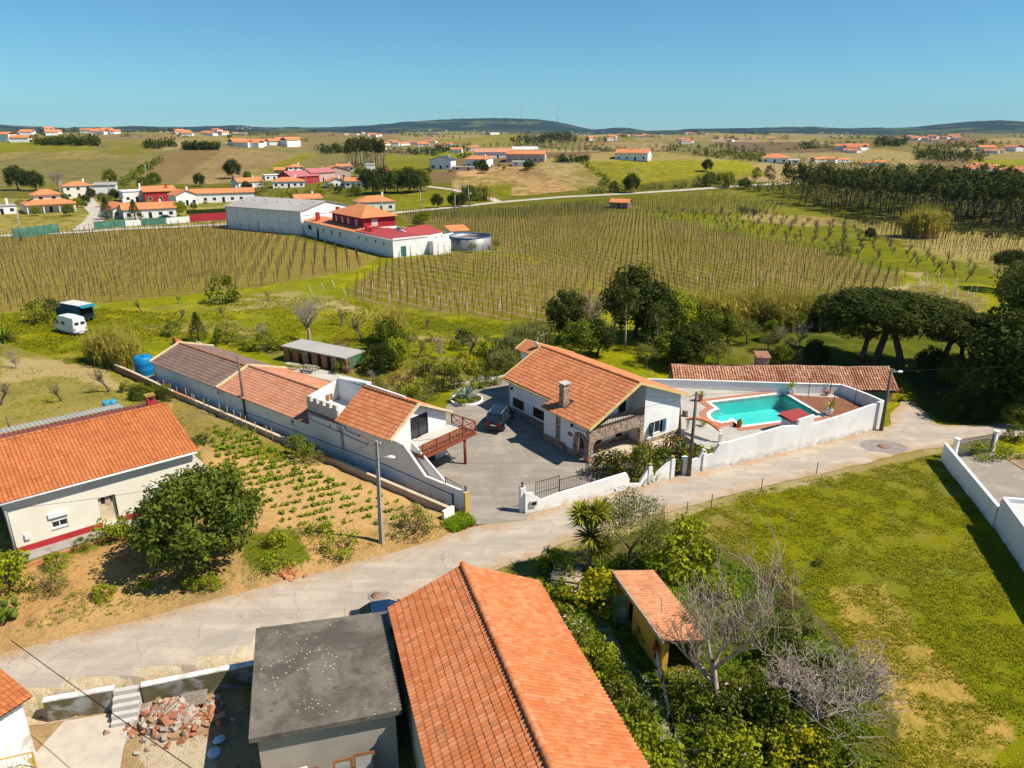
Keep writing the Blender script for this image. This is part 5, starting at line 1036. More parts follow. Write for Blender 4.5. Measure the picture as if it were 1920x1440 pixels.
w = MB(); w.box(-38, -20, 3.2, 12.2, 3.8, 7.2); w.build('upper_storey', plain('crimson_render', (.36, .018, .028), .8), wy); MB().box(-20.4, -19.9, 3.0, 12.4, 3.9, 4.5).build('white_band', M_WHITE, wy)
rf = MB(); e = [(-38.8, 2.4, 7.1), (-19.2, 2.4, 7.1), (-19.2, 13, 7.1), (-38.8, 13, 7.1)]; a, b = (-31, 7.7, 9.6), (-27, 7.7, 9.6); rf.add(e + [a, b], [(0, 1, 5, 4), (1, 2, 5), (2, 3, 4, 5), (3, 0, 4), (3, 2, 1, 0)]); rf.build('hip_roof', M_FARROOF, wy)
for uu, v0, h in ((-45, 1.5, 6.6), (-38.4, 4.5, 8.4), (-17.5, 2.2, 5.2), (-15.8, 2.4, 5.2)): MB().box(uu, uu + .9, v0, v0 + .9, 4, h).build('chimney', M_RED, wy)
def pane(parent, a, b, z0, z1, mat=None, name='window', out=.03):
 "shallow framed window on a far wall; a->b along the wall, outer side right-hand"
 a = Vector(a); b = Vector(b); d = (b - a).normalized(); n = Vector((d.y, -d.x)) * out; f = MB(); f.slab([(*(a - d * .08), z0 - .08), (*(b + d * .08), z0 - .08), (*(b + d * .08), z1 + .08), (*(a - d * .08), z1 + .08)], (n.x, n.y, 0)); o = f.build(name, M_ALU, parent)
 f = MB(); m = n * 1.05; f.slab([(*(a + m), z0), (*(b + m), z0), (*(b + m), z1), (*(a + m), z1)], (n.x * .3, n.y * .3, 0)); f.build('pane', mat or M_GLASS, o); return o
for uu, ww in ((-47, 2.2), (-41, .7), (-37.5, .8), (-32.5, .8), (-27.5, .8), (-17, .6), (-13, .6), (-8.5, .6), (-4.5, .6)): pane(wy, (uu, 0), (uu + ww, 0), 1.9 if ww > .65 else 2.5, 3.2)
pane(wy, (-41.5, 0), (-40.2, 0), .1, 2.3, M_DARK, 'door')
for uu in (-36, -32.5, -29, -24.5): pane(wy, (uu, 3.2), (uu + 1.0, 3.2), 5.0, 6.3, plain('pale_blind', (.55, .5, .5)))
pane(wy, (-20, 5.5), (-20, 7.0), 5.0, 6.5, plain('pale_blind', (.55, .5, .5))); pane(wy, (0, 2), (0, 3.4), .1, 2.5, M_TEAL, 'door')
w2 = thing('red_roof_annex', 'white annex with red gable roof between the winery and the tank', 'annex', (-23.4, 174.8, 0), math.radians(60)); w = MB(); w.box(0, 11, 0, 9, 0, 3.2); w.slab([(0, 0, 3.2), (0, 9, 3.2), (0, 4.5, 4.8)], (11, 0, 0)); w.build('wall', M_WHITE, w2)
MB().slab([(.3, -.1, 3.2), (10.7, -.1, 3.2), (10.7, 4.5, 4.85), (.3, 4.5, 4.85)], (0, 0, .1)).slab([(.3, 4.5, 4.85), (10.7, 4.5, 4.85), (10.7, 9.1, 3.2), (.3, 9.1, 3.2)], (0, 0, .1)).build('roof', M_REDROOF, w2); pane(w2, (2, 0), (3, 0), .1, 2.3, M_TEAL, 'door'); pane(w2, (8, 0), (8.8, 0), .1, 2.2, M_DARK, 'door')
yw = thing('winery_yard_wall', 'white yard wall from the winery to the small orange roofed hut', 'wall', (-18, 184, 0)); MB().wall((0, 0), (5, 7.4), .3, 0, 2.6).build('wall_body', M_WHITE, yw); MB().wall((-20, 26), (-3, 8), .3, 0, 2.2).build('rear_wall_body', M_WHITE, yw)
sh_ = thing('orange_roof_hut', 'small white hut with orange roof just left of the round tank', 'hut', (-14.5, 190.5, 0), math.radians(25)); MB().box(-2.5, 2.5, -2, 2, 0, 2.9).build('wall', M_WHITE, sh_); MB().slab([(-2.8, -2.3, 2.9), (2.8, -2.3, 2.9), (2.8, 2.3, 3.9), (-2.8, 2.3, 3.9)], (0, 0, .12)).build('roof', M_FARROOF, sh_)
tk = thing('round_water_tank', 'round grey irrigation tank with blue rim in the vineyard', 'tank', (-10.4, 178.7, 0)); t_ = MB(); k = 36
V = []; 
for r, z in ((5.2, 0), (5.2, 3.0), (5.05, 3.0), (5.05, 1.9)):
 for i in range(k): V.append((r * math.cos(2 * math.pi * i / k), r * math.sin(2 * math.pi * i / k), z))
t_.add(V, [(j * k + i, j * k + (i + 1) % k, (j + 1) * k + (i + 1) % k, (j + 1) * k + i) for j in range(3) for i in range(k)], True); t_.build('shell', plain('tank_steel', (.20, .21, .215), .5, .3, c2=(.33, .32, .30), scale=.4), tk); MB().lathe([(5.02, 0), (5.02, .02)], 36, (0, 0, 1.9)).build('cover', plain('tank_cover', (.52, .46, .40), .8, c2=(.25, .17, .12), scale=.35), tk)
rm = MB(); rm.tube([(5.15 * math.cos(2 * math.pi * i / 36), 5.15 * math.sin(2 * math.pi * i / 36), 3.02) for i in range(37)], .13, 6, cap=False); rm.build('rim', plain('rim_blue', (.03, .12, .30)), tk)
# ------------------------------------------------------------------ village houses
def vhouse(px, py, w_, d_, h, rot, label, roof='hip', wall=None, rm=None, nwin=3, rise=None, storeys=1, chim=True, porch=False, name='village_house', cat='house', group=None, door=True, ov=.45):
 g = G(px, py); o = thing(name, label, cat, (g.x, g.y, g.z - .1), math.radians(rot) - math.atan2(g.x, g.y), group); wall = wall or M_WHITE; rm = rm or M_FARROOF; rise = rise or d_ * .2
 d_ = float(d_); x0, x1, y0, y1 = -w_ / 2, w_ / 2, 0., d_
 b = MB(); b.box(x0, x1, y0, y1, 0, h)
 if roof == 'gable': b.slab([(x0, y0, h), (x0, y1, h), (x0, (y0 + y1) / 2, h + rise)], (w_, 0, 0))
 if roof == 'gablex': b.slab([(x0, y0, h), (x1, y0, h), (0, y0, h + rise)], (0, d_, 0))
 b.build('wall', wall, o); r = MB(); X0, X1, Y0, Y1 = x0 - ov, x1 + ov, y0 - ov, y1 + ov; zz = h - .1
 if roof == 'hip':
  k = min(w_, d_) / 2; r.add([(X0, Y0, zz), (X1, Y0, zz), (X1, Y1, zz), (X0, Y1, zz), (X0 + k + ov, (Y0 + Y1) / 2, h + rise), (X1 - k - ov, (Y0 + Y1) / 2, h + rise)], [(0, 1, 5, 4), (1, 2, 5), (2, 3, 4, 5), (3, 0, 4), (3, 2, 1, 0)])
 elif roof == 'gable':
  m = d_ / 2; r.slab([(X0, Y0, zz), (X1, Y0, zz), (X1, m, h + rise + .06), (X0, m, h + rise + .06)], (0, 0, .14)); r.slab([(X0, m, h + rise + .06), (X1, m, h + rise + .06), (X1, Y1, zz), (X0, Y1, zz)], (0, 0, .14))
 elif roof == 'gablex':
  r.slab([(X0, Y1, zz), (X0, Y0, zz), (0, Y0, h + rise + .06), (0, Y1, h + rise + .06)], (0, 0, .14)); r.slab([(0, Y1, h + rise + .06), (0, Y0, h + rise + .06), (X1, Y0, zz), (X1, Y1, zz)], (0, 0, .14))
 elif roof == 'flat': r.box(X0 + .2, X1 - .2, Y0 + .2, Y1 - .2, h, h + .25)
 elif roof == 'shed': r.slab([(X0, Y0, zz), (X1, Y0, zz), (X1, Y1, h + rise), (X0, Y1, h + rise)], (0, 0, .14))
 r.build('roof', rm, o)
 for s in range(storeys):
  zb = s * h / storeys
  for i in range(nwin):
   u = x0 + w_ * (i + .5) / nwin
   if door and s == 0 and i == nwin // 2: pane(o, (u - .5, 0), (u + .5, 0), zb + .1, zb + 2.1, M_DARK, 'door')
   else: pane(o, (u - .6, 0), (u + .6, 0), zb + .95, zb + 2.05)
  for i in range(2): pane(o, (x1, d_ * (i + .35) / 2), (x1, d_ * (i + .35) / 2 + 1.1), zb + .95, zb + 2.05)
 if chim: MB().box(x1 * .45, x1 * .45 + .7, d_ * .55, d_ * .55 + .7, h, h + rise + 1.0).build('chimney', wall, o)
 if porch:
  q = MB()
  for i in range(4): q.box(x0 + (w_ - .4) * i / 3, x0 + (w_ - .4) * i / 3 + .35, -2.2, -1.85, 0, h - .3)
  q.build('porch_columns', wall, o); MB().slab([(x0 - .4, -2.6, h - .35), (x1 + .4, -2.6, h - .35), (x1 + .4, .0, h + .1), (x0 - .4, .0, h + .1)], (0, 0, .14)).build('porch_roof', rm, o)
 return o
VH = [
 (97, 398, 15, 10, 3.3, 8, 'cream villa with columned porch and small upper storey beside the pale track', dict(porch=True, wall=M_CREAM)),
 (150, 372, 11, 8, 5.4, 5, 'two storey pale house with hip roof behind the cream villa', dict(storeys=2, wall=M_CREAM)),
 (198, 363, 9, 6, 4.0, -8, 'plain white shed right of the two storey pale house', dict(roof='shed', rm=M_GREYROOF, nwin=0, chim=False, rise=.6, cat='shed', name='white_shed')),
 (5, 402, 9, 7, 2.8, 5, 'low unfinished white house at the far left edge', dict(rm=M_GREYROOF, roof='flat')),
 (236, 408, 8, 9, 3.0, 20, 'small white gable house left of the conifers behind the netting', dict(roof='gablex')),
 (283, 409, 16, 8, 3.2, 4, 'long white house with orange gable roof behind the green netting', dict(roof='gable', nwin=5)),
 (258, 378, 10, 9, 4.2, 10, 'white house with shaded blue side wall at the village edge', dict(roof='flat', rm=M_WHITE)),
 (303, 378, 12, 8, 4.2, 6, 'white house with red parapet and strip windows', dict(roof='shed', wall=M_RED)),
 (352, 385, 8, 9, 4., 18, 'white gable ended house with tall chimney left of the long terrace villa', dict(roof='gablex')),
 (420, 379, 24, 8, 3.8, 2, 'very long white villa with terrace doors and orange roof', dict(roof='gable', nwin=7, rise=1.4)),
 (707, 396, 13.5, 9, 3.6, 12, 'beige house with orange hip roof beside the far road', dict(wall=M_CREAM, nwin=4)),
 (580, 386, 10, 7, 2.8, 14, 'small beige gable house behind the warehouse', dict(roof='gable', wall=M_CREAM)),
 (542, 352, 15, 9, 3.2, 2, 'white hip roofed house with blue trimmed windows left of the pink halls', dict(nwin=5)),
 (472, 352, 13, 8, 3.0, 25, 'low white house with pale orange roof behind the olive bush', dict(roof='gable')),
 (515, 338, 10, 7, 2.8, 10, 'low white outbuilding above the hip roofed house', dict(roof='flat', rm=M_WHITE, chim=False)),
 (535, 329, 12, 6, 3.2, -4, 'orange walled house with orange roof at the top of the village', dict(roof='gable', wall=plain('orange_render', (.6, .36, .14)))),
 (556, 328, 9, 7, 4.6, 10, 'tall white two storey house with many balconies', dict(storeys=2, roof='hip')),
 (574, 345, 17, 12, 4., 35, 'dark red hall with pinkish sheet roof', dict(roof='gable', wall=M_RED, rm=plain('pink_sheet', (.47, .15, .15)), nwin=3)),
 (607, 340, 15, 10, 4.6, 35, 'second pink roofed hall with peach end wall', dict(roof='gable', wall=M_PINK, rm=plain('pink_sheet', (.47, .15, .15)), nwin=3)),
 (632, 335, 15, 10, 4.5, 10, 'peach coloured hall with arched gable', dict(roof='gablex', wall=M_PINK, nwin=2)),
 (632, 352, 8, 8, 3.0, 12, 'white cottage with orange roof in front of the peach hall', dict(roof='gablex')),
 (663, 352, 8, 7, 3.2, -5, 'white cottage with short palm beside it', dict(roof='gable')),
 (648, 322, 10, 6, 3.2, 0, 'small orange roofed house under the eucalyptus stand', dict(roof='gable')),
 (695, 326, 5, 4, 5.2, 0, 'small white tower block near the eucalyptus stand', dict(roof='flat', rm=M_WHITE, nwin=1, chim=False, cat='tower', name='white_tower')),
 (722, 332, 9, 6, 2.6, 20, 'brick coloured shed under the dark cypress hedge', dict(roof='gable', wall=M_PINK)),
 (826, 317, 12, 9, 5.0, -20, 'white house with dark blue roof on the hill', dict(roof='gablex', rm=plain('blue_slate', (.05, .07, .1)), storeys=1)),
 (868, 321, 12, 4, 2.2, -4, 'low pale yard building right of the blue roofed house', dict(roof='flat', rm=M_CONCP, wall=M_PINK, chim=False, nwin=2)),
 (892, 314, 13, 9, 4.4, -25, 'white house with orange mono pitch roof on the hill', dict(roof='shed', rise=1.6)),
 (985, 304, 22, 9, 4.4, -8, 'long pink house with gable wing on the hill', dict(roof='gable', wall=M_PINK, nwin=6)),
 (975, 312, 9, 5, 2.6, -8, 'small white flat hut before the long pink house', dict(roof='flat', rm=M_WHITE, chim=False, nwin=2)),
 (925, 297, 22, 10, 3.6, 4, 'pink roofed sheds behind the hill houses', dict(roof='gable', rm=M_FARROOF2, nwin=4)),
 (985, 288, 26, 14, 4.0, 4, 'pale grey roofed packing hall on the ridge', dict(roof='gable', rm=plain('pale_sheet', (.6, .58, .56)), nwin=4, chim=False, cat='hall')),
 (890, 283, 13, 8, 4.0, 10, 'white house with terracotta roof behind the hill houses', dict(roof='hip')),
 (855, 287, 12, 8, 3.8, -10, 'small white house with orange roof near the round tree', dict(roof='gable')),
 (1183, 301, 19, 10, 4.2, -14, 'white farmhouse with orange roof alone on the green hilltop', dict(roof='gable', nwin=4)),
 (1452, 306, 15, 11, 3.2, 0, 'white pavilion with pyramid orange roof above the eucalyptus wood', dict(nwin=3)),
 (1480, 308, 10, 5, 2.4, 0, 'low white terrace beside the pyramid roofed pavilion', dict(roof='flat', rm=M_WHITE, chim=False)),
 (1160, 391, 7, 5, 2.3, -18, 'lonely brick hut with clay roof among the vine rows', dict(roof='gable', wall=plain('hut_brick', (.30, .2, .14)), nwin=1, chim=False, rise=1.1, name='field_hut', cat='hut')),
]
for px, py, w_, d_, h, rot, lb_, kw in VH: vhouse(px, py, w_, d_, h, rot, lb_, **kw)
up = G(97, 398)
villa = [o for o in COL.objects if o.get('label', '').startswith('cream villa')][0]
MB().box(-4.2, 4.2, 3, 8, 3.3, 6.2).build('upper_storey', M_CREAM, villa); r = MB(); r.add([(-5, 2.2, 6.1), (5, 2.2, 6.1), (5, 8.8, 6.1), (-5, 8.8, 6.1), (-1.4, 5.5, 7.8), (1.4, 5.5, 7.8)], [(0, 1, 5, 4), (1, 2, 5), (2, 3, 4, 5), (3, 0, 4), (3, 2, 1, 0)]); r.build('upper_roof', M_FARROOF, villa)
for i in range(2): pane(villa, (-2.6 + i * 4, 3), (-1.4 + i * 4, 3), 4.3, 5.4)
def tiny_proto(kind):
 w_, d_, h = ((12, 8, 3.4), (18, 9, 3.6), (10, 9, 5.4), (34, 14, 5.))[kind]; g = 'far white farmhouses scattered over the plain' if kind < 3 else 'far pale sheds on the plain'
 o = thing('far_house' if kind < 3 else 'far_shed', 'tiny distant white house with orange roof far out on the plain' if kind < 3 else 'tiny distant pale shed far out on the plain', 'house' if kind < 3 else 'shed', (0, 0, -50), 0, g)
 MB().box(-w_ / 2, w_ / 2, 0, d_, 0, h).build('wall', M_WHITE, o); r = MB(); m = d_ / 2; r.slab([(-w_ / 2 - .4, -.4, h - .05), (w_ / 2 + .4, -.4, h - .05), (w_ / 2 + .4, m, h + 1.7), (-w_ / 2 - .4, m, h + 1.7)], (0, 0, .15)); r.slab([(-w_ / 2 - .4, m, h + 1.7), (w_ / 2 + .4, m, h + 1.7), (w_ / 2 + .4, d_ + .4, h - .05), (-w_ / 2 - .4, d_ + .4, h - .05)], (0, 0, .15)); r.build('roof', M_FARROOF if kind < 3 else plain('pale_sheet', (.6, .58, .56)), o); return o
protos = [tiny_proto(k) for k in range(4)]; used = [False] * 4
def put_tiny(px, py, k):
 g = G(px, py); o = protos[k] if not used[k] else copy_tree(protos[k]); used[k] = True; o.location = (g.x, g.y, g.z - .3); s = .62 if py > 285 else 1.; o.scale = (s, s, s); o.rotation_euler.z = rnd.uniform(-.8, .8) - math.atan2(g.x, g.y)
clusters = [(20, 266, 20, 1, 2, 3), (60, 250, 45, 4, 14, 0), (200, 249, 40, 3, 12, 0), (400, 252, 60, 3, 12, 0), (455, 239, 18, 3, 7, 0), (470, 276, 25, 3, 5, 0), (540, 274, 15, 5, 5, 1), (690, 254, 40, 4, 9, 0), (700, 277, 25, 4, 4, 1), (770, 272, 40, 4, 7, 1),
   (830, 274, 20, 3, 4, 0), (930, 252, 25, 2, 3, 3), (1100, 250, 40, 3, 9, 0), (1130, 262, 30, 3, 6, 0), (1310, 252, 30, 3, 8, 0), (1300, 266, 30, 3, 4, 0), (1560, 252, 40, 4, 10, 0), (1590, 283, 30, 4, 7, 0), (1640, 310, 18, 3, 3, 0), (1560, 302, 25, 3, 4, 1), (1750, 262, 60, 4, 12, 0), (1830, 320, 30, 5, 6, 1), (1890, 326, 30, 6, 6, 1), (1400, 262, 50, 4, 6, 0), (850, 247, 90, 3, 10, 0), (1210, 256, 50, 3, 7, 0), (1880, 285, 40, 3, 4, 0)]
for cx_, cy_, sx_, sy_, cnt, kd in clusters:
 for k in range(min(cnt, 14)): put_tiny(cx_ + rnd.uniform(-sx_, sx_), cy_ + rnd.uniform(-sy_, sy_), kd if rnd.random() < .7 else rnd.randrange(3))
# ------------------------------------------------------------------ wind turbines on the far hill
def turbine():
 o = thing('wind_turbine', 'x', 'turbine', (0, 0, -50), 0, 'wind turbines on the far hill'); m = plain('turbine_white', (.72, .72, .72), .5); MB().tube([(0, 0, -5), (0, 0, 82)], [2.6, 1.5], 8).build('tower', m, o); MB().box(-1.8, 1.8, -3, 7, 80.5, 84.5).build('nacelle', m, o); MB().lathe([(.3, 0), (1.6, 1.2), (1.8, 3)], 8, (0, 0, 0)).build('hub', m, o).matrix_local = Matrix.Translation((0, -6, 82.5)) @ Matrix.Rotation(-math.pi / 2, 4, 'X')
 for k in range(3):
  b = MB().slab([(-1.2, -4.5, 1), (1.6, -4.5, 4), (1.3, -4.5, 20), (.3, -4.5, 46), (-.3, -4.5, 46), (-.9, -4.5, 20)], (0, .7, 0)).build('blade', m, o); b.matrix_local = Matrix.Translation((0, 0, 82.5)) @ Matrix.Rotation(k * 2.094, 4, 'Y')
 return o
tb = turbine(); tlab = ['leftmost small', 'second from left small', 'left of the close pair', 'right of the close pair', 'first of the middle three', 'second of the middle three', 'third and taller of the middle three', 'lone one left of the summit', 'tall one on the summit', 'rightmost one on the falling shoulder']
for k, (px, py, hpx) in enumerate(((763, 226, 15), (791, 225, 14), (813, 223, 14), (822, 223, 14), (851, 221, 14), (860, 220, 14), (868, 220, 17), (930, 219, 19), (977, 221, 22), (1045, 230, 26))):
 o = tb if k == 0 else copy_tree(tb); d_ = RIDGE - 100; az = AZ(px); x, y = d_ * math.sin(az), d_ * math.cos(az); o.location = (x, y, H(x, y)); s = hpx / F * d_ / 105.; o.scale = (s, s, s); o['label'] = 'white wind turbine on the far hill, ' + tlab[k]
 for c in o.children:
  if c.name.startswith('blade'): c.matrix_local = Matrix.Translation((0, 0, 82.5)) @ Matrix.Rotation(k * .7 + int(c.name[-3:] or 0 if c.name[-3:].isdigit() else 0) * 2.094, 4, 'Y')
# ------------------------------------------------------------------ plants
def leaf_mat(name, c1, c2, tr=.25, nscale=.9, rough=.6):
 if name in MAT: return MAT[name]
 if c1[1] >= c1[0] * .8: c1, c2 = (c1[0] * 1.15, c1[1] * 1.15, c1[2] * .5), (c2[0] * 1.15, c2[1] * 1.12, c2[2] * .5)
 m, t, b = nt(name); MAT[name] = m; b.inputs['Roughness'].default_value = .7; b.inputs['Specular IOR Level'].default_value = .12
 a = N(t, 'ShaderNodeAttribute', attribute_name='tint').outputs['Fac']; oi = N(t, 'ShaderNodeObjectInfo').outputs['Random']
 s = N(t, 'ShaderNodeMath', operation='MULTIPLY_ADD'); t.links.new(oi, s.inputs[0]); s.inputs[1].default_value = .25; t.links.new(a, s.inputs[2])
 c = mixc(t, ramp(t, s.outputs[0], .1, 1.1), c1, c2); c = mixc(t, ramp(t, noise(t, nscale, 3.), .4, .7, 0., .45), c, tuple(x * .5 for x in c1)); t.links.new(c, b.inputs['Base Color'])
 tl = N(t, 'ShaderNodeBsdfTranslucent'); t.links.new(c, tl.inputs[0]); mx = N(t, 'ShaderNodeMixShader'); mx.inputs[0].default_value = tr; t.links.new(b.outputs[0], mx.inputs[1]); t.links.new(tl.outputs[0], mx.inputs[2]); t.links.new(mx.outputs[0], t.nodes['Material Output'].inputs[0]); return m
LM = dict(loquat=leaf_mat('loquat_leaf', (.045, .075, .014), (.14, .165, .04)), camellia=leaf_mat('camellia_leaf', (.07, .105, .010), (.30, .28, .025)), lime=leaf_mat('lime_leaf', (.13, .17, .010), (.31, .33, .022)), yellow=leaf_mat('yellow_leaf', (.17, .19, .010), (.44, .38, .012)),
          olive=leaf_mat('olive_leaf', (.085, .10, .04), (.24, .24, .11)), dark=leaf_mat('dark_leaf', (.025, .042, .010), (.085, .10, .022)), mid=leaf_mat('mid_leaf', (.07, .10, .012), (.19, .215, .03)), pine=leaf_mat('pine_needle', (.022, .038, .009), (.095, .11, .024)),
          euc=leaf_mat('eucalyptus_leaf', (.04, .055, .018), (.12, .125, .042)), cane=leaf_mat('cane_leaf', (.24, .21, .055), (.52, .43, .18)), yucca=leaf_mat('yucca_leaf', (.12, .15, .016), (.40, .38, .07)), agave=leaf_mat('agave_leaf', (.13, .17, .30), (.26, .32, .55)), brown=leaf_mat('brown_leaf', (.13, .06, .02), (.26, .14, .05)),
          grass=leaf_mat('grass_blade', (.14, .155, .006), (.28, .26, .012)), white=leaf_mat('white_flower', (.6, .47, .45), (.78, .62, .6)), orange=leaf_mat('orange_flower', (.50, .20, .02), (.62, .33, .03)), flower=leaf_mat('yellow_flower', (.5, .38, .005), (.62, .5, .01)), sage=leaf_mat('sage_leaf', (.11, .12, .06), (.25, .25, .14)), veg=leaf_mat('vegetable_leaf', (.09, .16, .010), (.22, .30, .02)))
M_BARK = plain('bark', (.13, .10, .075), .95, c2=(.07, .052, .04), scale=4., bmp=.5, bscale=14.)
M_BARKP = plain('pale_bark', (.44, .35, .26), .95, c2=(.28, .22, .16), scale=3., stain=((.42, .30, .09), 2., .58, .72))
M_TWIG = plain('pale_twig', (.38, .31, .245), .95, c2=(.24, .19, .15), scale=3.)
M_TWIGD = plain('dark_twig', (.12, .092, .07), .95)
def leaves(R, C, Rad, per, ll, lw, up=.35, shell=.55, droop=0.):
 "leaf quads around clump centres; C (k,3), Rad (k,) or (k,3)"
 k = len(C); idx = np.repeat(np.arange(k), per); n_ = len(idx); d = R.normal(size=(n_, 3)); d /= np.linalg.norm(d, axis=1)[:, None]
 rad = np.asarray(Rad)[idx]; rad = rad[:, None] if rad.ndim == 1 else rad
 P0 = C[idx] + d * rad * (shell + (1 - shell) * R.rand(n_, 1) ** .6)
 nrm = d + R.normal(size=(n_, 3)) * .6 + np.array([0, 0, up]); nrm /= np.linalg.norm(nrm, axis=1)[:, None]
 a = np.cross(nrm, R.normal(size=(n_, 3))); a[:, 2] -= droop; a /= np.linalg.norm(a, axis=1)[:, None] + 1e-9; b = np.cross(nrm, a)
 s = (.7 + .6 * R.rand(n_, 1)); L = a * ll * s; W = b * lw * s
 V = np.stack([P0 - L * .5, P0 - L * .05 + W * .5, P0 + L * .5 - nrm * ll * .12, P0 - L * .05 - W * .5], 1).reshape(-1, 3); tint = np.repeat(np.clip(R.rand(n_) * .55 + .45 * R.rand(k)[idx], 0, 1), 4)
 return V, np.arange(n_ * 4).reshape(-1, 4), tint
def blades(R, base, ln, wd, lean, n_, spread=.0, curve=.35):
 "narrow blades rising from points base (m,3): n_ each"
 m_ = len(base); idx = np.repeat(np.arange(m_), n_); k = len(idx); az = R.rand(k) * 2 * np.pi; le = lean * (.3 + .9 * R.rand(k)); l = ln * (.6 + .7 * R.rand(k)); dr = np.stack([np.cos(az), np.sin(az), np.zeros(k)], 1); sd = np.stack([-np.sin(az), np.cos(az), np.zeros(k)], 1)
 b0 = base[idx] + dr * (R.rand(k, 1) * spread); z = np.array([0, 0, 1.]); mid = b0 + (dr * np.sin(le)[:, None] + z * np.cos(le)[:, None]) * (l * .55)[:, None]; le2 = le + curve * (1 + R.rand(k)); tip = mid + (dr * np.sin(le2)[:, None] + z * np.cos(le2)[:, None]) * (l * .5)[:, None]; w2 = sd * (wd / 2)
 V = np.stack([b0 - w2 * .6, b0 + w2 * .6, mid + w2, mid - w2, tip + w2 * .1, tip - w2 * .1], 1).reshape(-1, 3); o = np.arange(k)[:, None] * 6; Fq = np.concatenate([o + np.array([0, 1, 2, 3]), o + np.array([3, 2, 4, 5])], 0); return V, Fq, np.repeat(R.rand(k), 6)
def cat_leaf(parts):
 V = []; Fq = []; T = []; o = 0
 for v, f, t in parts: V.append(v); Fq.append(f + o); T.append(t); o += len(v)
 return np.concatenate(V), np.concatenate(Fq), np.concatenate(T)
def leaf_mesh(name, parts):
 v, f, t = cat_leaf(parts) if isinstance(parts, list) else parts; me = np_mesh(name, v, f); vattr(me, 'tint', t, 'FLOAT'); return me
def crown_clumps(R, n_, rx, ry, rz, cz, r0, r1, bottom=-.5, hollow=.45):
 C_ = []
 while len(C_) < n_:
  d = R.normal(size=3); d /= np.linalg.norm(d)
  if d[2] < bottom: continue
  s = hollow + (1 - hollow) * R.rand() ** .5; C_.append((d[0] * rx * s, d[1] * ry * s, cz + d[2] * rz * s))
 return np.array(C_), r0 + (r1 - r0) * R.rand(n_)
def branch_tree(R, h, spread, levels=4, r0=.14, nb=3, up=.55, curve=.35, sides=5, minr=.006, first=.28, mat=None, lenf=.72):
 "bare branching skeleton: one mesh"
 mb = MB()
 def grow(p, d, L, r, lev):
  k = 4 if lev > 1 else 3; pts = [p]; rad = [r]; q = p; dd = d
  for i in range(k):
   dd = (dd + Vector(R.normal(size=3)) * curve * .35 + Vector((0, 0, .05))).normalized(); q = q + dd * (L / k); pts.append(q); rad.append(max(minr, r * (1 - .45 * (i + 1) / k)))
  mb.tube(pts, rad, sides if lev > 2 else (4 if lev > 0 else 3), cap=False)
  if lev == 0: return
  m_ = nb + (1 if R.rand() < .5 else 0)
  for i in range(m_):
   t = .35 + .65 * (i + R.rand() * .6) / m_; j = min(k, max(1, int(t * k + .5))); az = R.rand() * 2 * math.pi; out = Vector((math.cos(az), math.sin(az), 0)); nd = (dd * (.55) + out * spread * (.6 + .6 * R.rand()) + Vector((0, 0, up * (.3 + R.rand())))).normalized(); grow(pts[j], nd, L * lenf * (.75 + .5 * R.rand()), rad[j] * (.62 + .15 * R.rand()), lev - 1)
 grow(Vector((0, 0, -.1)), Vector((R.normal() * .08, R.normal() * .08, 1)).normalized(), h * first, r0, levels); return mb
def trunk_mb(R, h, r0, lean=.06, forks=3, fork_z=.5, reach=1.0):
 mb = MB(); x, y = R.normal() * lean * h, R.normal() * lean * h; top = Vector((x, y, h * fork_z)); mb.tube([(0, 0, -.15), (x * .4, y * .4, h * fork_z * .5), top], [r0 * 1.25, r0, r0 * .8], 7)
 for k in range(forks):
  a = 2 * math.pi * (k + R.rand() * .5) / forks; e = top + Vector((math.cos(a) * reach, math.sin(a) * reach, h * (1 - fork_z) * (.55 + .3 * R.rand()))); mb.tube([top - Vector((0, 0, .1)), top.lerp(e, .5) + Vector((0, 0, .1)), e], [r0 * .6, r0 * .42, r0 * .15], 5)
 return mb
class Plant:
 "prototype: list of (part name, mesh, material)"
 def __init__(s, name, cat, parts): s.name, s.cat, s.parts = name, cat, parts
 def put(s, loc, label, scale=1., rz=None, group=None, sz=None):
  o = thing(s.name, label, s.cat, loc, rnd.uniform(0, 6.28) if rz is None else rz, group); o.scale = (scale, scale, scale * (sz or 1.))
  for nm, me, mat in s.parts: link(nm, me, mat, o)
  return o
def P_tree(seed, name, h, rx, rz, cz, nclump, per, ll, lw, mat, r0=.14, cr=(.5, .9), bottom=-.5, forks=3, ry=None, bark=None, up=.35, extra=None, droop=0., trunkh=None, hollow=.45, shell=.55):
 R = np.random.RandomState(seed); C_, Rd = crown_clumps(R, nclump, rx, ry or rx, rz, cz, cr[0], cr[1], bottom, hollow); parts = [leaves(R, C_, Rd, per, ll, lw, up, droop=droop, shell=shell)]
 me = leaf_mesh(name + '_crown', parts); me.materials.append(LM[mat]); tm = trunk_mb(R, trunkh or cz, r0, forks=forks, fork_z=.55, reach=rx * .5).mesh(name + '_trunk'); tm.materials.append(bark or M_BARK)
 pr = [('crown', me, LM[mat]), ('trunk', tm, bark or M_BARK)]
 if extra:
  em, cnt, el = extra; v = leaves(R, C_, Rd * 1.08, cnt, el, el * .8, .8, .95); m2 = leaf_mesh(name + '_blossom', v); m2.materials.append(LM[em]); pr.append(('blossom', m2, LM[em]))
 return Plant(name, 'tree' if h > 2.5 else 'shrub', pr)
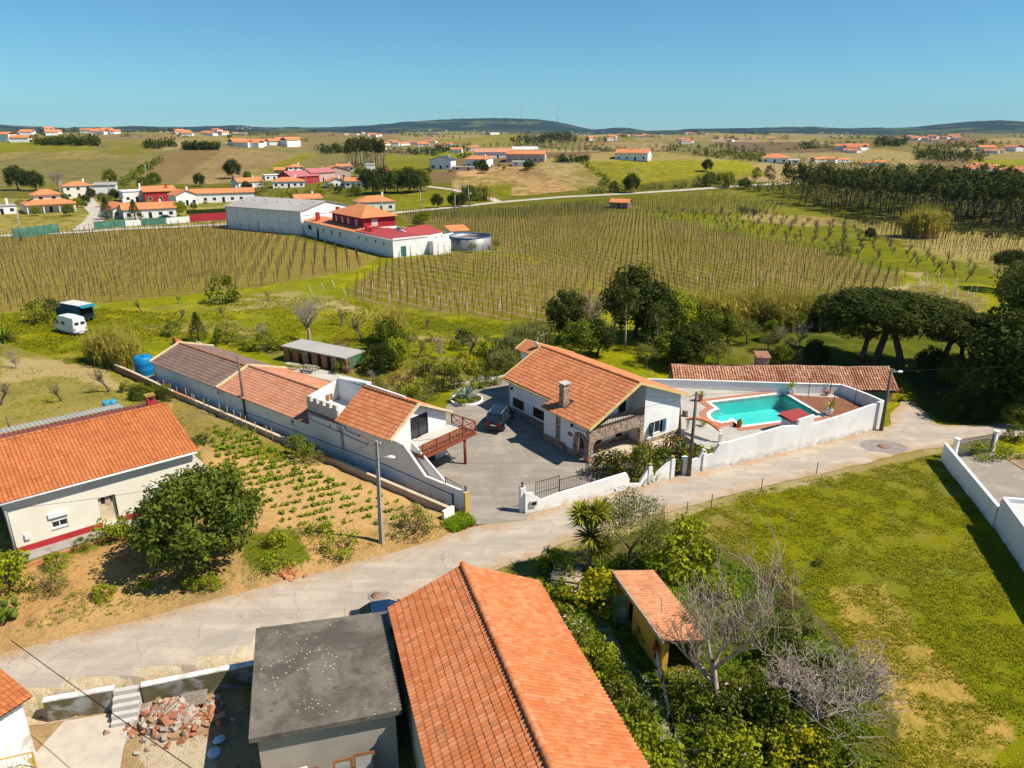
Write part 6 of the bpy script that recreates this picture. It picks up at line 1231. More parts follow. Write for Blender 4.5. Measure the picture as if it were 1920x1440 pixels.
def P_shrub(seed, name, rx, rz, nclump, per, ll, lw, mat, extra=None, up=.5, cr=(.25, .45), ry=None):
 R = np.random.RandomState(seed); C_, Rd = crown_clumps(R, nclump, rx, ry or rx, rz, rz * .55, cr[0], cr[1], -.45, .5); me = leaf_mesh(name, [leaves(R, C_, Rd, per, ll, lw, up)]); me.materials.append(LM[mat]); st_ = MB()
 for k in range(5):
  a = k * 1.257 + R.rand(); st_.tube([(0, 0, -.1), (math.cos(a) * rx * .35, math.sin(a) * rx * .35, rz * .5), (math.cos(a) * rx * .6, math.sin(a) * rx * .6, rz)], [.035, .025, .008], 4)
 sm = st_.mesh(name + '_stem'); sm.materials.append(M_BARK); pr = [('foliage', me, LM[mat]), ('stem', sm, M_BARK)]
 if extra:
  em, cnt, el = extra; m2 = leaf_mesh(name + '_blossom', leaves(R, C_, Rd * 1.1, cnt, el, el * .8, .8, .95)); m2.materials.append(LM[em]); pr.append(('blossom', m2, LM[em]))
 return Plant(name, 'shrub', pr)
def P_bare(seed, name, h, spread, levels, r0, mat, nb=3, cat='tree', up=.5, first=.28, curve=.35, lenf=.72):
 R = np.random.RandomState(seed); me = branch_tree(R, h, spread, levels, r0, nb, up, curve, first=first, lenf=lenf).mesh(name); me.materials.append(mat); return Plant(name, cat, [('branches', me, mat)])
def P_cane(seed, name, rx, ry, h, n_, mat='cane'):
 R = np.random.RandomState(seed); b = np.stack([R.normal(size=n_) * rx * .5, R.normal(size=n_) * ry * .5, np.zeros(n_)], 1); parts = [blades(R, b, h, .07, .16, 2, .1, .1)]
 for zf in (.35, .55, .75):
  b2 = b.copy(); b2[:, 2] = h * zf * (.8 + .4 * R.rand(n_)); b2[:, :2] += R.normal(size=(n_, 2)) * .15; parts.append(blades(R, b2, h * .22, .07, 1.0, 3, .05, .6))
 me = leaf_mesh(name, parts); me.materials.append(LM[mat]); return Plant(name, 'reeds', [('canes', me, LM[mat])])
def yucca_head(R, c, n_=70, ln=.85, wd=.085):
 d = R.normal(size=(n_, 3)); d[:, 2] = np.abs(d[:, 2]) * .9 - .25; d /= np.linalg.norm(d, axis=1)[:, None]; sd = np.cross(d, np.array([0, 0, 1.])); sd /= np.linalg.norm(sd, axis=1)[:, None] + 1e-6; l = ln * (.75 + .4 * R.rand(n_, 1)); c = np.asarray(c); b0 = c + d * .06; mid = c + d * l * .5; tip = c + d * l - np.array([0, 0, 1.]) * l * .12; w2 = sd * wd / 2
 V = np.stack([b0 - w2 * .7, b0 + w2 * .7, mid + w2, mid - w2, tip + w2 * .08, tip - w2 * .08], 1).reshape(-1, 3); o = np.arange(n_)[:, None] * 6; return V, np.concatenate([o + np.array([0, 1, 2, 3]), o + np.array([3, 2, 4, 5])], 0), np.repeat(R.rand(n_), 6)
LOQ = P_tree(1, 'loquat_tree', 6.2, 3.9, 2.6, 3.3, 170, 90, .32, .15, 'loquat', .2, (.55, .95), -.75, 4, ry=3.6)
CAM = P_tree(2, 'camellia_tree', 4.2, 1.75, 1.6, 2.5, 60, 60, .17, .085, 'camellia', .12, (.35, .6), -.7, extra=('yellow', 5, .16))
OLV = P_tree(3, 'olive_tree', 5, 2.0, 2.1, 3.0, 85, 95, .16, .045, 'olive', .15, (.4, .75), -.6)
OLVM = P_tree(4, 'olive_tree', 4, 1.9, 1.5, 2.4, 45, 40, .26, .09, 'olive', .15, (.4, .75), -.5)
MIDT = P_tree(5, 'leafy_tree', 5, 2.2, 2.2, 2.6, 75, 50, .30, .17, 'mid', .15, (.5, .9), -.6)
DRKT = P_tree(6, 'dark_tree', 7, 2.7, 3.1, 3.5, 120, 50, .34, .18, 'dark', .2, (.55, 1.0), -.7)
LIMT = P_tree(7, 'yellow_green_tree', 4.5, 1.9, 2.1, 2.5, 65, 50, .28, .15, 'lime', .12, (.45, .8), -.6)
EUCT = P_tree(8, 'eucalyptus', 9, 1.9, 2.6, 6.3, 46, 34, .38, .13, 'euc', .16, (.5, 1.0), -.8, bark=M_BARKP, trunkh=7.5)
EUCP = [P_tree(20 + k, 'plantation_eucalyptus', 15, 1.5 + .2 * k, 3.2, 11.8, 20, 22, .75, .36, 'euc', .15, (.6, 1.1), -.9, bark=M_BARK, trunkh=12.5, forks=2) for k in range(3)]
PINEC = P_tree(9, 'stone_pine', 10, 5.2, 1.9, 8.2, 140, 95, .42, .12, 'pine', .32, (.7, 1.15), -.35, 5, ry=4.8, trunkh=9.2, up=.6, hollow=.55)
PINE2 = P_tree(10, 'stone_pine', 9, 4.2, 1.9, 7.0, 110, 95, .42, .12, 'pine', .28, (.6, 1.1), -.4, 4, trunkh=8., up=.6, hollow=.5)
CONIF = Plant('conifer', 'tree', []); R = np.random.RandomState(30); C_ = []; Rd = []
for k in range(46):
 t = k / 46; a = k * 2.4; r = (1 - t) * 1.5; C_.append((math.cos(a) * r, math.sin(a) * r, .6 + t * 4.2)); Rd.append(.28 + .4 * (1 - t))
me = leaf_mesh('conifer_crown', leaves(R, np.array(C_), np.array(Rd), 30, .34, .10, .2, .3, droop=.3)); me.materials.append(LM['dark']); tm = MB().tube([(0, 0, -.1), (0, 0, 4.8)], [.13, .03], 6).mesh('conifer_trunk'); tm.materials.append(M_BARK); CONIF.parts = [('crown', me, LM['dark']), ('trunk', tm, M_BARK)]
SH = dict(mid=P_shrub(40, 'green_shrub', 1.0, 1.1, 26, 40, .17, .09, 'mid'), lime=P_shrub(41, 'bright_shrub', 1.0, 1.0, 26, 40, .17, .10, 'lime'), dark=P_shrub(42, 'dark_shrub', 1.0, 1.1, 26, 40, .17, .09, 'dark'), yellow=P_shrub(43, 'yellow_shrub', 1.0, 1.15, 26, 40, .16, .10, 'yellow'), olive=P_shrub(44, 'grey_shrub', 1.0, 1.1, 26, 44, .15, .05, 'olive'), sage=P_shrub(45, 'sage_shrub', 1.0, .9, 24, 40, .17, .06, 'sage'),
          orange=P_shrub(46, 'orange_flowering_shrub', 1.0, 1.0, 26, 40, .17, .08, 'dark', ('orange', 5, .15)), white=P_shrub(47, 'white_flowering_shrub', 1.0, .9, 24, 34, .17, .09, 'mid', ('white', 7, .10)), flower=P_shrub(48, 'yellow_flowering_weed', 1.0, .7, 22, 30, .14, .07, 'veg', ('flower', 5, .11)), brown=P_shrub(49, 'brown_shrub', 1.0, 1.0, 22, 38, .15, .06, 'brown'), lily=P_shrub(50, 'calla_lily_bed', 1.0, .6, 22, 34, .22, .11, 'mid', ('white', 3, .17)))
BARE1 = P_bare(67, 'bare_fig_tree', 6.5, .62, 5, .12, M_BARKP, 3, up=.55, first=.26, lenf=.76)
BARE2 = P_bare(61, 'bare_spreading_tree', 5.5, 1.1, 6, .16, M_TWIG, 3, up=.12, first=.20, curve=.5, lenf=.75)
BAREM = P_bare(62, 'bare_grey_tree', 10., .8, 5, .22, M_TWIG, 3, up=.5, first=.24, lenf=.74)
BARES = P_bare(63, 'bare_fruit_tree', 4.6, .9, 4, .14, M_TWIGD, 3, up=.45, first=.28)
BARET = P_bare(64, 'twiggy_bush', 4.0, .9, 5, .05, M_TWIG, 3, 'shrub', up=.5, first=.22)
CANE = P_cane(70, 'giant_reed_clump', 1.9, 1.5, 3.9, 240); CANEG = P_cane(71, 'green_reed_clump', 1.9, 1.5, 3.2, 240, 'sage')
def at(px, py): 
 g = G(px, py); return (g.x, g.y, g.z - .03)
LOQ.put(at(385, 1050), 'large dark green loquat tree in front of the cream house', 1.0)
CAM.put(at(413, 962), 'round yellow green camellia tree behind the loquat tree', 1.0)
for p, kd, s, lb_ in (((212, 1012), 'lime', 1.1, 'bright shrub beside the front door of the cream house'), ((22, 1100), 'lime', 1.5, 'large yellow green bush at the left edge below the cream house'), ((92, 1108), 'olive', 1.0, 'sparse grey bush on the bare bank left of centre'), ((362, 1098), 'lime', .62, 'left one of two bright green bushes under the loquat tree'), ((396, 1098), 'lime', .6, 'right one of two bright green bushes under the loquat tree'), ((196, 1120), 'lime', .62, 'small round lime bush on the bare bank'), ((272, 1104), 'lime', .4, 'tiny lime bush right of the small round one on the bank'),
                       ((108, 1062), 'lime', .7, 'leafy weed beside the brick border path'), ((150, 1030), 'mid', .5, 'low plant against the brick border of the cream house'), ((10, 1185), 'veg', .1, ''), ((776, 1000), 'olive', 1.25, 'grey green bush beside the street lamp pole'), ((642, 1030), 'flower', 1.2, 'yellow flowering weed clump on the bank near the lamp pole'), ((602, 997), 'flower', .9, 'green weed clump above the flowering one'), ((520, 1060), 'flower', 1.0, 'weedy green clump beside the broken bricks'), ((560, 858), 'mid', 1.2, 'dark bush against the low garden wall'), ((588, 868), 'olive', .8, 'grey bush next to the dark one by the garden wall'), ((520, 1020), 'lime', .8, 'green weeds at the end of the vegetable rows'), ((20, 1060), 'dark', .5, 'dark low bush at the left edge by the path')):
 if kd in SH and lb_: SH[kd].put(at(*p), lb_, s)
R = np.random.RandomState(80)
cac = thing('prickly_pear', 'prickly pear cactus at the left edge of the bank', 'cactus', at(12, 1165)); pad = MB().lathe([(.02, 0), (.14, .08), (.2, .22), (.17, .38), (.03, .46)], 10).mesh('pad'); pad.transform(Matrix.Scale(.35, 4, (0, 1, 0))); pad.materials.append(leaf_mat('cactus_green', (.12, .17, .05), (.22, .26, .10)))
for k in range(26):
 o = link('pad', pad, None, cac); o.location = (R.normal() * .32, R.normal() * .32, R.rand() * .9); o.rotation_euler = (R.normal() * .5, R.normal() * .6, R.rand() * 6)
def rosette(seed, name, cat, n_, ln, wd, mat, heads=1, spread=.5):
 R = np.random.RandomState(seed); me = leaf_mesh(name, [yucca_head(R, (R.normal() * spread, R.normal() * spread, .15 + .2 * R.rand()), n_, ln, wd) for k in range(heads)]); me.materials.append(LM[mat]); return Plant(name, cat, [('leaves', me, LM[mat])])
rosette(81, 'aloe_clump', 'succulent', 40, .6, .09, 'olive', 7, .55).put(at(377, 832), 'spiky aloe clump beside the cream house gable', 1.3)
VEG = []
for k in range(4):
 R = np.random.RandomState(90 + k); me = leaf_mesh('potato_plant', leaves(R, np.array([(0, 0, .12), (.1, .08, .1), (-.1, .05, .1)]), np.array([.17, .12, .12]), 10, .17, .10, .8, .4)); me.materials.append(LM['veg']); VEG.append(Plant('potato_plant', 'crop plant', [('leaves', me, LM['veg'])]))
ra = G(420, 822, .6); rb_ = G(560, 1010, .6)
def _pip(x, y, poly):
 r = False; j = len(poly) - 1
 for i in range(len(poly)):
  if (poly[i][1] > y) != (poly[j][1] > y) and x < (poly[j][0] - poly[i][0]) * (y - poly[i][1]) / (poly[j][1] - poly[i][1]) + poly[i][0]: r = not r
  j = i
 return r
def in_px(pt, poly): 
 q = topx(pt[0], pt[1], pt[2]); return _pip(q[0], q[1], poly)
PLOT = [(405, 800), (470, 815), (560, 868), (700, 925), (800, 960), (700, 985), (560, 1000), (480, 945), (440, 880), (395, 850)]
ru = Vector((math.cos(math.radians(28)), math.sin(math.radians(28)), 0)); rv = Vector((-ru.y, ru.x, 0)); c0 = Vector((-16, 48, .6)); cnt = 0
for i in range(-22, 23):
 for j in range(-40, 41):
  p = c0 + rv * (i * 1.15) + ru * (j * .5 + rnd.uniform(-.15, .15)) + rv * rnd.uniform(-.06, .06); p.z = H(p.x, p.y)
  if not in_px(p, PLOT) or rnd.random() < (.10 if p.y > 50 else .3) or cnt > 298: continue
  VEG[rnd.randrange(4)].put(p, 'young potato plant in the rows of the vegetable plot', rnd.uniform(.7, 1.35) * (1.35 if p.y > 50 else 1.05), group='potato plants in the vegetable plot'); cnt += 1
for k in range(16): 
 p = at(rnd.uniform(238, 330), rnd.uniform(728, 752)); SH['mid' if k % 3 else 'dark'].put(p, 'leafy bean plant in the dark green patch behind the red chimney', rnd.uniform(.5, .8), group='bean plants behind the cream house')
for k in range(26):
 p = at(rnd.uniform(385, 520), rnd.uniform(770, 815)); SH['flower'].put(p, 'weedy flowering tuft at the top of the vegetable plot', rnd.uniform(.2, .42), group='weeds by the vegetable plot')
YUC = thing('yucca_palm', 'tall yucca palm with several spiky heads beside the lane', 'palm', at(1103, 1078)); R = np.random.RandomState(95)
tm = MB(); tm.tube([(0, 0, -.1), (.05, 0, 1.6), (0, 0, 3.0), (-.1, 0, 4.0)], [.2, .16, .13, .11], 8); tm.tube([(.0, 0, 3.0), (.4, .1, 3.6), (.75, .2, 4.3)], [.1, .09, .08], 6); tm.tube([(0, 0, 3.2), (-.4, -.1, 3.9), (-.55, -.1, 4.4)], [.1, .09, .08], 6); tm.tube([(0, .0, 1.2), (.5, .1, 1.6)], [.1, .08], 6); tm.build('trunk', plain('yucca_bark', (.27, .19, .12), .95, bmp=.7, bscale=18.), YUC)
for c in ((-.1, 0, 4.3), (.8, .2, 4.5), (-.6, -.1, 4.6), (.3, -.3, 4.7), (.05, -.1, 2.9), (.75, .1, 1.9), (-.3, .3, 4.0)):
 me = leaf_mesh('leaf_head', yucca_head(R, c, 120, 1.15, .12)); link('leaf_head', me, LM['yucca'], YUC)
OLV.put(at(1178, 1072), 'grey green olive tree right of the yucca palm', 1.12)
for p, kd, s, lb_ in (((1262, 1062), 'lime', 2.1, 'big bright green shrub between olive tree and yellow shed'), ((1290, 1030), 'lime', 1.5, 'bright green shrub at the edge of the field'), ((1130, 1140), 'yellow', 1.45, 'yellow green shrub at the corner of the yellow shed'), ((1035, 1065), 'lime', .9, 'bright grass like shrub left of the log pile'), ((1040, 1130), 'lime', 1.0, 'low green shrub below the log pile beside the tiled roof'), ((1075, 1210), 'white', 1.2, 'white flowering shrub beside the tiled roof'), ((1050, 1165), 'lime', .8, 'small bright shrub above the white flowering one'),
                       ((1112, 1262), 'lime', 1.25, 'bright leafy shrub along the tiled eaves'), ((1140, 1310), 'lime', 1.2, 'second bright shrub along the tiled eaves'), ((1165, 1340), 'sage', 1.3, 'brownish sage shrub along the tiled eaves'), ((1185, 1395), 'mid', 1.4, 'dense green shrub at the bottom along the tiled eaves'), ((1222, 1440), 'lime', 1.3, 'yellow green shrub at the bottom edge by the clothes line'), ((1280, 1300), 'white', .8, 'white flowering plant beside the clothes line'), ((1300, 1340), 'mid', 1.0, 'dark green shrub below the shed opening'), ((1335, 1345), 'dark', 1.1, 'dark shrub at the foot of the bare fig tree'), ((1390, 1310), 'mid', 1.2, 'green shrub right of the bare fig trunk'),
                       ((1395, 1350), 'lily', 1.3, 'calla lily bed with white flowers below the bare trees'), ((1440, 1330), 'lily', 1.0, 'second calla lily patch with white flowers'), ((1470, 1380), 'mid', 1.3, 'green shrub under the spreading bare tree'), ((1330, 1400), 'mid', .9, 'green plant inside the stone edged bed'), ((1420, 1430), 'lime', 1.2, 'light green shrub at the bottom edge of the garden'), ((1500, 1430), 'yellow', 1.1, 'yellow green weeds at the bottom edge'), ((1560, 1425), 'mid', 1.2, 'green weed clump at the bottom right of the garden'), ((1350, 1450), 'lime', 1.1, 'pale green clump at the bottom edge left'), ((1460, 1250), 'dark', 1.2, 'shaded dark shrub behind the bare fig tree'), ((1500, 1195), 'sage', 1.1, 'dry sage shrub between the bare trees'), ((1418, 1190), 'olive', 1.2, 'grey green bush behind the bare fig branches'), ((1520, 1290), 'dark', 1.2, 'dark shrub in the shade of the spreading bare tree'),
                       ((1210, 1210), 'mid', .7, 'low green plant in the shade of the yellow shed'), ((1190, 1160), 'dark', .8, 'dark plant in the shed shade'), ((1255, 1270), 'yucca', .1, ''), ((1330, 1060), 'mid', 1.0, 'green shrub behind the yellow shed roof'), ((1230, 1100), 'dark', .1, ''), ((1345, 1120), 'lime', 1.1, 'bright shrub right of the shed roof'), ((1060, 1090), 'mid', .8, 'green bush beside the log pile'), ((1460, 1100), 'brown', .9, 'brown heap of dead branches at the field edge'), ((1480, 1140), 'brown', .7, 'smaller brown heap of dead twigs'), ((1535, 1060), 'mid', .35, 'small green tuft in the field')):
 if kd in SH and lb_: SH[kd].put(at(*p), lb_, s)
SH['brown'].put((9.1, 31.4, 1.95), 'dry brown creeper sprawling over the yellow shed roof', 1.15, sz=.28)
rosette(82, 'yucca_plant', 'succulent', 60, .8, .09, 'yucca', 2, .3).put(at(1258, 1290), 'spiky green yucca plant in front of the shed opening', 1.1)
BARE1.put(at(1345, 1325), 'tall bare fig tree with pale branches beside the yellow shed', 2.0, rz=.6)
BARE2.put(at(1528, 1345), 'wide spreading leafless tree at the edge of the green field', 2.3, rz=2.)
for p, kd, s, lb_ in (((1140, 892), 'orange', 1.5, 'dark shrub with orange blossom behind the iron fence'), ((1168, 890), 'orange', 1.3, 'second orange flowering shrub beside the fence end'), ((1200, 893), 'mid', 1.5, 'round green shrub hanging over the street wall'), ((1237, 882), 'mid', 1.25, 'green shrub between the two potted piers'), ((1208, 865), 'orange', 1.1, 'reddish flowering shrub below the porch'), ((1255, 857), 'orange', 1.3, 'orange flowering shrub right of the porch'), ((1300, 868), 'lime', 1.0, 'bright plant behind the wooden pole'), ((1322, 862), 'lime', .9, 'leafy plant below the tiled arch'), ((1288, 862), 'orange', .8, 'small orange flowering plant beside the agave')): SH[kd].put(at(*p), lb_, s)
def agave(label, loc, s): 
 R = np.random.RandomState(int(s * 100)); n_ = 34; me = leaf_mesh('agave', yucca_head(R, (0, 0, .1), n_, 1.25, .2)); return Plant('agave', 'succulent', [('leaves', me, LM['agave'])]).put(loc, label, s)
agave('blue grey agave between porch and tiled arch', at(1280, 850), 1.25)
for p, pl_, s, lb_ in (((580, 640), BAREM, 1.25, 'large bare silver tree behind the long outbuilding'), ((492, 640), BARET, 1.4, 'pale twiggy bush left of the bare silver tree'), ((345, 640), None, 0, ''), ((735, 660), MIDT, .9, 'leafy tree beside the long flat roof'), ((745, 690), LIMT, .8, 'yellow green tree right of the long flat roof'), ((720, 700), DRKT, .55, 'dark round tree at the end of the long flat roof'), ((825, 672), BARET, 1.3, 'bare pinkish tree in the middle of the flower garden'), ((785, 672), BARES, 1.0, 'pollarded fruit tree left of the bare pinkish tree'), ((680, 640), BARES, 1.5, 'dark trunked fruit tree left of the reed clump'), ((640, 612), BARES, 1.1, 'small fruit tree in the meadow right of the silver tree'), ((880, 668), BARES, 1.3, 'dark fruit tree near the rear roof of the white house'),
                       ((265, 585), BARES, .9, 'bare fruit tree in the meadow left of two others'), ((334, 570), BARES, .6, 'stumpy pollarded tree at the vineyard edge'), ((338, 604), BARES, .85, 'bare fruit tree above the conifer'), ((421, 597), BARES, .8, 'bare fruit tree in the middle meadow'), ((505, 565), BARES, .8, 'small dark bare tree below the vineyard corner'), ((797, 617), BARES, .7, 'thin bare tree on the bright green strip'), ((863, 635), BARET, .8, 'low bare bush near the white house rear'), ((30, 690), BARET, 1.1, 'blossoming fruit bush at the left edge'), ((115, 752), BARES, .9, 'dark bare shrub in the dry yard'), ((205, 735), BARES, 1.2, 'bare tree beside the blue tubs'), ((2, 760), BARES, 1., 'bare branch shrub cut by the left edge'), ((660, 700), BARET, .9, 'dry twiggy bush beside the picnic tables'), ((700, 715), BARET, .7, 'dry twiggy bush behind the battlements'), ((640, 668), BARET, .8, 'white blossoming bush behind the flat roof')):
 if pl_: pl_.put(at(*p), lb_, s)
CONIF.put(at(373, 640), 'dark young conifer behind the long outbuilding', .85)
for p, kd, s, lb_ in (((325, 628), 'mid', 1.3, 'round bush left of the young conifer'), ((418, 566), 'mid', 2.6, 'large round bush at the foot of the vineyard'), ((70, 606), 'mid', 2.0, 'round bush left of the blue truck'), ((100, 585), 'dark', 1.4, 'dark bush behind the blue truck'), ((425, 645), 'mid', 1.6, 'green bush right of the young conifer'), ((455, 650), 'sage', 1.2, 'dry grass clump behind the grey roof'), ((470, 655), 'lime', 1.0, 'bright spiky plant behind the grey roof'), ((500, 660), 'mid', 1.6, 'dark green shrub left of the silver tree'), ((530, 655), 'lime', 1.1, 'yellow green plant near the picnic tables'), ((640, 655), 'brown', 1.2, 'rusty brown shrub behind the flat roof'), ((640, 700), 'mid', .9, 'green shrub near the orange roof ridge'), ((700, 735), 'brown', 1.3, 'rusty shrub behind the battlement terrace'), ((720, 745), 'olive', 1.3, 'grey shrub behind the battlement terrace'), ((750, 730), 'brown', 1.5, 'reddish brown bush in the flower garden'), ((770, 745), 'lime', 1.2, 'yellow green bush beside the front roof ridge'), ((795, 752), 'sage', 1.3, 'dry sage bush beside the front roof ridge'),
                       ((790, 700), 'lime', 1.1, 'yellow green shrub among the garden posts'), ((815, 705), 'mid', 1.2, 'green shrub among the garden posts'), ((845, 700), 'lime', 1.2, 'bright shrub right of the garden posts'), ((800, 725), 'mid', 1.0, 'green shrub beside the tall garden posts'), ((870, 690), 'yellow', 1.2, 'yellow flowering shrub left of the white house'), ((900, 700), 'lime', 1.1, 'bright bush beside the pergola frame'), ((845, 730), 'dark', 1.2, 'dark ivy column in the flower garden'), ((820, 735), 'dark', 1.0, 'dark creeper on a garden post'), ((905, 725), 'mid', 1.2, 'green shrub left of the white house wall'), ((925, 720), 'mid', 1.0, 'low green shrub beside the white house corner'), ((880, 735), 'lime', .9, 'bright shrub above the agave bed'), ((865, 760), 'lime', .6, 'green plant on the courtyard edge'), ((870, 645), 'dark', 1.3, 'dark shrub behind the fruit trees'), ((700, 660), 'mid', 1.0, 'green shrub below the reed clump'), ((770, 640), 'olive', .9, 'grey bush on the bright meadow'), ((805, 640), 'olive', .7, 'small grey bush on the meadow path'), ((920, 665), 'mid', 1.5, 'green shrub between fruit trees and reeds'), ((940, 690), 'sage', 1.5, 'brownish shrub against the white house rear'), ((760, 660), 'mid', .7, 'small dark bush in the garden'), ((855, 655), 'lime', .9, 'bright shrub under the fruit trees'), ((690, 688), 'dark', 1.3, 'dark laurel behind the flat roof end'), ((610, 660), 'lime', 1.0, 'yellow shrub below the silver tree'), ((560, 660), 'lime', .9, 'bright plant under the silver tree')): SH[kd].put(at(*p), lb_, s)
for p, pl_, s, lb_ in (((218, 682), CANE, 1.05, 'tan giant reed clump left of the long outbuilding'), ((240, 690), CANE, .9, 'second tan reed clump beside the blue tank'), ((190, 678), CANE, .85, 'reed clump nearest the camper van'), ((733, 640), CANE, 1.1, 'tall reed clump in the middle garden'), ((960, 680), CANEG, 1.0, 'green reed clump left of the white house'), ((985, 662), CANEG, 1.05, 'green reed clump behind the white house ridge'), ((945, 700), CANEG, .8, 'low reed clump against the white house'), ((1008, 650), CANEG, 1.0, 'reed clump touching the rear roof'), ((1735, 446), CANE, 1.9, 'big pale reed clump below the eucalyptus wood'), ((1710, 444), CANE, 1.6, 'smaller pale reed clump below the wood'), ((905, 376), CANE, 1.6, 'pale reeds at the bend of the far road')): pl_.put(at(*p), lb_, s)
for k in range(16): CANE.put(at(1318 + k * 17.5 + rnd.uniform(-6, 6), 612 + rnd.uniform(-8, 6) + (k - 8) * .3), 'reed clump in the long tan reed hedge below the vineyard', rnd.uniform(.9, 1.2), group='reed hedge below the vineyard')
for p, pl_, s, lb_ in (((1062, 640), DRKT, 1.05, 'dark tree left of the group behind the white house'), ((1190, 632), DRKT, 1.5, 'tallest dark tree behind the white house'), ((1225, 640), DRKT, 1.15, 'dark tree right of the tallest one'), ((1150, 640), EUCT, 1.0, 'eucalyptus with pale trunk behind the house ridge'), ((1172, 650), EUCT, .9, 'second pale trunked eucalyptus behind the house ridge'), ((1232, 660), EUCT, .75, 'leaning pale trunked eucalyptus near the barn'), ((1095, 640), BAREM, 1.3, 'bare grey tree between the dark trees behind the house'), ((1085, 672), MIDT, 1.0, 'bushy green tree right behind the house roof'), ((1120, 668), DRKT, .75, 'dark bushy tree behind the house roof'), ((1268, 625), LIMT, 1.3, 'yellow green willow right of the dark trees'), ((1288, 690), DRKT, .8, 'dark green round tree above the barn left end'), ((1310, 672), DRKT, .7, 'dark tree behind the barn'), ((1345, 690), OLVM, .9, 'pale brown bush like tree behind the barn'), ((1330, 640), MIDT, .9, 'green tree below the reed hedge'), ((1360, 645), MIDT, .8, 'bushy tree below the reed hedge'), ((1400, 645), OLVM, .85, 'grey olive tree behind the barn'), ((1250, 680), MIDT, .8, 'green tree left of the barn'), ((1210, 690), OLVM, .8, 'grey green tree left of the barn'), ((1300, 618), MIDT, .8, 'light green tree at the reed hedge'),
                       ((1475, 660), BARET, 1.7, 'white blossoming tree behind the barn chimney'), ((1440, 660), OLVM, .7, 'pale olive tree behind the barn'), ((1500, 650), BARET, 1.8, 'large white blossoming tree left of the stone pines'), ((1465, 690), MIDT, .6, 'green tree right of the barn chimney'), ((1450, 640), MIDT, .6, 'small green tree in the orchard'), ((1490, 620), MIDT, .6, 'bright green tree below the reed hedge'), ((1525, 690), DRKT, .55, 'dark round tree behind the barn'), ((1490, 700), SH['olive'], 1.6, 'grey bush on the barn back side'), ((1540, 620), DRKT, .6, 'dark tree left of the stone pines')): pl_.put(at(*p), lb_, s)
for p, pl_, s, lb_, rz in (((1612, 690), PINE2, 1.0, 'leftmost stone pine of the group with leaning trunk', 1.), ((1637, 692), PINEC, 1.12, 'tallest stone pine in the middle of the group', 2.), ((1690, 697), PINEC, 1.08, 'forked stone pine on the right of the group', 3.5), ((1760, 700), PINE2, 1.05, 'stone pine at the right side of the group', .4), ((1800, 700), PINE2, .85, 'low stone pine right of the others', 2.2)): pl_.put(at(*p), lb_, s * 1.22, rz, None, .68)
for p, pl_, s, lb_ in (((1740, 712), DRKT, .6, 'small dark tree in front of the stone pines'), ((1785, 722), MIDT, .75, 'thin tree on the shaded lawn'), ((1835, 712), MIDT, .7, 'young tree right of the shaded lawn'), ((1845, 775), OLVM, 1.25, 'light green broom bush beside the lane bend'), ((1790, 785), DRKT, .45, 'dark oleander bush at the lane bend'), ((1825, 790), DRKT, .45, 'second dark bush at the lane bend'), ((1885, 760), DRKT, 1.5, 'tall dark tree at the right edge'), ((1920, 785), DRKT, 1.5, 'dark tree cut by the right edge'), ((1940, 730), DRKT, 1.9, 'tallest dark tree beyond the right edge'), ((1905, 690), EUCT, 1.5, 'tall dark eucalyptus at the right edge'), ((1880, 640), EUCT, 1.2, 'leaning dark eucalyptus above the pines'), ((1915, 600), DRKT, 1.3, 'dark tree above the right edge group'), ((1890, 545), PINE2, .8, 'lone umbrella pine at the upper right'), ((1860, 790), DRKT, .55, 'dark hedge bush right of the broom'), ((1900, 800), MIDT, .5, 'small tree by the right garden'), ((1575, 478), SH['olive'], 2.3, 'grey green bush in the orchard strip'), ((1630, 450), DRKT, .5, 'dark small tree in the orchard strip'), ((8, 640), None, 1, ''), ((1850, 860), SH['flower'], 1.2, 'yellow flowering plant in the right garden'), ((1890, 855), SH['flower'], 1.1, 'second flowering plant in the right garden'), ((1905, 825), SH['mid'], 1., 'green shrub by the right garden wall')):
 if pl_: pl_.put(at(*p), lb_, s)
rosette(83, 'palm', 'palm', 90, 2.0, .16, 'mid', 1, .0).put(at(8, 640), 'low palm at the left edge of the meadow', 1.3)
k = 0
for i in range(-40, 60):
 for j in range(0, 40):
  a = math.radians(-64); p = Vector((62, 175, 0)) + Vector((math.cos(a), math.sin(a), 0)) * (i * 4.6 + rnd.uniform(-.5, .5)) + Vector((-math.sin(a), math.cos(a), 0)) * ((j - 10) * 5.4 + rnd.uniform(-.5, .5)); p.z = H(p.x, p.y)
  if in_px(p, ORCH) and k < 260 and rnd.random() < .85: BARES.put(p, 'small bare pear tree in the far orchard strip', rnd.uniform(.75, 1.15), group='pear trees in the orchard strip'); k += 1
WOOD = [(1452, 372), (1500, 384), (1560, 396), (1625, 408), (1760, 422), (1920, 438), (2080, 452), (2080, 395), (1700, 362), (1500, 345)]
k = 0; cand = []
for i in range(140):
 for j in range(60):
  p = Vector((60 + i * 2.6 + rnd.uniform(-.9, .9), 195 + j * 4.2 + rnd.uniform(-1.2, 1.2), 0)); cand.append(p)
zs = hgt(np.array([p.x for p in cand]), np.array([p.y for p in cand])); qx, qy = topx(np.array([p.x for p in cand]), np.array([p.y for p in cand]), zs); ok = inpoly(qx, qy, WOOD)
cand = [(Vector((p.x, p.y, z)), q) for p, z, q, o in zip(cand, zs, qx, ok) if o]; cand.sort(key=lambda c: c[0].length)
near_ = cand[:420]; rnd.shuffle(near_)
for p, q in near_[:240] + [c for c in cand[420::7]][:55]: EUCP[rnd.randrange(3)].put(p, 'slender plantation eucalyptus in the dense wood on the right', rnd.uniform(.78, 1.02), group='eucalyptus plantation trees')
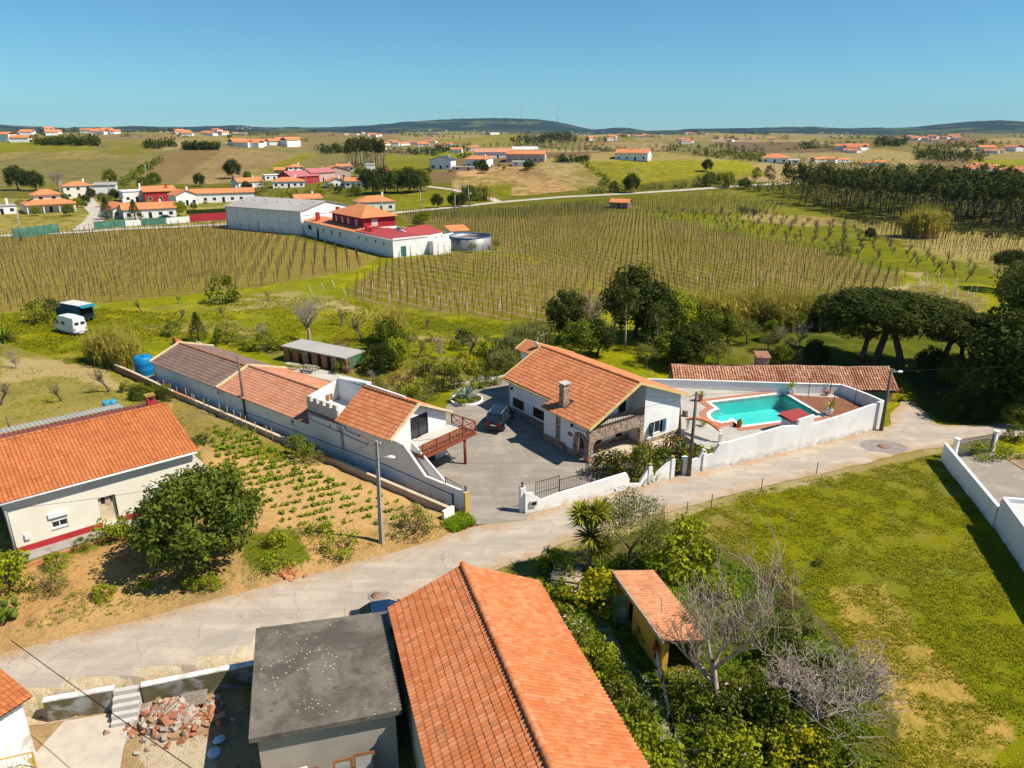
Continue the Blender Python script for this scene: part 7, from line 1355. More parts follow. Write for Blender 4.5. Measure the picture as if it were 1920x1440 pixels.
rest_ = [c[0] for c in near_[240:]] + [c[0] for c in cand[420:]]; R = np.random.RandomState(77); C_ = np.array([(p.x, p.y, p.z + 10.8 + R.normal() * 1.2) for p in rest_ for q in (0, 1)]); C_[1::2, 2] -= 5.5
tag(link('plantation_interior', leaf_mesh('plantation_interior', leaves(R, C_, np.tile(np.array([1.3, 1.3, 3.2]), (len(C_), 1)), 12, .95, .4, .4, .4)), LM['euc']), 'inner trees of the eucalyptus wood on the right', 'woodland', kind='stuff')
for p, pl_, s, lb_ in (((35, 357), DRKT, 1.7, 'big dark tree left of the village'), ((68, 358), DRKT, 1.4, 'second big dark tree left of the village'), ((112, 358), BAREM, 2.0, 'bare tree behind the cream villa'), ((207, 345), MIDT, 1.5, 'tall brownish tree above the white shed'), ((290, 352), MIDT, 1.5, 'round green tree behind the red parapet house'), ((270, 355), MIDT, 1.2, 'green tree left of the round one'), ((375, 350), DRKT, 1.0, 'round dark tree behind the long villa'), ((437, 335), DRKT, 1.6, 'broad dark tree beside the brown field'), ((465, 338), MIDT, 1.0, 'green bushes near the broad dark tree'), ((490, 360), SH['olive'], 3.2, 'olive hedge beside the hip roofed house'), ((202, 412), CONIF, 1.5, 'dark conifer behind the green netting'), ((255, 418), CONIF, 1.5, 'second dark conifer behind the netting'), ((200, 388), OLVM, 1.2, 'grey tree above the netting'), ((335, 405), LIMT, 1.0, 'yellow green tree at the end of the netting'), ((130, 405), MIDT, .8, 'bushy tree before the cream villa'), ((70, 405), LIMT, .7, 'small palm like tree before the cream villa'), ((40, 395), OLVM, 1.0, 'grey tree left of the cream villa'),
                       ((700, 365), DRKT, 1.6, 'dark cypress in the hedge row behind the warehouse'), ((722, 362), DRKT, 1.75, 'second cypress in the hedge row'), ((745, 362), MIDT, 2.1, 'brownish cypress in the hedge row'), ((768, 362), DRKT, 1.7, 'fourth cypress in the hedge row'), ((788, 360), MIDT, 2.0, 'fifth brownish cypress in the hedge row'), ((690, 350), DRKT, 1.3, 'dark bush at the left end of the hedge row'), ((668, 368), MIDT, 1.0, 'green bush behind the beige house'), ((820, 390), DRKT, .8, 'round dark bush beside the far road'), ((850, 388), DRKT, .8, 'second round bush beside the far road'), ((865, 388), DRKT, .8, 'third round bush beside the far road'), ((880, 384), MIDT, 1.5, 'tall tree beside the far road'), ((870, 372), BAREM, 1.3, 'bare tree by the far road junction'), ((1183, 362), DRKT, 1.3, 'single dark round tree right of the far road'), ((1130, 358), OLVM, 1.3, 'grey green trees beside the dark round tree'), ((1150, 360), MIDT, 1.0, 'bush left of the dark round tree'), ((1330, 350), MIDT, 1.4, 'leafy tree at the end of the far road'), ((1365, 352), LIMT, 1.6, 'pale poplar at the end of the far road'), ((1325, 322), DRKT, 1.0, 'dark pine on the green hill edge'), ((1350, 345), LIMT, 1.2, 'pale bush near the poplar'), ((1395, 355), MIDT, 1.1, 'tree at the corner of the wood'), ((1440, 360), EUCT, 1.3, 'loose eucalyptus at the corner of the wood'), ((1415, 355), EUCT, 1.1, 'thin eucalyptus at the wood corner'), ((672, 330), MIDT, .9, 'village palm beside the cottage'), ((777, 420), None, 0, ''), ((795, 420), LIMT, .9, 'palm clump in the winery yard'), ((783, 424), MIDT, .7, 'brown bush in the winery yard'), ((753, 476), LIMT, .7, 'orange tree at the winery corner'), ((828, 470), LIMT, .6, 'small tree left of the round tank'), ((885, 474), OLVM, .6, 'olive tree in front of the round tank'), ((930, 468), OLVM, .6, 'bush right of the round tank')):
 if pl_: pl_.put(at(*p), lb_, s)
for k in range(44): EUCP[k % 3].put(at(652 + rnd.uniform(0, 68), 318 + rnd.uniform(-12, 2)), 'tall eucalyptus in the dense stand behind the village', rnd.uniform(.95, 1.2), group='eucalyptus stand behind the village')
for k in range(46):
 px, py = rnd.choice(((100, 385), (300, 392), (480, 362), (600, 362), (640, 366), (230, 372), (860, 320), (960, 318), (420, 392))); (MIDT, DRKT, LIMT, OLVM)[k % 4].put(at(px + rnd.uniform(-70, 70), py + rnd.uniform(-6, 6)), 'small garden tree among the village houses', rnd.uniform(.45, .8), group='garden trees in the village')
R = np.random.RandomState(120)
def blob_wood(name, label, pts, size, mat):
 "one leafy mass of many rounded crowns"
 pts = np.array(pts); sz = np.minimum(size, np.hypot(pts[:, 0], pts[:, 1]) * .0045) * (.6 + .8 * R.rand(len(pts))); z = hfast(pts[:, 0], pts[:, 1]); C_ = np.stack([pts[:, 0], pts[:, 1], z + sz * .75], 1)
 per = 26; idx = np.repeat(np.arange(len(pts)), per); v, f, t = leaves(R, C_, np.stack([sz * .62, sz * .62, sz * .8], 1), per, 1., .62, .5, .6); s_ = np.repeat(sz[idx] * .42, 4)[:, None]; c4 = np.repeat(v.reshape(-1, 4, 3).mean(1), 4, 0); v = c4 + (v - c4) * s_
 return tag(link(name, leaf_mesh(name, (v, f, t)), mat), label, 'woodland', kind='stuff')
def scatter_px(poly, n_):
 xs = [p[0] for p in poly]; ys = [p[1] for p in poly]; out = []
 while len(out) < n_:
  a, b = R.uniform(min(xs), max(xs)), R.uniform(min(ys), max(ys))
  if _pip(a, b, poly): g = G(a, b); out.append((g.x, g.y))
 return out
for nm, lb_, poly, n_, s, mt in (('dark_wood', 'dark rectangular wood left of the far hill', [(343, 277), (412, 275), (410, 281), (345, 282)], 150, 5, 'pine'), ('dark_wood', 'dark wood at the far left', [(60, 268), (185, 264), (185, 274), (70, 273)], 140, 4.5, 'pine'), ('dark_wood', 'scattered copse above the brown fields', [(270, 272), (330, 266), (330, 278), (275, 280)], 60, 5, 'dark'), ('dark_wood', 'dark wood on the ridge below the wind turbines', [(950, 266), (1000, 256), (1090, 258), (1080, 266), (980, 272)], 110, 8, 'pine'), ('dark_wood', 'block of dark pines at the right', [(1705, 284), (1850, 292), (1840, 306), (1720, 302)], 130, 6, 'pine'), ('dark_wood', 'dark wood at the right foot of the hills', [(1630, 268), (1700, 266), (1695, 276), (1640, 276)], 60, 10, 'pine'), ('dark_hedge', 'row of round dark trees above the green hill', [(1285, 286), (1430, 292), (1440, 302), (1380, 300), (1290, 291)], 90, 3.4, 'mid'), ('dark_hedge', 'dark hedge left of the hilltop farmhouse', [(1040, 300), (1105, 299), (1105, 305), (1045, 306)], 60, 2.6, 'pine'), ('dark_hedge', 'hedge climbing beside the brown field', [(225, 348), (262, 318), (300, 302), (308, 306), (270, 326), (240, 352)], 70, 2.4, 'mid'), ('dark_hedge', 'bushes between the hill fields', [(1090, 306), (1100, 305), (1150, 345), (1140, 348)], 40, 1.4, 'mid'), ('dark_hedge', 'bushes along the far road bank', [(1100, 362), (1320, 346), (1330, 350), (1180, 360), (1110, 366)], 80, 1.8, 'sage'), ('dark_hedge', 'bushes below the hilltop field', [(1300, 336), (1470, 352), (1470, 362), (1330, 350)], 80, 2.0, 'olive'), ('dark_hedge', 'village shrubs and garden hedges', [(420, 366), (640, 352), (690, 366), (620, 372), (440, 372)], 60, 1.5, 'mid'), ('dark_wood', 'dark copse behind the village', [(590, 282), (650, 276), (655, 288), (600, 290)], 60, 5, 'dark'), ('dark_wood', 'woods behind the hill houses', [(760, 285), (850, 278), (880, 284), (780, 292)], 60, 5, 'dark'), ('dark_hedge', 'thicket along the foot of the eucalyptus wood', [(1540, 398), (1640, 414), (1920, 444), (1920, 452), (1640, 424), (1545, 404)], 130, 1.5, 'dark'), ('dark_hedge', 'scrub at the upper right of the orchard', [(1380, 395), (1440, 398), (1440, 404), (1390, 402)], 30, 1.2, 'sage')):
 blob_wood(nm, lb_, scatter_px(poly, n_), s, LM[mt])
hp = []
for k in range(620):
 d_ = math.exp(R.uniform(math.log(520), math.log(5200))); az = R.uniform(-.78, .78); x, y = d_ * math.sin(az), d_ * math.cos(az)
 a = R.uniform(0, math.pi); m_ = R.randint(2, 9)
 if vnoise(np.array([x / 200.]), np.array([y / 200.]), 55)[0] < .42: continue
 for q in range(m_): hp.append((x + math.cos(a) * q * d_ * .009, y + math.sin(a) * q * d_ * .009 * .6))
blob_wood('hedgerows', 'hedgerows and small copses spread over the far plain', [p for p in hp if math.hypot(*p) < 1500], 3.4, LM['dark']); blob_wood('distant_copses', 'distant dark copses over the far plain', [p for p in hp if math.hypot(*p) >= 1500], 6.5, LM['pine'])
def grass_stuff(name, label, poly, n_, ln, wd, per, mat, lean=.5, seed=1, thr=.0, ns=1.2):
 R = np.random.RandomState(seed); pts = []
 xs = [p[0] for p in poly]; ys = [p[1] for p in poly]; w0 = [flat(a, b) for a, b in poly]; wx = [p[0] for p in w0]; wy = [p[1] for p in w0]
 X = R.uniform(min(wx), max(wx), n_ * 3); Y = R.uniform(min(wy), max(wy), n_ * 3); Z = hfast(X, Y); qx, qy = topx(X, Y, Z); ok = inpoly(qx, qy, poly) & (fbm(X / ns, Y / ns, seed) + .25 * R.rand(len(X)) > thr); B = np.stack([X, Y, Z], 1)[ok][:n_]
 s = .6 + .8 * fbm(B[:, 0] / 2.5, B[:, 1] / 2.5, seed + 3); v, f, t = blades(R, B, ln, wd, lean, per, .08, .5); me = leaf_mesh(name, (v, f, t * .6 + .4 * np.repeat(s, per * 6) * .6)); return tag(link(name, me, LM[mat]), label, 'grass', kind='stuff')
RF = [(1250, 985), (1400, 925), (1560, 892), (1770, 850), (1860, 945), (1920, 1040), (1960, 1300), (1960, 1460), (1620, 1460), (1640, 1300), (1500, 1100), (1330, 1020)]
grass_stuff('field_grass', 'green and yellow grass covering the field on the right', RF, 24000, .15, .035, 4, 'grass', .8, 3, .60, 1.4)
grass_stuff('meadow_flowers', 'yellow flowering meadow around the camper van', [(0, 590), (170, 575), (330, 590), (420, 640), (280, 640), (150, 690), (0, 640)], 7000, .3, .07, 3, 'grass', .7, 5, .55, 3.)
grass_stuff('meadow_tufts', 'tufts and flowers in the meadow below the vineyard', [(300, 590), (450, 555), (640, 560), (800, 592), (1040, 606), (1000, 640), (940, 700), (760, 700), (480, 650)], 9000, .3, .08, 3, 'grass', .8, 6, .55, 3.)
grass_stuff('garden_grass', 'rank grass and weeds in the lower right garden', [(1010, 1050), (1150, 1050), (1250, 1010), (1440, 1080), (1600, 1250), (1660, 1440), (1180, 1440), (1060, 1180)], 9000, .28, .045, 4, 'veg', .7, 7, .5, 1.5)
grass_stuff('verge_grass', 'bright grass tuft beside the ochre gate pier', [(830, 985), (850, 965), (880, 968), (892, 985), (850, 1000)], 500, .4, .045, 5, 'veg', .6, 9)
grass_stuff('bank_weeds', 'thin weeds on the bare bank beside the lane', [(0, 1190), (0, 1080), (300, 1020), (560, 990), (860, 960), (870, 985), (560, 1070), (250, 1150)], 2600, .16, .03, 5, 'veg', .8, 11, .66, 2.)
grass_stuff('yard_weeds', 'weeds in the dry yard behind the cream house', [(0, 690), (200, 690), (360, 780), (480, 860), (380, 850), (280, 740), (0, 800)], 3000, .16, .03, 4, 'grass', .8, 13, .58, 2.)
# ------------------------------------------------------------------ vine rows
M_POST = plain('vine_post_wood', (.10, .075, .05), .95, c2=(.06, .045, .032), scale=3.)
M_POSTP = plain('pale_concrete_post', (.58, .52, .47), .9)
def vine_mesh(seed):
 R = np.random.RandomState(seed); mb = MB(); h = 2.15 + R.rand() * .4; b = R.normal(size=2) * .06
 mb.tube([(0, 0, -.1), (b[0], b[1], h * .5), (b[0] * 1.4, b[1] * 1.4, h)], [.066, .056, .042], 4, cap=False)
 for k in range(3):
  z = h * (.35 + .2 * k + .1 * R.rand()); a = R.rand() * 6.28; l = .3 + .35 * R.rand(); mb.tube([(b[0], b[1], z), (math.cos(a) * l, math.sin(a) * l * .6, z + l * .8)], [.03, .012], 3, cap=False)
 me = mb.mesh('vine'); me.materials.append(M_POST); return me
VM = [vine_mesh(200 + k) for k in range(4)]
def grid_pts(poly, deg, pitch, along, jit, drop, org=(0, 0)):
 th = math.radians(deg); i, j = np.meshgrid(np.arange(-160, 161), np.arange(-160, 161)); i = i.ravel() * along + npr.normal(size=i.size) * jit * along; j = (j.ravel() + .5) * pitch + npr.normal(size=j.size) * .06
 c = np.array([flat(*q) for q in poly]).mean(0); t0 = c[0] * math.cos(th) + c[1] * math.sin(th); n0 = round((-c[0] * math.sin(th) + c[1] * math.cos(th)) / pitch) * pitch
 X = math.cos(th) * (i + t0) - math.sin(th) * (j + n0); Y = math.sin(th) * (i + t0) + math.cos(th) * (j + n0); ok = Y > 60; X, Y = X[ok], Y[ok]
 Z = hfast(X, Y); qx, qy = topx(X, Y, Z); ok = inpoly(qx, qy, poly) & (npr.rand(len(X)) > drop) & (qx > -60) & (qx < 1990); return np.stack([X, Y, Z], 1)[ok]
PTS = np.concatenate([grid_pts(VINE_L, 14., 2.6, 2.35, .06, .10), grid_pts(VINE_C, -43., 3.3, 2.1, .05, .08), grid_pts(VINE_M, -64., 2.9, 2.0, .06, .06), grid_pts(VINE_R, -50., 2.7, 2.2, .06, .12), grid_pts([(760, 404), (1100, 384), (1330, 366), (1480, 385), (1440, 408), (1180, 398), (1000, 408), (820, 412)], -64., 2.9, 2.6, .06, .15)])
bad = (np.hypot(PTS[:, 0] + 10.4, PTS[:, 1] - 178.7) < 7.5); PTS = PTS[~bad]
PTS = PTS[np.argsort(np.hypot(PTS[:, 0], PTS[:, 1]))]
for p in PTS[:300]:
 o = link('vine', VM[rnd.randrange(4)], None, None); o.location = p; o.rotation_euler.z = rnd.uniform(0, 6.28); s = rnd.uniform(.85, 1.15); o.scale = (1, 1, s); tag(o, 'bare vine on its post in the near rows of the vineyard', 'vine', 'near vines in the vineyard rows')
VV = []; FF = []; o_ = 0; rest = PTS[300:]; var = npr.randint(0, 4, len(rest))
for k in range(4):
 sel = rest[var == k]; me = VM[k]; nv = len(me.vertices); co = np.empty(nv * 3, np.float32); me.vertices.foreach_get('co', co); co = co.reshape(-1, 3); fq = np.array([p.vertices[:] for p in me.polygons], np.int32); a = npr.rand(len(sel)) * 6.28; ca, sa = np.cos(a)[:, None], np.sin(a)[:, None]; sc_ = (.85 + .3 * npr.rand(len(sel)))[:, None]
 V = np.stack([co[None, :, 0] * ca - co[None, :, 1] * sa + sel[:, 0:1], co[None, :, 0] * sa + co[None, :, 1] * ca + sel[:, 1:2], co[None, :, 2] * sc_ + sel[:, 2:3]], -1).reshape(-1, 3); VV.append(V); FF.append((fq[None] + (np.arange(len(sel)) * nv)[:, None, None]).reshape(-1, 4) + o_); o_ += len(V)
tag(link('vine_rows', np_mesh('vine_rows', np.concatenate(VV), np.concatenate(FF)), M_POST), 'rows of bare vines filling the far vineyard', 'vines', kind='stuff')
pm = MB().tube([(0, 0, -.1), (0, 0, 2.3)], .055, 5).mesh('pale_post'); pm.materials.append(M_POSTP)
for k, (px, py) in enumerate([(778, 567), (805, 585), (825, 582), (870, 581), (877, 596), (936, 598), (939, 590), (995, 602), (1028, 594), (590, 560), (612, 552), (632, 548), (652, 563), (680, 562), (700, 556), (728, 555), (732, 578), (748, 570), (756, 549), (1305, 540), (1330, 535), (1388, 557), (1412, 553), (1563, 572), (1580, 572), (1592, 568), (1612, 565), (1684, 556), (1704, 553), (1727, 553), (1746, 540), (1757, 535), (1770, 560), (1790, 545)]):
 o = link('pale_post', pm, None, None); g = G(px, py); o.location = g; o.rotation_euler = (rnd.uniform(-.05, .05), rnd.uniform(-.05, .05) - (.3 if 585 < px < 660 else 0), 0); tag(o, 'pale concrete trellis post at the vineyard edge', 'post', 'pale posts at the vineyard edge')
for k in range(46):
 q = VINE_Y; a, b = rnd.uniform(1690, 1850), rnd.uniform(525, 615)
 if inpoly(np.array([a]), np.array([b]), q)[0]: o = link('pale_post', pm, None, None); g = G(a, b); o.location = g; o.scale = (.8, .8, 1.); tag(o, 'thin pale stake in the young vineyard right of the path', 'stake', 'stakes in the young vineyard')
# ------------------------------------------------------------------ vehicles
def loft(sections, sm=True):
 "sections: list of rings (same count)"
 mb = MB(); k = len(sections[0]); V = [p for s in sections for p in s]; Fq = [(i * k + j, i * k + (j + 1) % k, (i + 1) * k + (j + 1) % k, (i + 1) * k + j) for i in range(len(sections) - 1) for j in range(k)]; Fq += [tuple(range(k - 1, -1, -1)), tuple((len(sections) - 1) * k + j for j in range(k))]; return mb.add(V, Fq, sm)
def wheel(parent, x, y, r=.33, w=.22, rim=None):
 o = MB().lathe([(r * .6, -w / 2), (r, -w / 2 + .03), (r, w / 2 - .03), (r * .6, w / 2)], 16).build('wheel', plain('tyre', (.015, .015, .015), .8), parent); o.matrix_local = Matrix.Translation((x, y, r)) @ Matrix.Rotation(math.pi / 2, 4, 'X'); MB().lathe([(.02, -w / 2 - .01), (r * .62, -w / 2 - .005), (r * .62, w / 2 + .005), (.02, w / 2 + .01)], 12).build('rim', rim or M_GREYM, o)
def paint(name, c, rough=.25, metal=.0):
 m = plain(name, c, rough, metal, var=.02); m.node_tree.nodes['Principled BSDF'].inputs['Coat Weight'].default_value = .6; return m
def car(label, loc, rz, body, L=4.6, W=1.8, Hh=1.72, mpv=True, name='parked_car'):
 o = thing(name, label, 'car', loc, rz); bl = .98 if mpv else .92; hw = W / 2
 st = [(-L / 2, .80, .45, bl - .06), (-L / 2 + .08, .95, .28, bl), (-L * .25, 1., .22, bl + .02), (L * .1, 1., .22, bl), (L * .28, .99, .22, bl - .02), (L / 2 - .35, .94, .24, .80), (L / 2, .74, .38, .62)]
 secs = []
 for x, ws, z0, z1 in st:
  w_ = hw * ws; secs.append([(x, -w_ * .9, z0), (x, -w_, z0 + .15), (x, -w_ * 1.0, z1 - .12), (x, -w_ * .93, z1), (x, w_ * .93, z1), (x, w_, z1 - .12), (x, w_, z0 + .15), (x, w_ * .9, z0)])
 loft(secs).build('body', body, o)
 r0, r1 = (-L / 2 + .10, L * .27) if mpv else (-L * .36, L * .22); t0, t1 = (-L / 2 + .42, L * .08) if mpv else (-L * .2, L * .05)
 gl = [(x, s, z) for x, s, z in ((0, 0, 0),)]
 V = [(r0, -hw * .9, bl - .02), (r1, -hw * .9, bl - .02), (r1, hw * .9, bl - .02), (r0, hw * .9, bl - .02), (t0, -hw * .74, Hh - .06), (t1, -hw * .74, Hh - .06), (t1, hw * .74, Hh - .06), (t0, hw * .74, Hh - .06)]
 MB().add(V, [(0, 1, 5, 4), (1, 2, 6, 5), (2, 3, 7, 6), (3, 0, 4, 7), (4, 5, 6, 7)]).build('glasshouse', M_GLASS, o)
 rf = MB(); rf.slab([(t0 - .03, -hw * .76, Hh - .06), (t1 + .04, -hw * .76, Hh - .06), (t1 + .04, hw * .76, Hh - .06), (t0 - .03, hw * .76, Hh - .06)], (0, 0, .045)); rf.build('roof', body, o)
 pi = MB()
 for s in (-1, 1):
  for f in (0, .36, .68, 1.): a = Vector(V[0]).lerp(Vector(V[1]), f); b = Vector(V[4]).lerp(Vector(V[5]), f); pi.bar((a.x, s * abs(a.y) * 1.01, a.z), (b.x, s * abs(b.y) * 1.01, b.z), .07, .05)
 pi.build('pillars', body, o)
 for s in (-1, 1):
  wheel(o, -L * .30, s * (hw - .08)); wheel(o, L * .31, s * (hw - .08))
  MB().box(-L / 2 - .02, -L / 2 + .12, s * hw * .52 - .22, s * hw * .52 + .22, bl - .30, bl - .08).build('tail_light', plain('tail_red', (.45, .01, .012), .2), o)
  MB().box(L / 2 - .32, L / 2 - .1, s * hw * .55 - .18, s * hw * .55 + .18, .60, .74).build('headlight', plain('lamp_glass', (.6, .6, .6), .1), o)
  if mpv: MB().tube([(t0 + .1, s * hw * .70, Hh + .04), (t1 - .1, s * hw * .70, Hh + .04)], .02, 5).build('roof_rail', M_GREYM, o); MB().box(-L * .05, L * .1, s * hw * 1.0 - .01, s * hw * 1.0 + .01, .78, .81).build('door_trim', M_GREYM, o)
  MB().box(L * .17, L * .2, s * (hw + .02) - .09, s * (hw + .02) + .09, bl, bl + .16).build('mirror', body, o)
 MB().box(-L / 2 - .03, -L / 2 + .2, -hw * .85, hw * .85, .32, .52).build('rear_bumper', body, o); MB().box(-L / 2 - .04, -L / 2 - .01, -.26, .26, .62, .73).build('number_plate', M_ALU, o)
 return o
a, b = G(924, 816), G(945, 783); hd = math.atan2(b.y - a.y, b.x - a.x); c = a.lerp(b, .5)
car('dark green people carrier parked beside the white house in the courtyard', (a.x + math.cos(hd) * 2.4 + .0, a.y + math.sin(hd) * 2.4, H(c.x, c.y) + .06), hd, paint('dark_green_paint', (.006, .012, .014)))
p = flat(716, 1131, 1.4); car('dark blue car hidden behind the flat roofed garage', (p[0] + .3, p[1] - .35, .04), math.radians(14), paint('navy_paint', (.008, .03, .075)), 4.2, 1.72, 1.42, False)
p = G(312, 411); car('dark car parked by the long white village house', (p.x, p.y, p.z), .1, MAT['navy_paint'], 4.3, 1.75, 1.45, False)
a, b = G(140, 631), G(105, 622); hd = math.atan2(b.y - a.y, b.x - a.x); sd = Vector((math.sin(hd), -math.cos(hd), 0)); c = a + Vector((math.cos(hd), math.sin(hd), 0)) * 2.7 + Vector((math.sin(hd), -math.cos(hd), 0)) * 1.0
cv = thing('camper_van', 'old white high roof camper van standing in the flowering meadow', 'van', (c.x, c.y, H(c.x, c.y)), hd); wp = paint('van_white', (.72, .73, .72), .4)
secs = []
for x, z0, zt, ws in ((-2.7, .45, 2.35, .90), (-2.6, .38, 2.5, .97), (-.5, .35, 2.62, 1.), (1.1, .35, 2.55, 1.), (1.65, .35, 2.1, .98), (2.05, .36, 1.45, .96), (2.65, .40, 1.15, .9)):
 w_ = 1.02 * ws; secs.append([(x, -w_ * .95, z0), (x, -w_, z0 + .3), (x, -w_ * .97, min(1.5, zt - .2)), (x, -w_ * .80, zt - .06), (x, -w_ * .6, zt), (x, w_ * .6, zt), (x, w_ * .80, zt - .06), (x, w_ * .97, min(1.5, zt - .2)), (x, w_, z0 + .3), (x, w_ * .95, z0)])
loft(secs, False).build('body', wp, cv)
for s in (-1, 1):
 wheel(cv, -1.7, s * .9, .34); wheel(cv, 1.75, s * .9, .34); MB().box(-2.74, -2.66, s * .78 - .08, s * .78 + .08, .75, 1.05).build('tail_light', MAT['tail_red'], cv); MB().box(-2.735, -2.60, s * .42 - .28, s * .42 + .28, 1.5, 1.88).build('rear_window', M_GLASS, cv)
 MB().box(-.6, .25, s * .985 - .03, s * .985 + .03, 1.38, 1.85).build('side_window', M_GLASS, cv); MB().box(1.05, 1.6, s * .985 - .03, s * .985 + .03, 1.35, 1.8).build('cab_window', M_GLASS, cv); MB().box(1.9, 2.05, s * 1.1 - .08, s * 1.1 + .08, 1.3, 1.55).build('mirror', M_BLACKM, cv)
MB().slab([(1.68, -.8, 2.02), (1.68, .8, 2.02), (2.04, .8, 1.5), (2.04, -.8, 1.5)], (.03, 0, .02)).build('windscreen', M_GLASS, cv); MB().box(-2.82, -2.66, -.9, .9, .40, .58).build('bumper', M_GREYM, cv); MB().box(-2.85, -2.8, -.35, .35, .3, .42).build('number_plate', M_ALU, cv)
a = G(106, 606); bt = thing('blue_truck', 'blue canvas covered truck with white top behind the camper van', 'truck', (a.x + 2.6, a.y + 1.4, a.z), hd + .06); tb_ = plain('blue_canvas', (.012, .085, .14), .7)
MB().box(-2.4, 2.2, -1.1, 1.1, .75, 2.75).build('box_body', tb_, bt); MB().slab([(-2.4, -1.15, 2.76), (2.25, -1.15, 2.76), (2.25, 1.15, 2.76), (-2.4, 1.15, 2.76)], (0, 0, .06)).build('top_sheet', plain('pale_canvas', (.62, .58, .55)), bt); MB().slab([(-2.42, -1.12, 2.74), (-2.42, 1.12, 2.74), (-3.3, 1.12, 2.5), (-3.3, -1.12, 2.5)], (0, 0, .04)).build('rear_flap', plain('bright_blue_canvas', (.015, .19, .27)), bt); MB().box(-2.45, -2.38, -.95, .95, .9, 2.4).build('rear_opening', M_DARK, bt)
cb = MB(); cb.slab([(2.25, -1.0, .6), (3.8, -1.0, .6), (3.8, -1.0, 1.4), (3.3, -1.0, 2.1), (2.25, -1.0, 2.1)], (0, 2.0, 0)); cb.build('cab', tb_, bt); MB().box(-2.3, 3.6, -.5, .5, .5, .75).build('chassis', M_BLACKM, bt)
for s in (-1, 1): wheel(bt, -1.5, s * .95, .42, .28); wheel(bt, 2.9, s * .92, .42, .26)
# ------------------------------------------------------------------ poles and wires
M_POLEC = plain('concrete_pole', (.36, .335, .30), .9, c2=(.27, .25, .23), scale=3.); M_POLEW = plain('wood_pole', (.17, .125, .09), .95, c2=(.09, .07, .05), scale=4.)
def pole(label, base, h, top=(0, 0), mat=None, lamp=None, r=.14, square=False, name='utility_pole', arms=True):
 o = thing(name, label, 'pole', base); t = Vector((top[0], top[1], h)); mb = MB(); mb.tube([(0, 0, -.3), t], [r * 1.25, r * .75], 4 if square else 8, smooth=not square); mb.build('shaft', mat or M_POLEW, o)
 if arms: MB().bar(t + Vector((-.3, 0, -.25)), t + Vector((.3, 0, -.25)), .05, .05).build('bracket', M_GREYM, o); MB().lathe([(.03, 0), (.05, .05), (.03, .12)], 6, t + Vector((.25, 0, -.2))).build('insulator', M_ALU, o)
 if lamp:
  d = Vector((math.cos(lamp[0]), math.sin(lamp[0]), 0)); z = Vector((t.x, t.y, h * lamp[1])) * 1.0; z.x *= lamp[1]; z.y *= lamp[1]; MB().tube([z, z + d * .35 + Vector((0, 0, .12)), z + d * .7 + Vector((0, 0, .15))], .025, 6).build('lamp_arm', M_GREYM, o); ld = MB(); ld.lathe([(.03, 0), (.10, .08), (.13, .3), (.09, .52), (.02, .56)], 8); l = ld.build('lamp_head', M_ALU, o); l.matrix_local = Matrix.Translation(z + d * .62 + Vector((0, 0, .13))) @ Matrix.Rotation(lamp[0], 4, 'Z') @ Matrix.Rotation(math.radians(95), 4, 'Y')
 return Vector(base) + t
def top_of(px, py, bx, by, z=None):
 g = G(bx, by, z); v = (py - CY) / F; D_ = ((px - CX) / F, CP - v * SP, -SP - v * CP); t = g.y / D_[1]; return g, Vector((D_[0] * t, g.y, HC + D_[2] * t))
g, t = top_of(706, 827, 715, 1018); T1 = pole('grey concrete street lamp pole on the bare bank', g, t.z - g.z, (t.x - g.x, 0), M_POLEC, (.1, .83), .15, True, 'street_lamp')
g, t = top_of(1305, 733, 1290, 890, 0); T2 = pole('dark wooden pole against the white wall in front of the pool', g + Vector((0, -.25, 0)), t.z, (t.x - g.x, 0))
g, t = top_of(445, 668, 462, 790); T3 = pole('bare wooden pole beside the long outbuilding wall', g, t.z - g.z, (t.x - g.x, 0), None, None, .12, arms=False)
g, t = top_of(1668, 690, 1648, 806, 0); T4 = pole('wooden pole with lamp at the corner of the pool wall', g + Vector((.1, -.2, 0)), t.z, (t.x - g.x, 0), None, (.15, .93), .15)
pole('short wooden post in the dry yard at the left edge', G(20, 808), 1.5, (-.1, 0), None, None, .09, arms=False, name='wooden_post')
for px, py, tx, ty, lb_ in ((278, 352, 271, 308, 'tall pale pole rising behind the village houses'), (204, 365, 202, 336, 'thin pole beside the white shed'), (853, 404, 853, 365, 'wooden pole in the vineyard beside the beige house'), (788, 395, 788, 358, 'pole beside the far road'), (716, 418, 716, 372, 'pole behind the red upper storey'), (573, 348, 573, 315, 'pole above the hip roofed village house'), (118, 360, 114, 340, 'thin pole behind the cream villa'), (806, 312, 806, 280, 'tall pole beside the blue roofed hill house'), (40, 452, 30, 392, 'leaning double pole left of the netting'), (848, 372, 848, 338, 'pole on the far road bank'), (880, 388, 878, 350, 'pole among the roadside trees')):
 g, t = top_of(tx, ty, px, py); pole(lb_, g, t.z - g.z, (t.x - g.x, 0), M_POLEC, None, .16, arms=False)
def wire(label, a, b, sag, r=.013, name='overhead_wire'):
 a = Vector(a); b = Vector(b); n_ = 24; o = MB().tube([a.lerp(b, k / n_) - Vector((0, 0, sag * 4 * (k / n_) * (1 - k / n_))) for k in range(n_ + 1)], r, 3, cap=False).build(name, M_BLACKM); return tag(o, label, 'wire')
HM = Matrix.Translation((HOUSE_O[0], HOUSE_O[1], 0)) @ Matrix.Rotation(HOUSE_A, 4, 'Z')
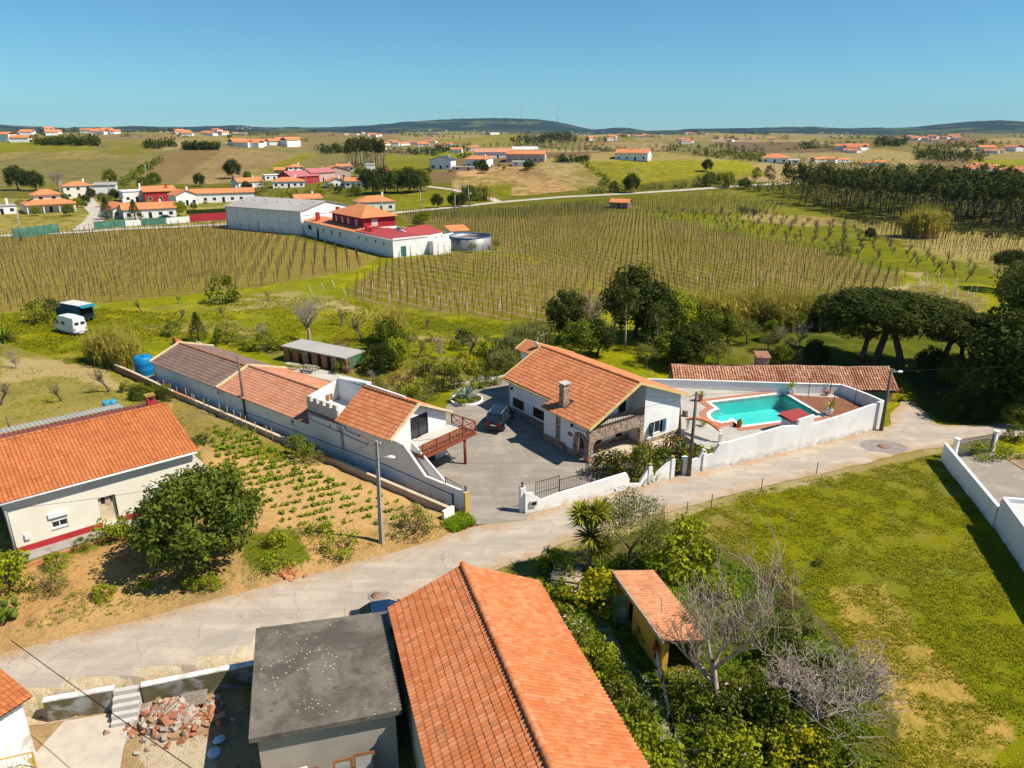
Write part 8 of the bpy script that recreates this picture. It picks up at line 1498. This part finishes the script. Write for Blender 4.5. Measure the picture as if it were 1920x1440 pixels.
wire('overhead wire from the street lamp to the dark wooden pole', T1 + Vector((0, 0, -.2)), T2 + Vector((0, 0, -.3)), .55); wire('overhead wire from the street lamp across the cream house front', T1 + Vector((0, 0, -.2)), (-36.5, 37.5, 5.2), .7); wire('overhead wire between the two poles along the pool wall', T2 + Vector((0, 0, -.2)), T4 + Vector((0, 0, -.3)), .5); wire('overhead wire from the wooden pole to the white house', T2 + Vector((0, 0, -.3)), HM @ Vector((6.5, -.5, 5.0)), .15); wire('overhead wire from the corner pole into the trees at right', T4 + Vector((0, 0, -.2)), (70, 68, 7), .5); wire('overhead wire over the dry yard to the bare wooden pole', T3 + Vector((0, 0, -.1)), T1 + Vector((0, 0, -.2)), .4)
A_ = flat(20, 1200, 2.6); B_ = flat(380, 1455, 3.0); wire('thick dark cable crossing the sunken yard', (*A_, 2.6), (*B_, 3.0), .1, .022)
# ------------------------------------------------------------------ tanks, tubs, garden furniture
def drum(name, label, loc, r, h, mat, lid=True, cat='tank'):
 o = thing(name, label, cat, loc); MB().lathe([(r * .96, 0), (r, .06), (r, h * .3), (r * 1.02, h * .33), (r, h * .36), (r, h * .62), (r * 1.02, h * .65), (r, h * .68), (r, h * .9), (r * .8, h)], 20).build('shell', mat, o)
 if lid: MB().lathe([(r * .34, 0), (r * .34, .09), (.02, .12)], 14, (r * .2, 0, h)).build('lid', mat, o)
 return o
M_BLUET = plain('blue_plastic', (.005, .19, .42), .45, var=.04); g = G(278, 702); drum('blue_water_tank', 'bright blue plastic water tank at the end of the long outbuilding', (g.x - .3, g.y, g.z), 1.05, 2.3, M_BLUET)
M_TUB = plain('pale_blue_plastic', (.06, .30, .44), .5)
for px, py, lb_ in ((202, 768, 'left pale blue tub behind the cream house roof'), (213, 766, 'right pale blue tub behind the cream house roof')): drum('blue_tub', lb_, G(px, py), .42, .95, M_TUB, False, 'tub')
fs = thing('garden_shelter', 'long low garden shelter with flat grey roof behind the long outbuilding', 'shelter', (*G(600, 690).xy, 0), math.radians(-30)); MB().box(-6.5, 4.2, .0, 3.6, 1.75, 1.9).build('roof', M_GREYROOF, fs)
MB().box(-6.2, 4.0, 2.9, 3.2, 0, 1.75).build('back_wall', plain('rust_wall', (.34, .15, .08), .9), fs); MB().box(3.9, 4.1, .3, 3.4, .5, 1.75).build('green_panel', plain('green_panel', (.05, .17, .06)), fs)
for k in range(7): MB().box(-6.2 + k * 1.6, -5.3 + k * 1.6, .1, .35, 0, 1.75).build('front_panel', plain('rust_wall', (.34, .15, .08), .9) if k % 3 != 2 else M_STONE, fs)
sheet('picnic_yard', pxpoly([(520, 690), (590, 690), (690, 715), (700, 740), (640, 722), (560, 700)]), road_material('yard_gravel', (.5, .46, .40), (.42, .38, .33), (.6, .56, .5), (.4, .33, .2), .5), .05, 1.)
def picnic(label, p, rz, mat):
 o = thing('picnic_table', label, 'table', p, rz)
 for k in range(4): MB().box(-.9, .9, -.38 + k * .19, -.21 + k * .19, .72, .76).build('top_board', mat, o)
 for s in (-1, 1): MB().box(-.9, .9, s * .72 - .13, s * .72 + .13, .42, .46).build('bench', mat, o); MB().bar((s * .65, -.75, .0), (s * .65, -.25, .72), .07).bar((s * .65, .75, 0), (s * .65, .25, .72), .07).bar((s * .65, -.85, .40), (s * .65, .85, .40), .06).build('leg_frame', mat, o)
M_PWOOD = plain('pale_wood', (.46, .38, .26), .9); picnic('pale picnic table left of the other behind the orange roof', G(548, 693), -.4, M_PWOOD); picnic('weathered picnic table right of the pale one', G(582, 697), -.4, plain('grey_wood', (.28, .23, .18), .9))
wc = thing('plastic_chair', 'white plastic garden chair behind the grey tile roof', 'chair', G(375, 650), 2.2); pc = plain('white_plastic', (.72, .74, .75), .4); MB().box(-.26, .26, -.24, .24, .40, .44).build('seat', pc, wc); MB().slab([(-.25, .22, .44), (.25, .22, .44), (.22, .34, .98), (0, .36, 1.05), (-.22, .34, .98)], (0, .03, 0)).build('backrest', pc, wc)
for s in (-1, 1):
 MB().bar((s * .27, -.22, .64), (s * .27, .24, .66), .05, .03).build('armrest', pc, wc)
 for q in (-1, 1): MB().bar((s * .24, q * .21, .42), (s * .28, q * .25, 0), .045).build('leg', pc, wc)
ac_ = thing('orange_armchair', 'orange upholstered armchair behind the grey tile roof', 'armchair', G(334, 645), 2.4); oc = plain('orange_cloth', (.52, .19, .07), .9); MB().box(-.42, .42, -.4, .4, .1, .45).build('seat', oc, ac_); MB().box(-.42, .42, .28, .45, .45, 1.0).build('backrest', oc, ac_)
for s in (-1, 1): MB().box(s * .46 - .08, s * .46 + .08, -.4, .45, .05, .62).build('armrest', oc, ac_)
def ring_planter(name, label, loc, r, plants):
 o = thing(name, label, 'planter', loc); k = 24; V = []
 for rr_, z in ((r, 0), (r, .3), (r - .14, .3), (r - .14, .05)):
  for i in range(k): V.append((rr_ * math.cos(2 * math.pi * i / k), rr_ * math.sin(2 * math.pi * i / k), z))
 MB().add(V, [(j * k + i, j * k + (i + 1) % k, (j + 1) * k + (i + 1) % k, (j + 1) * k + i) for j in range(3) for i in range(k)]).build('kerb', M_WHITE, o); MB().lathe([(r - .14, 0), (r - .14, .01)], 20, (0, 0, .2)).build('soil', plain('dark_soil', (.08, .055, .035)), o); return o
g = G(875, 752); ring_planter('round_planter', 'round white kerbed bed holding the big agave in the courtyard', g, 1.7, 0); agave('big blue grey agave in the round white planter', (g.x, g.y, g.z + .2), 1.5)
for k in range(8): a = k * .785; SH['flower'].put((g.x + math.cos(a) * 1.05, g.y + math.sin(a) * 1.05, g.z + .18), 'yellow flowering plant around the big agave', .4, group='flowers around the courtyard agave')
def kerb_bed(label, pxs, w=.14, h=.13, mat=None, name='bed_kerb'):
 o = thing(name, label, 'kerb', G(*pxs[0])); P_ = [G(*q) for q in pxs]
 for a, b in zip(P_[:-1], P_[1:]): MB().wall((a - P_[0]).xy, (b - P_[0]).xy, w, (a.z - P_[0].z - .1, b.z - P_[0].z - .1), (a.z - P_[0].z + h, b.z - P_[0].z + h)).build('kerb_stone', mat or M_WHITE, o)
kerb_bed('white kerb behind the agave at the garden edge', [(842, 722), (905, 715), (945, 705)])
kerb_bed('stone edging of the upper garden bed below the shed', [(1283, 1350), (1370, 1362)], .2, .25, M_CONCP); kerb_bed('stone edging of the lower garden bed', [(1300, 1415), (1400, 1420)], .2, .25, M_CONCP)
sheet('garden_path', pxpoly([(1100, 1150), (1125, 1140), (1175, 1240), (1230, 1290), (1260, 1340), (1300, 1440), (1280, 1480), (1240, 1400), (1220, 1330), (1180, 1290)]), M_YARD, .05, .8, jitter=.2)
gpm = MB().tube([(0, 0, -.1), (0, 0, 2.4)], .05, 5).mesh('garden_post'); gpm.materials.append(plain('rusty_post', (.14, .09, .06)))
for px, py in ((775, 715), (783, 712), (797, 720), (806, 716), (828, 712), (858, 706), (878, 712), (893, 716)): o = link('garden_post', gpm, None); o.location = G(px, py); tag(o, 'thin rusty post among the flower garden beds', 'post', 'posts in the flower garden')
pf = thing('pergola_frame', 'thin metal pergola frame in the flower garden', 'frame', G(858, 690)); fr = MB(); fr.bar((0, 0, 0), (0, 0, 2.4), .05); fr.bar((2.0, -.3, 0), (2.0, -.3, 2.4), .05); fr.bar((0, 0, 2.4), (2.0, -.3, 2.4), .05); fr.build('frame', M_BLACKM, pf)
# ------------------------------------------------------------------ pool furniture
def pot(label, p, r, h, mat, plant=None, name='plant_pot'):
 o = thing(name, label, 'plant pot', p); MB().lathe([(r * .65, 0), (r * .9, h * .4), (r, h * .9), (r * 1.1, h), (r * .85, h), (r * .8, h * .85)], 12).build('pot', mat, o)
 if plant: R = np.random.RandomState(int(p.x * 10) % 999); m = leaf_mesh('leaves', yucca_head(R, (0, 0, h + plant * .3), 40, plant, .09)); link('leaves', m, LM['yucca'], o); MB().tube([(0, 0, h * .8), (0, 0, h + plant * .3)], .05, 5).build('stem', M_BARK, o)
 return o
M_TERRA = plain('terracotta', (.48, .17, .07), .8)
pot('terracotta pot at the near corner of the pool', G(1386, 800, DECK_Z + .03), .26, .5, M_TERRA, .3); pot('terracotta pot at the far left corner of the pool', G(1313, 751, DECK_Z + .03), .26, .55, M_TERRA, .6); pot('small terracotta pot on the timber deck', G(1550, 740, DECK_Z + .08), .25, .45, M_TERRA); pot('white planter with palm at the back corner of the pool', G(1483, 738, DECK_Z + .05), .34, .6, M_WHITE, .9); pot('white fluted planter with palm at the right end of the pool', G(1553, 778, DECK_Z + .06), .36, .65, M_WHITE, .9); pot('white pedestal pot beside the tiled arch', G(1318, 804, .62), .2, .5, M_WHITE, .5)
stump = thing('tree_stump', 'short tree stump on the pool terrace', 'stump', G(1284, 780, DECK_Z)); MB().lathe([(.34, 0), (.28, .1), (.27, .55), (.25, .6)], 10).build('trunk', M_BARK, stump); MB().lathe([(.24, 0), (.23, .012)], 10, (0, 0, .6)).build('cut_face', M_PWOOD, stump)
for k, (px, py) in enumerate(((1515, 743), (1556, 738), (1561, 768), (1601, 762))): g = G(px, py, DECK_Z + .07); o = thing('awning_post', ('front left', 'back', 'front', 'right hand')[k] + ' thin dark awning post on the timber deck', 'post', g); MB().tube([(0, 0, 0), (0, 0, 2.1)], .035, 6).build('shaft', M_BLACKM, o)
for k in range(7):
 px, py = ((1352, 777), (1343, 789), (1362, 793), (1375, 787), (1484, 745), (1520, 766), (1531, 774))[k]; o = MB().lathe([(.09, 0), (.1, .06), (.03, .1)], 8, G(px, py, DECK_Z + .06)).build('pool_light', M_ALU); tag(o, 'small white light on the pool edge', 'light', 'lights along the pool edge')
bn_ = thing('garden_bench', 'pale wooden garden bench in front of the porch', 'bench', HM @ Vector((4.4, -1.9, 0.05)), HOUSE_A); bw_ = plain('bench_wood', (.42, .34, .27), .85)
for k in range(4): MB().box(-.75, .75, -.28 + k * .15, -.16 + k * .15, .42, .46).build('seat_slat', bw_, bn_)
for k in range(9): MB().box(-.72 + k * .17, -.64 + k * .17, .30, .34, .48, .92).build('back_slat', bw_, bn_)
MB().box(-.78, .78, .29, .35, .92, 1.0).build('back_rail', bw_, bn_)
for s in (-1, 1):
 MB().box(s * .76 - .04, s * .76 + .04, -.32, .34, .62, .68).build('armrest', bw_, bn_)
 for q in (-.28, .30): MB().box(s * .76 - .035, s * .76 + .035, q - .035, q + .035, 0, .64).build('leg', bw_, bn_)
sheet('porch_floor', [tuple((HM @ Vector(q)).xy) for q in ((.2, -1.6, 0), (6.4, -2.2, 0), (11.3, -1.5, 0), (11.2, -.1, 0), (6.6, -.1, 0), (6.6, 1.85, 0), (.4, 1.85, 0))], plain('crazy_paving', (.52, .44, .33), .9, c2=(.40, .33, .24), scale=1.4), .085, .8)
# ------------------------------------------------------------------ log pile, laundry, rubble, leftovers
lp = thing('log_pile', 'stack of cut logs at the foot of the yucca palm', 'log pile', G(1062, 1092), math.radians(-12)); R = np.random.RandomState(140)
for k in range(44):
 row = k // 11; z = .09 + row * .17; y = (k % 11) * .17 - .9 + row * .06; r = .07 + .025 * R.rand(); l = .75 + .25 * R.rand(); MB().tube([(-l, y, z + R.normal() * .01), (l, y + R.normal() * .05, z)], [r, r * .92], 7).build('log', plain('log_bark', (.30, .23, .17), .95, c2=(.40, .33, .26), scale=5.) , lp)
for k in range(9): MB().tube([(-1.2 + k * .28, 1.5 + .15 * R.rand(), .1 + .12 * (k % 3)), (-.5 + k * .28, 1.7, .12 + .12 * (k % 3))], .085, 7).build('log', MAT['log_bark'], lp)
LA, LBp = Vector((*flat(1226, 1190, 1.9), 1.9)), Vector((*flat(1283, 1440, 1.5), 1.5)); wire('washing line across the lower right garden', LA, LBp, .12, .012, 'washing_line')
for k, (f0, f1, dr_, cm, lb_) in enumerate(((.02, .12, .8, (.42, .02, .05), 'red cloth'), (.12, .3, .9, (.68, .66, .66), 'white sheet'), (.36, .46, .6, (.55, .5, .48), 'grey shirt'), (.47, .58, .55, (.6, .42, .36), 'pink towel'), (.60, .67, .75, (.015, .015, .018), 'black trousers'), (.68, .74, .7, (.02, .02, .025), 'second black garment'), (.78, .97, .55, (.62, .6, .6), 'long pale sheet'))):
 V = []; n_ = 8
 for i in range(n_ + 1):
  f = f0 + (f1 - f0) * i / n_; p = LA.lerp(LBp, f) - Vector((0, 0, .12 * 4 * f * (1 - f)))
  for j in range(5): V.append((p.x + .06 * math.sin(i * 1.7 + j) * j / 4, p.y + .05 * math.cos(i * 2.1) * j / 4, p.z - dr_ * j / 4 * (1 - .1 * math.sin(i))))
 me = bpy.data.meshes.new('laundry'); me.from_pydata(V, [], [(i * 5 + j, i * 5 + j + 1, (i + 1) * 5 + j + 1, (i + 1) * 5 + j) for i in range(n_) for j in range(4)]); me.polygons.foreach_set('use_smooth', [True] * (n_ * 4)); o = link('laundry', me, plain('cloth_' + lb_.replace(' ', '_'), cm, .95)); tag(o, lb_ + ' hanging on the washing line', 'laundry')
rp = MB(); R = np.random.RandomState(150); c = flat(335, 1345, -1.2); rb_mats = [plain('rubble_brick', (.40, .165, .09), .95), plain('rubble_plaster', (.43, .37, .31), .95), plain('rubble_earth', (.34, .22, .13), .95)]
bufs = [MB(), MB(), MB()]
for k in range(620):
 a = R.rand() * 6.28; r = abs(R.normal()) * .85; x = math.cos(a) * r * 1.5; y = math.sin(a) * r * .95; z = -1.25 + max(0, .75 - r * .42) * (.7 + .3 * R.rand()) + .02; s = .05 + .11 * R.rand() ** 2 + (.1 if R.rand() < .06 else 0); m = Matrix.Translation((c[0] + x, c[1] + y, z)) @ Matrix.Rotation(R.rand() * 6, 4, Vector(R.normal(size=3)).normalized()); q = 0 if R.rand() < .42 else (1 if R.rand() < .75 else 2); b = bufs[q]; v = [m @ Vector((sx * s * 1.5, sy * s, sz * s * .6)) for sx in (-1, 1) for sy in (-1, 1) for sz in (-1, 1)]; b.add(v, [(0, 1, 3, 2), (4, 6, 7, 5), (0, 4, 5, 1), (2, 3, 7, 6), (0, 2, 6, 4), (1, 5, 7, 3)])
rt = thing('rubble_heap', 'heap of broken bricks and plaster in the sunken yard', 'rubble', (c[0], c[1], -1.25))
for b, nm, m in zip(bufs, ('brick_rubble', 'plaster_rubble', 'earth_clods'), rb_mats):
 for i, v in enumerate(b.v): b.v[i] = (v[0] - c[0], v[1] - c[1], v[2] + 1.25)
 tag(b.build(nm, m, rt), kind='stuff')
hm = MB(); hm.lathe([(2.2, -.05), (1.7, .2), (1.0, .5), (.4, .66), (.05, .7)], 14); hb = hm.build('mound', rb_mats[2], rt); hb.scale = (1.0, .7, .9)
pal_ = thing('wooden_pallet', 'wooden pallet lying on the rubble by the retaining wall', 'pallet', (*flat(365, 1312, -.6), -.62), .3)
for k in range(7): MB().box(-.6, .6, -.5 + k * .15, -.4 + k * .15, .1, .13).build('slat', plain('grey_wood', (.28, .23, .18)), pal_)
for s in (-1, 0, 1): MB().box(s * .5 - .05, s * .5 + .05, -.5, .5, 0, .1).build('bearer', plain('grey_wood', (.28, .23, .18)), pal_)
for px, py, lb_ in ((412, 1388, 'crumpled pale blue sack in the shade of the garage'), (402, 1412, 'second crumpled pale sack lower in the garage shade')):
 p = flat(px, py, -1.2); o = MB().lathe([(.1, 0), (.34, .03), (.28, .12), (.12, .16)], 7, (0, 0, 0)).build('plastic_sack', plain('pale_sack', (.5, .6, .68), .5)); o.location = (p[0], p[1], -1.2); o.rotation_euler = (.2, .1, px); tag(o, lb_, 'sack')
gf = [Vector(loc(q)) for q in gq]; fa_, fb_ = Vector(gq[3]), Vector(gq[2]); fd = (fb_ - fa_).normalized(); fn_ = Vector((fd.y, -fd.x))
def leaning(label, s, w_, h, mat, glass, off, name='leaning_window'):
 p = fa_ + fd * s - fn_ * .02 + fn_ * (.28 - .3 + off); o = thing(name, label, 'window', (p.x, p.y, -1.22), math.atan2(fd.y, fd.x)); t = math.radians(14); M = Matrix.Rotation(-t, 4, 'X'); fr = MB(); fr.box(0, w_, 0, .06, 0, .09); fr.box(0, w_, 0, .06, h - .09, h); fr.box(0, .09, 0, .06, .09, h - .09); fr.box(w_ - .09, w_, 0, .06, .09, h - .09); f = fr.build('frame', mat, o); f.matrix_local = M
 if glass: g_ = MB().box(.08, w_ - .08, .02, .035, .08, h - .08).build('pane', plain('dusty_glass', (.30, .30, .27), .3), o); g_.matrix_local = M
M_WINW = plain('varnished_frame', (.27, .10, .04), .5)
for s, w_, h, m, gl_, off, lb_ in ((1.6, .28, 1.5, M_ALU, 0, .3, 'narrow white frame leaning on the garage wall, leftmost'), (1.95, .3, 1.75, M_ALU, 0, .35, 'white frame leaning on the garage wall beside the leftmost'), (2.35, .35, 1.6, M_WINW, 0, .3, 'narrow brown frame leaning next to the white ones'), (3.35, .85, 1.75, M_WINW, 1, .35, 'brown glazed frame leaning left of the widest'), (4.25, .95, 1.9, M_WINW, 1, .4, 'widest brown glazed frame leaning on the garage wall')): leaning(lb_, s, w_, h, m, gl_, off + .25)
mh = G(706, 1118); o = MB().lathe([(.36, 0), (.36, .012), (.02, .014)], 20, (0, 0, .04)).build('manhole_cover', plain('rust_iron', (.27, .155, .10), .8)); o.location = (mh.x, mh.y, mh.z); tag(o, 'round rusty manhole cover in the lane', 'manhole'); sheet('lane_patch', [(mh.x + math.cos(a) * .62 + .1, mh.y + math.sin(a) * .55) for a in np.arange(10) * .628], M_YARD, .045, .4, jitter=.1)
mh = G(1656, 838); sheet('dark_patch', [(mh.x + math.cos(a) * 2.1, mh.y + math.sin(a) * 1.5) for a in np.arange(12) * .5236], plain('dark_asphalt', (.27, .235, .20), .9), .045, .6, jitter=.4); o = MB().lathe([(.5, 0), (.5, .012), (.02, .014)], 16, (0, 0, .055)).build('manhole_cover', MAT['rust_iron']); o.location = (mh.x, mh.y, mh.z); tag(o, 'manhole cover in the dark patch at the lane junction', 'manhole')
bk = MB().box(-.11, .11, -.05, .05, 0, .07).mesh('loose_brick'); bk.materials.append(plain('loose_brick_red', (.50, .19, .09), .9))
R = np.random.RandomState(160)
for cx_, cy_, n_, s, lb_, gname in ((545, 1070, 22, 14, 'loose red brick in the scatter on the bank', 'bricks scattered on the bank'), (838, 972, 14, 7, 'loose red brick at the end of the garden wall', 'bricks at the garden wall end')):
 for k in range(n_): g = G(cx_ + R.normal() * s, cy_ + R.normal() * s * .9); o = link('loose_brick', bk, None); o.location = g; o.rotation_euler = (R.normal() * .4, R.normal() * .4, R.rand() * 6); s_ = 1.2 + R.rand() * .9; o.scale = (s_, s_, s_); tag(o, lb_, 'brick', gname)
for k in range(24):
 f = k / 23; g = G(15 + 250 * f, 1078 - 75 * f - 10 * math.sin(f * 3)); o = link('border_brick', bk, None); o.location = g; o.rotation_euler = (0, R.normal() * .1, .7 + R.normal() * .1); o.scale = (1.9, 1.9, 2.2); tag(o, 'red brick in the border row before the cream house', 'brick', 'brick border of the cream house')
skm = MB().tube([(0, 0, -.1), (.03, 0, 1.3)], .03, 5).mesh('bamboo_stake'); skm.materials.append(plain('bamboo', (.42, .33, .17), .9))
for k in range(17): p = LBM @ Vector((-22 - k * 1.35, -1.6 + R.normal() * .15, 0)); o = link('bamboo_stake', skm, None); o.location = (p.x, p.y, H(p.x, p.y)); o.rotation_euler = (R.normal() * .06, R.normal() * .06, 0); o.scale = (1, 1, 1 + .35 * R.rand()); tag(o, 'thin bamboo stake standing along the garden wall', 'stake', 'bamboo stakes along the garden wall')
fkm = MB().tube([(0, 0, -.1), (.02, 0, 1.15)], .035, 5).mesh('fence_stake'); fkm.materials.append(plain('dark_stake', (.07, .05, .04)))
for px, py in ((1287, 966), (1333, 952), (1427, 920), (1530, 890)): o = link('fence_stake', fkm, None); o.location = G(px, py); tag(o, 'dark wooden stake at the edge of the green field', 'stake', 'stakes along the field edge')
mk = thing('marker_pole', 'short red and white striped marker pole left of the round bush', 'pole', G(44, 600))
for k in range(5): MB().tube([(0.02 * k, 0, k * .28), (.02 * (k + 1), 0, (k + 1) * .28)], .06, 6).build('stripe', M_RED if k % 2 == 0 else M_WHITE, mk)
def far_fence(label, a, b, h, mat, name='netting_fence', cat='fence', n_=6):
 A, B = G(*a), G(*b); o = thing(name, label, cat, A); d = B - A
 for k in range(n_): p, q = d * (k / n_), d * ((k + 1) / n_); MB().slab([p, q, q + Vector((0, 0, h)), p + Vector((0, 0, h))], (0, .05, 0)).build('panel', mat, o); MB().bar(p + Vector((0, .1, 0)), p + Vector((0, .1, h + .3)), .12).build('post', M_POST, o)
M_NET = plain('green_net', (.045, .16, .11), .9, c2=(.10, .22, .16), scale=.7); far_fence('green netting fence right of the pale track', (178, 430), (235, 425), 2.2, M_NET); far_fence('white panel fence between the netting sections', (236, 425), (265, 423), 1.8, M_WHITE, n_=3); far_fence('second green netting fence before the white house', (266, 423), (312, 420), 2.0, M_NET); far_fence('white panel fence at the right end of the netting', (313, 420), (356, 417), 1.9, M_WHITE); far_fence('green netting fence left of the pale track', (26, 447), (112, 437), 2.6, M_NET); far_fence('long red wall with white base left of the warehouse', (357, 416), (426, 412), 2.4, M_RED, 'red_wall', 'wall'); far_fence('clipped green hedge above the red wall', (350, 402), (426, 398), 1.4, LM['dark'], 'clipped_hedge', 'hedge')
# ------------------------------------------------------------------ air
hz = MB().box(-17500, 17500, -40, 13800, float(GZ.min()) - 1., 420).build('haze'); tag(hz, kind='stuff')
m = bpy.data.materials.new('haze'); m.use_nodes = True; t = m.node_tree; t.nodes.clear(); out = t.nodes.new('ShaderNodeOutputMaterial'); pv = t.nodes.new('ShaderNodeVolumePrincipled')
pv.inputs['Color'].default_value = (.26, .56, 1., 1.); pv.inputs['Density'].default_value = 3.2e-5; pv.inputs['Anisotropy'].default_value = .0
t.links.new(pv.outputs[0], out.inputs['Volume']); hz.data.materials.append(m)
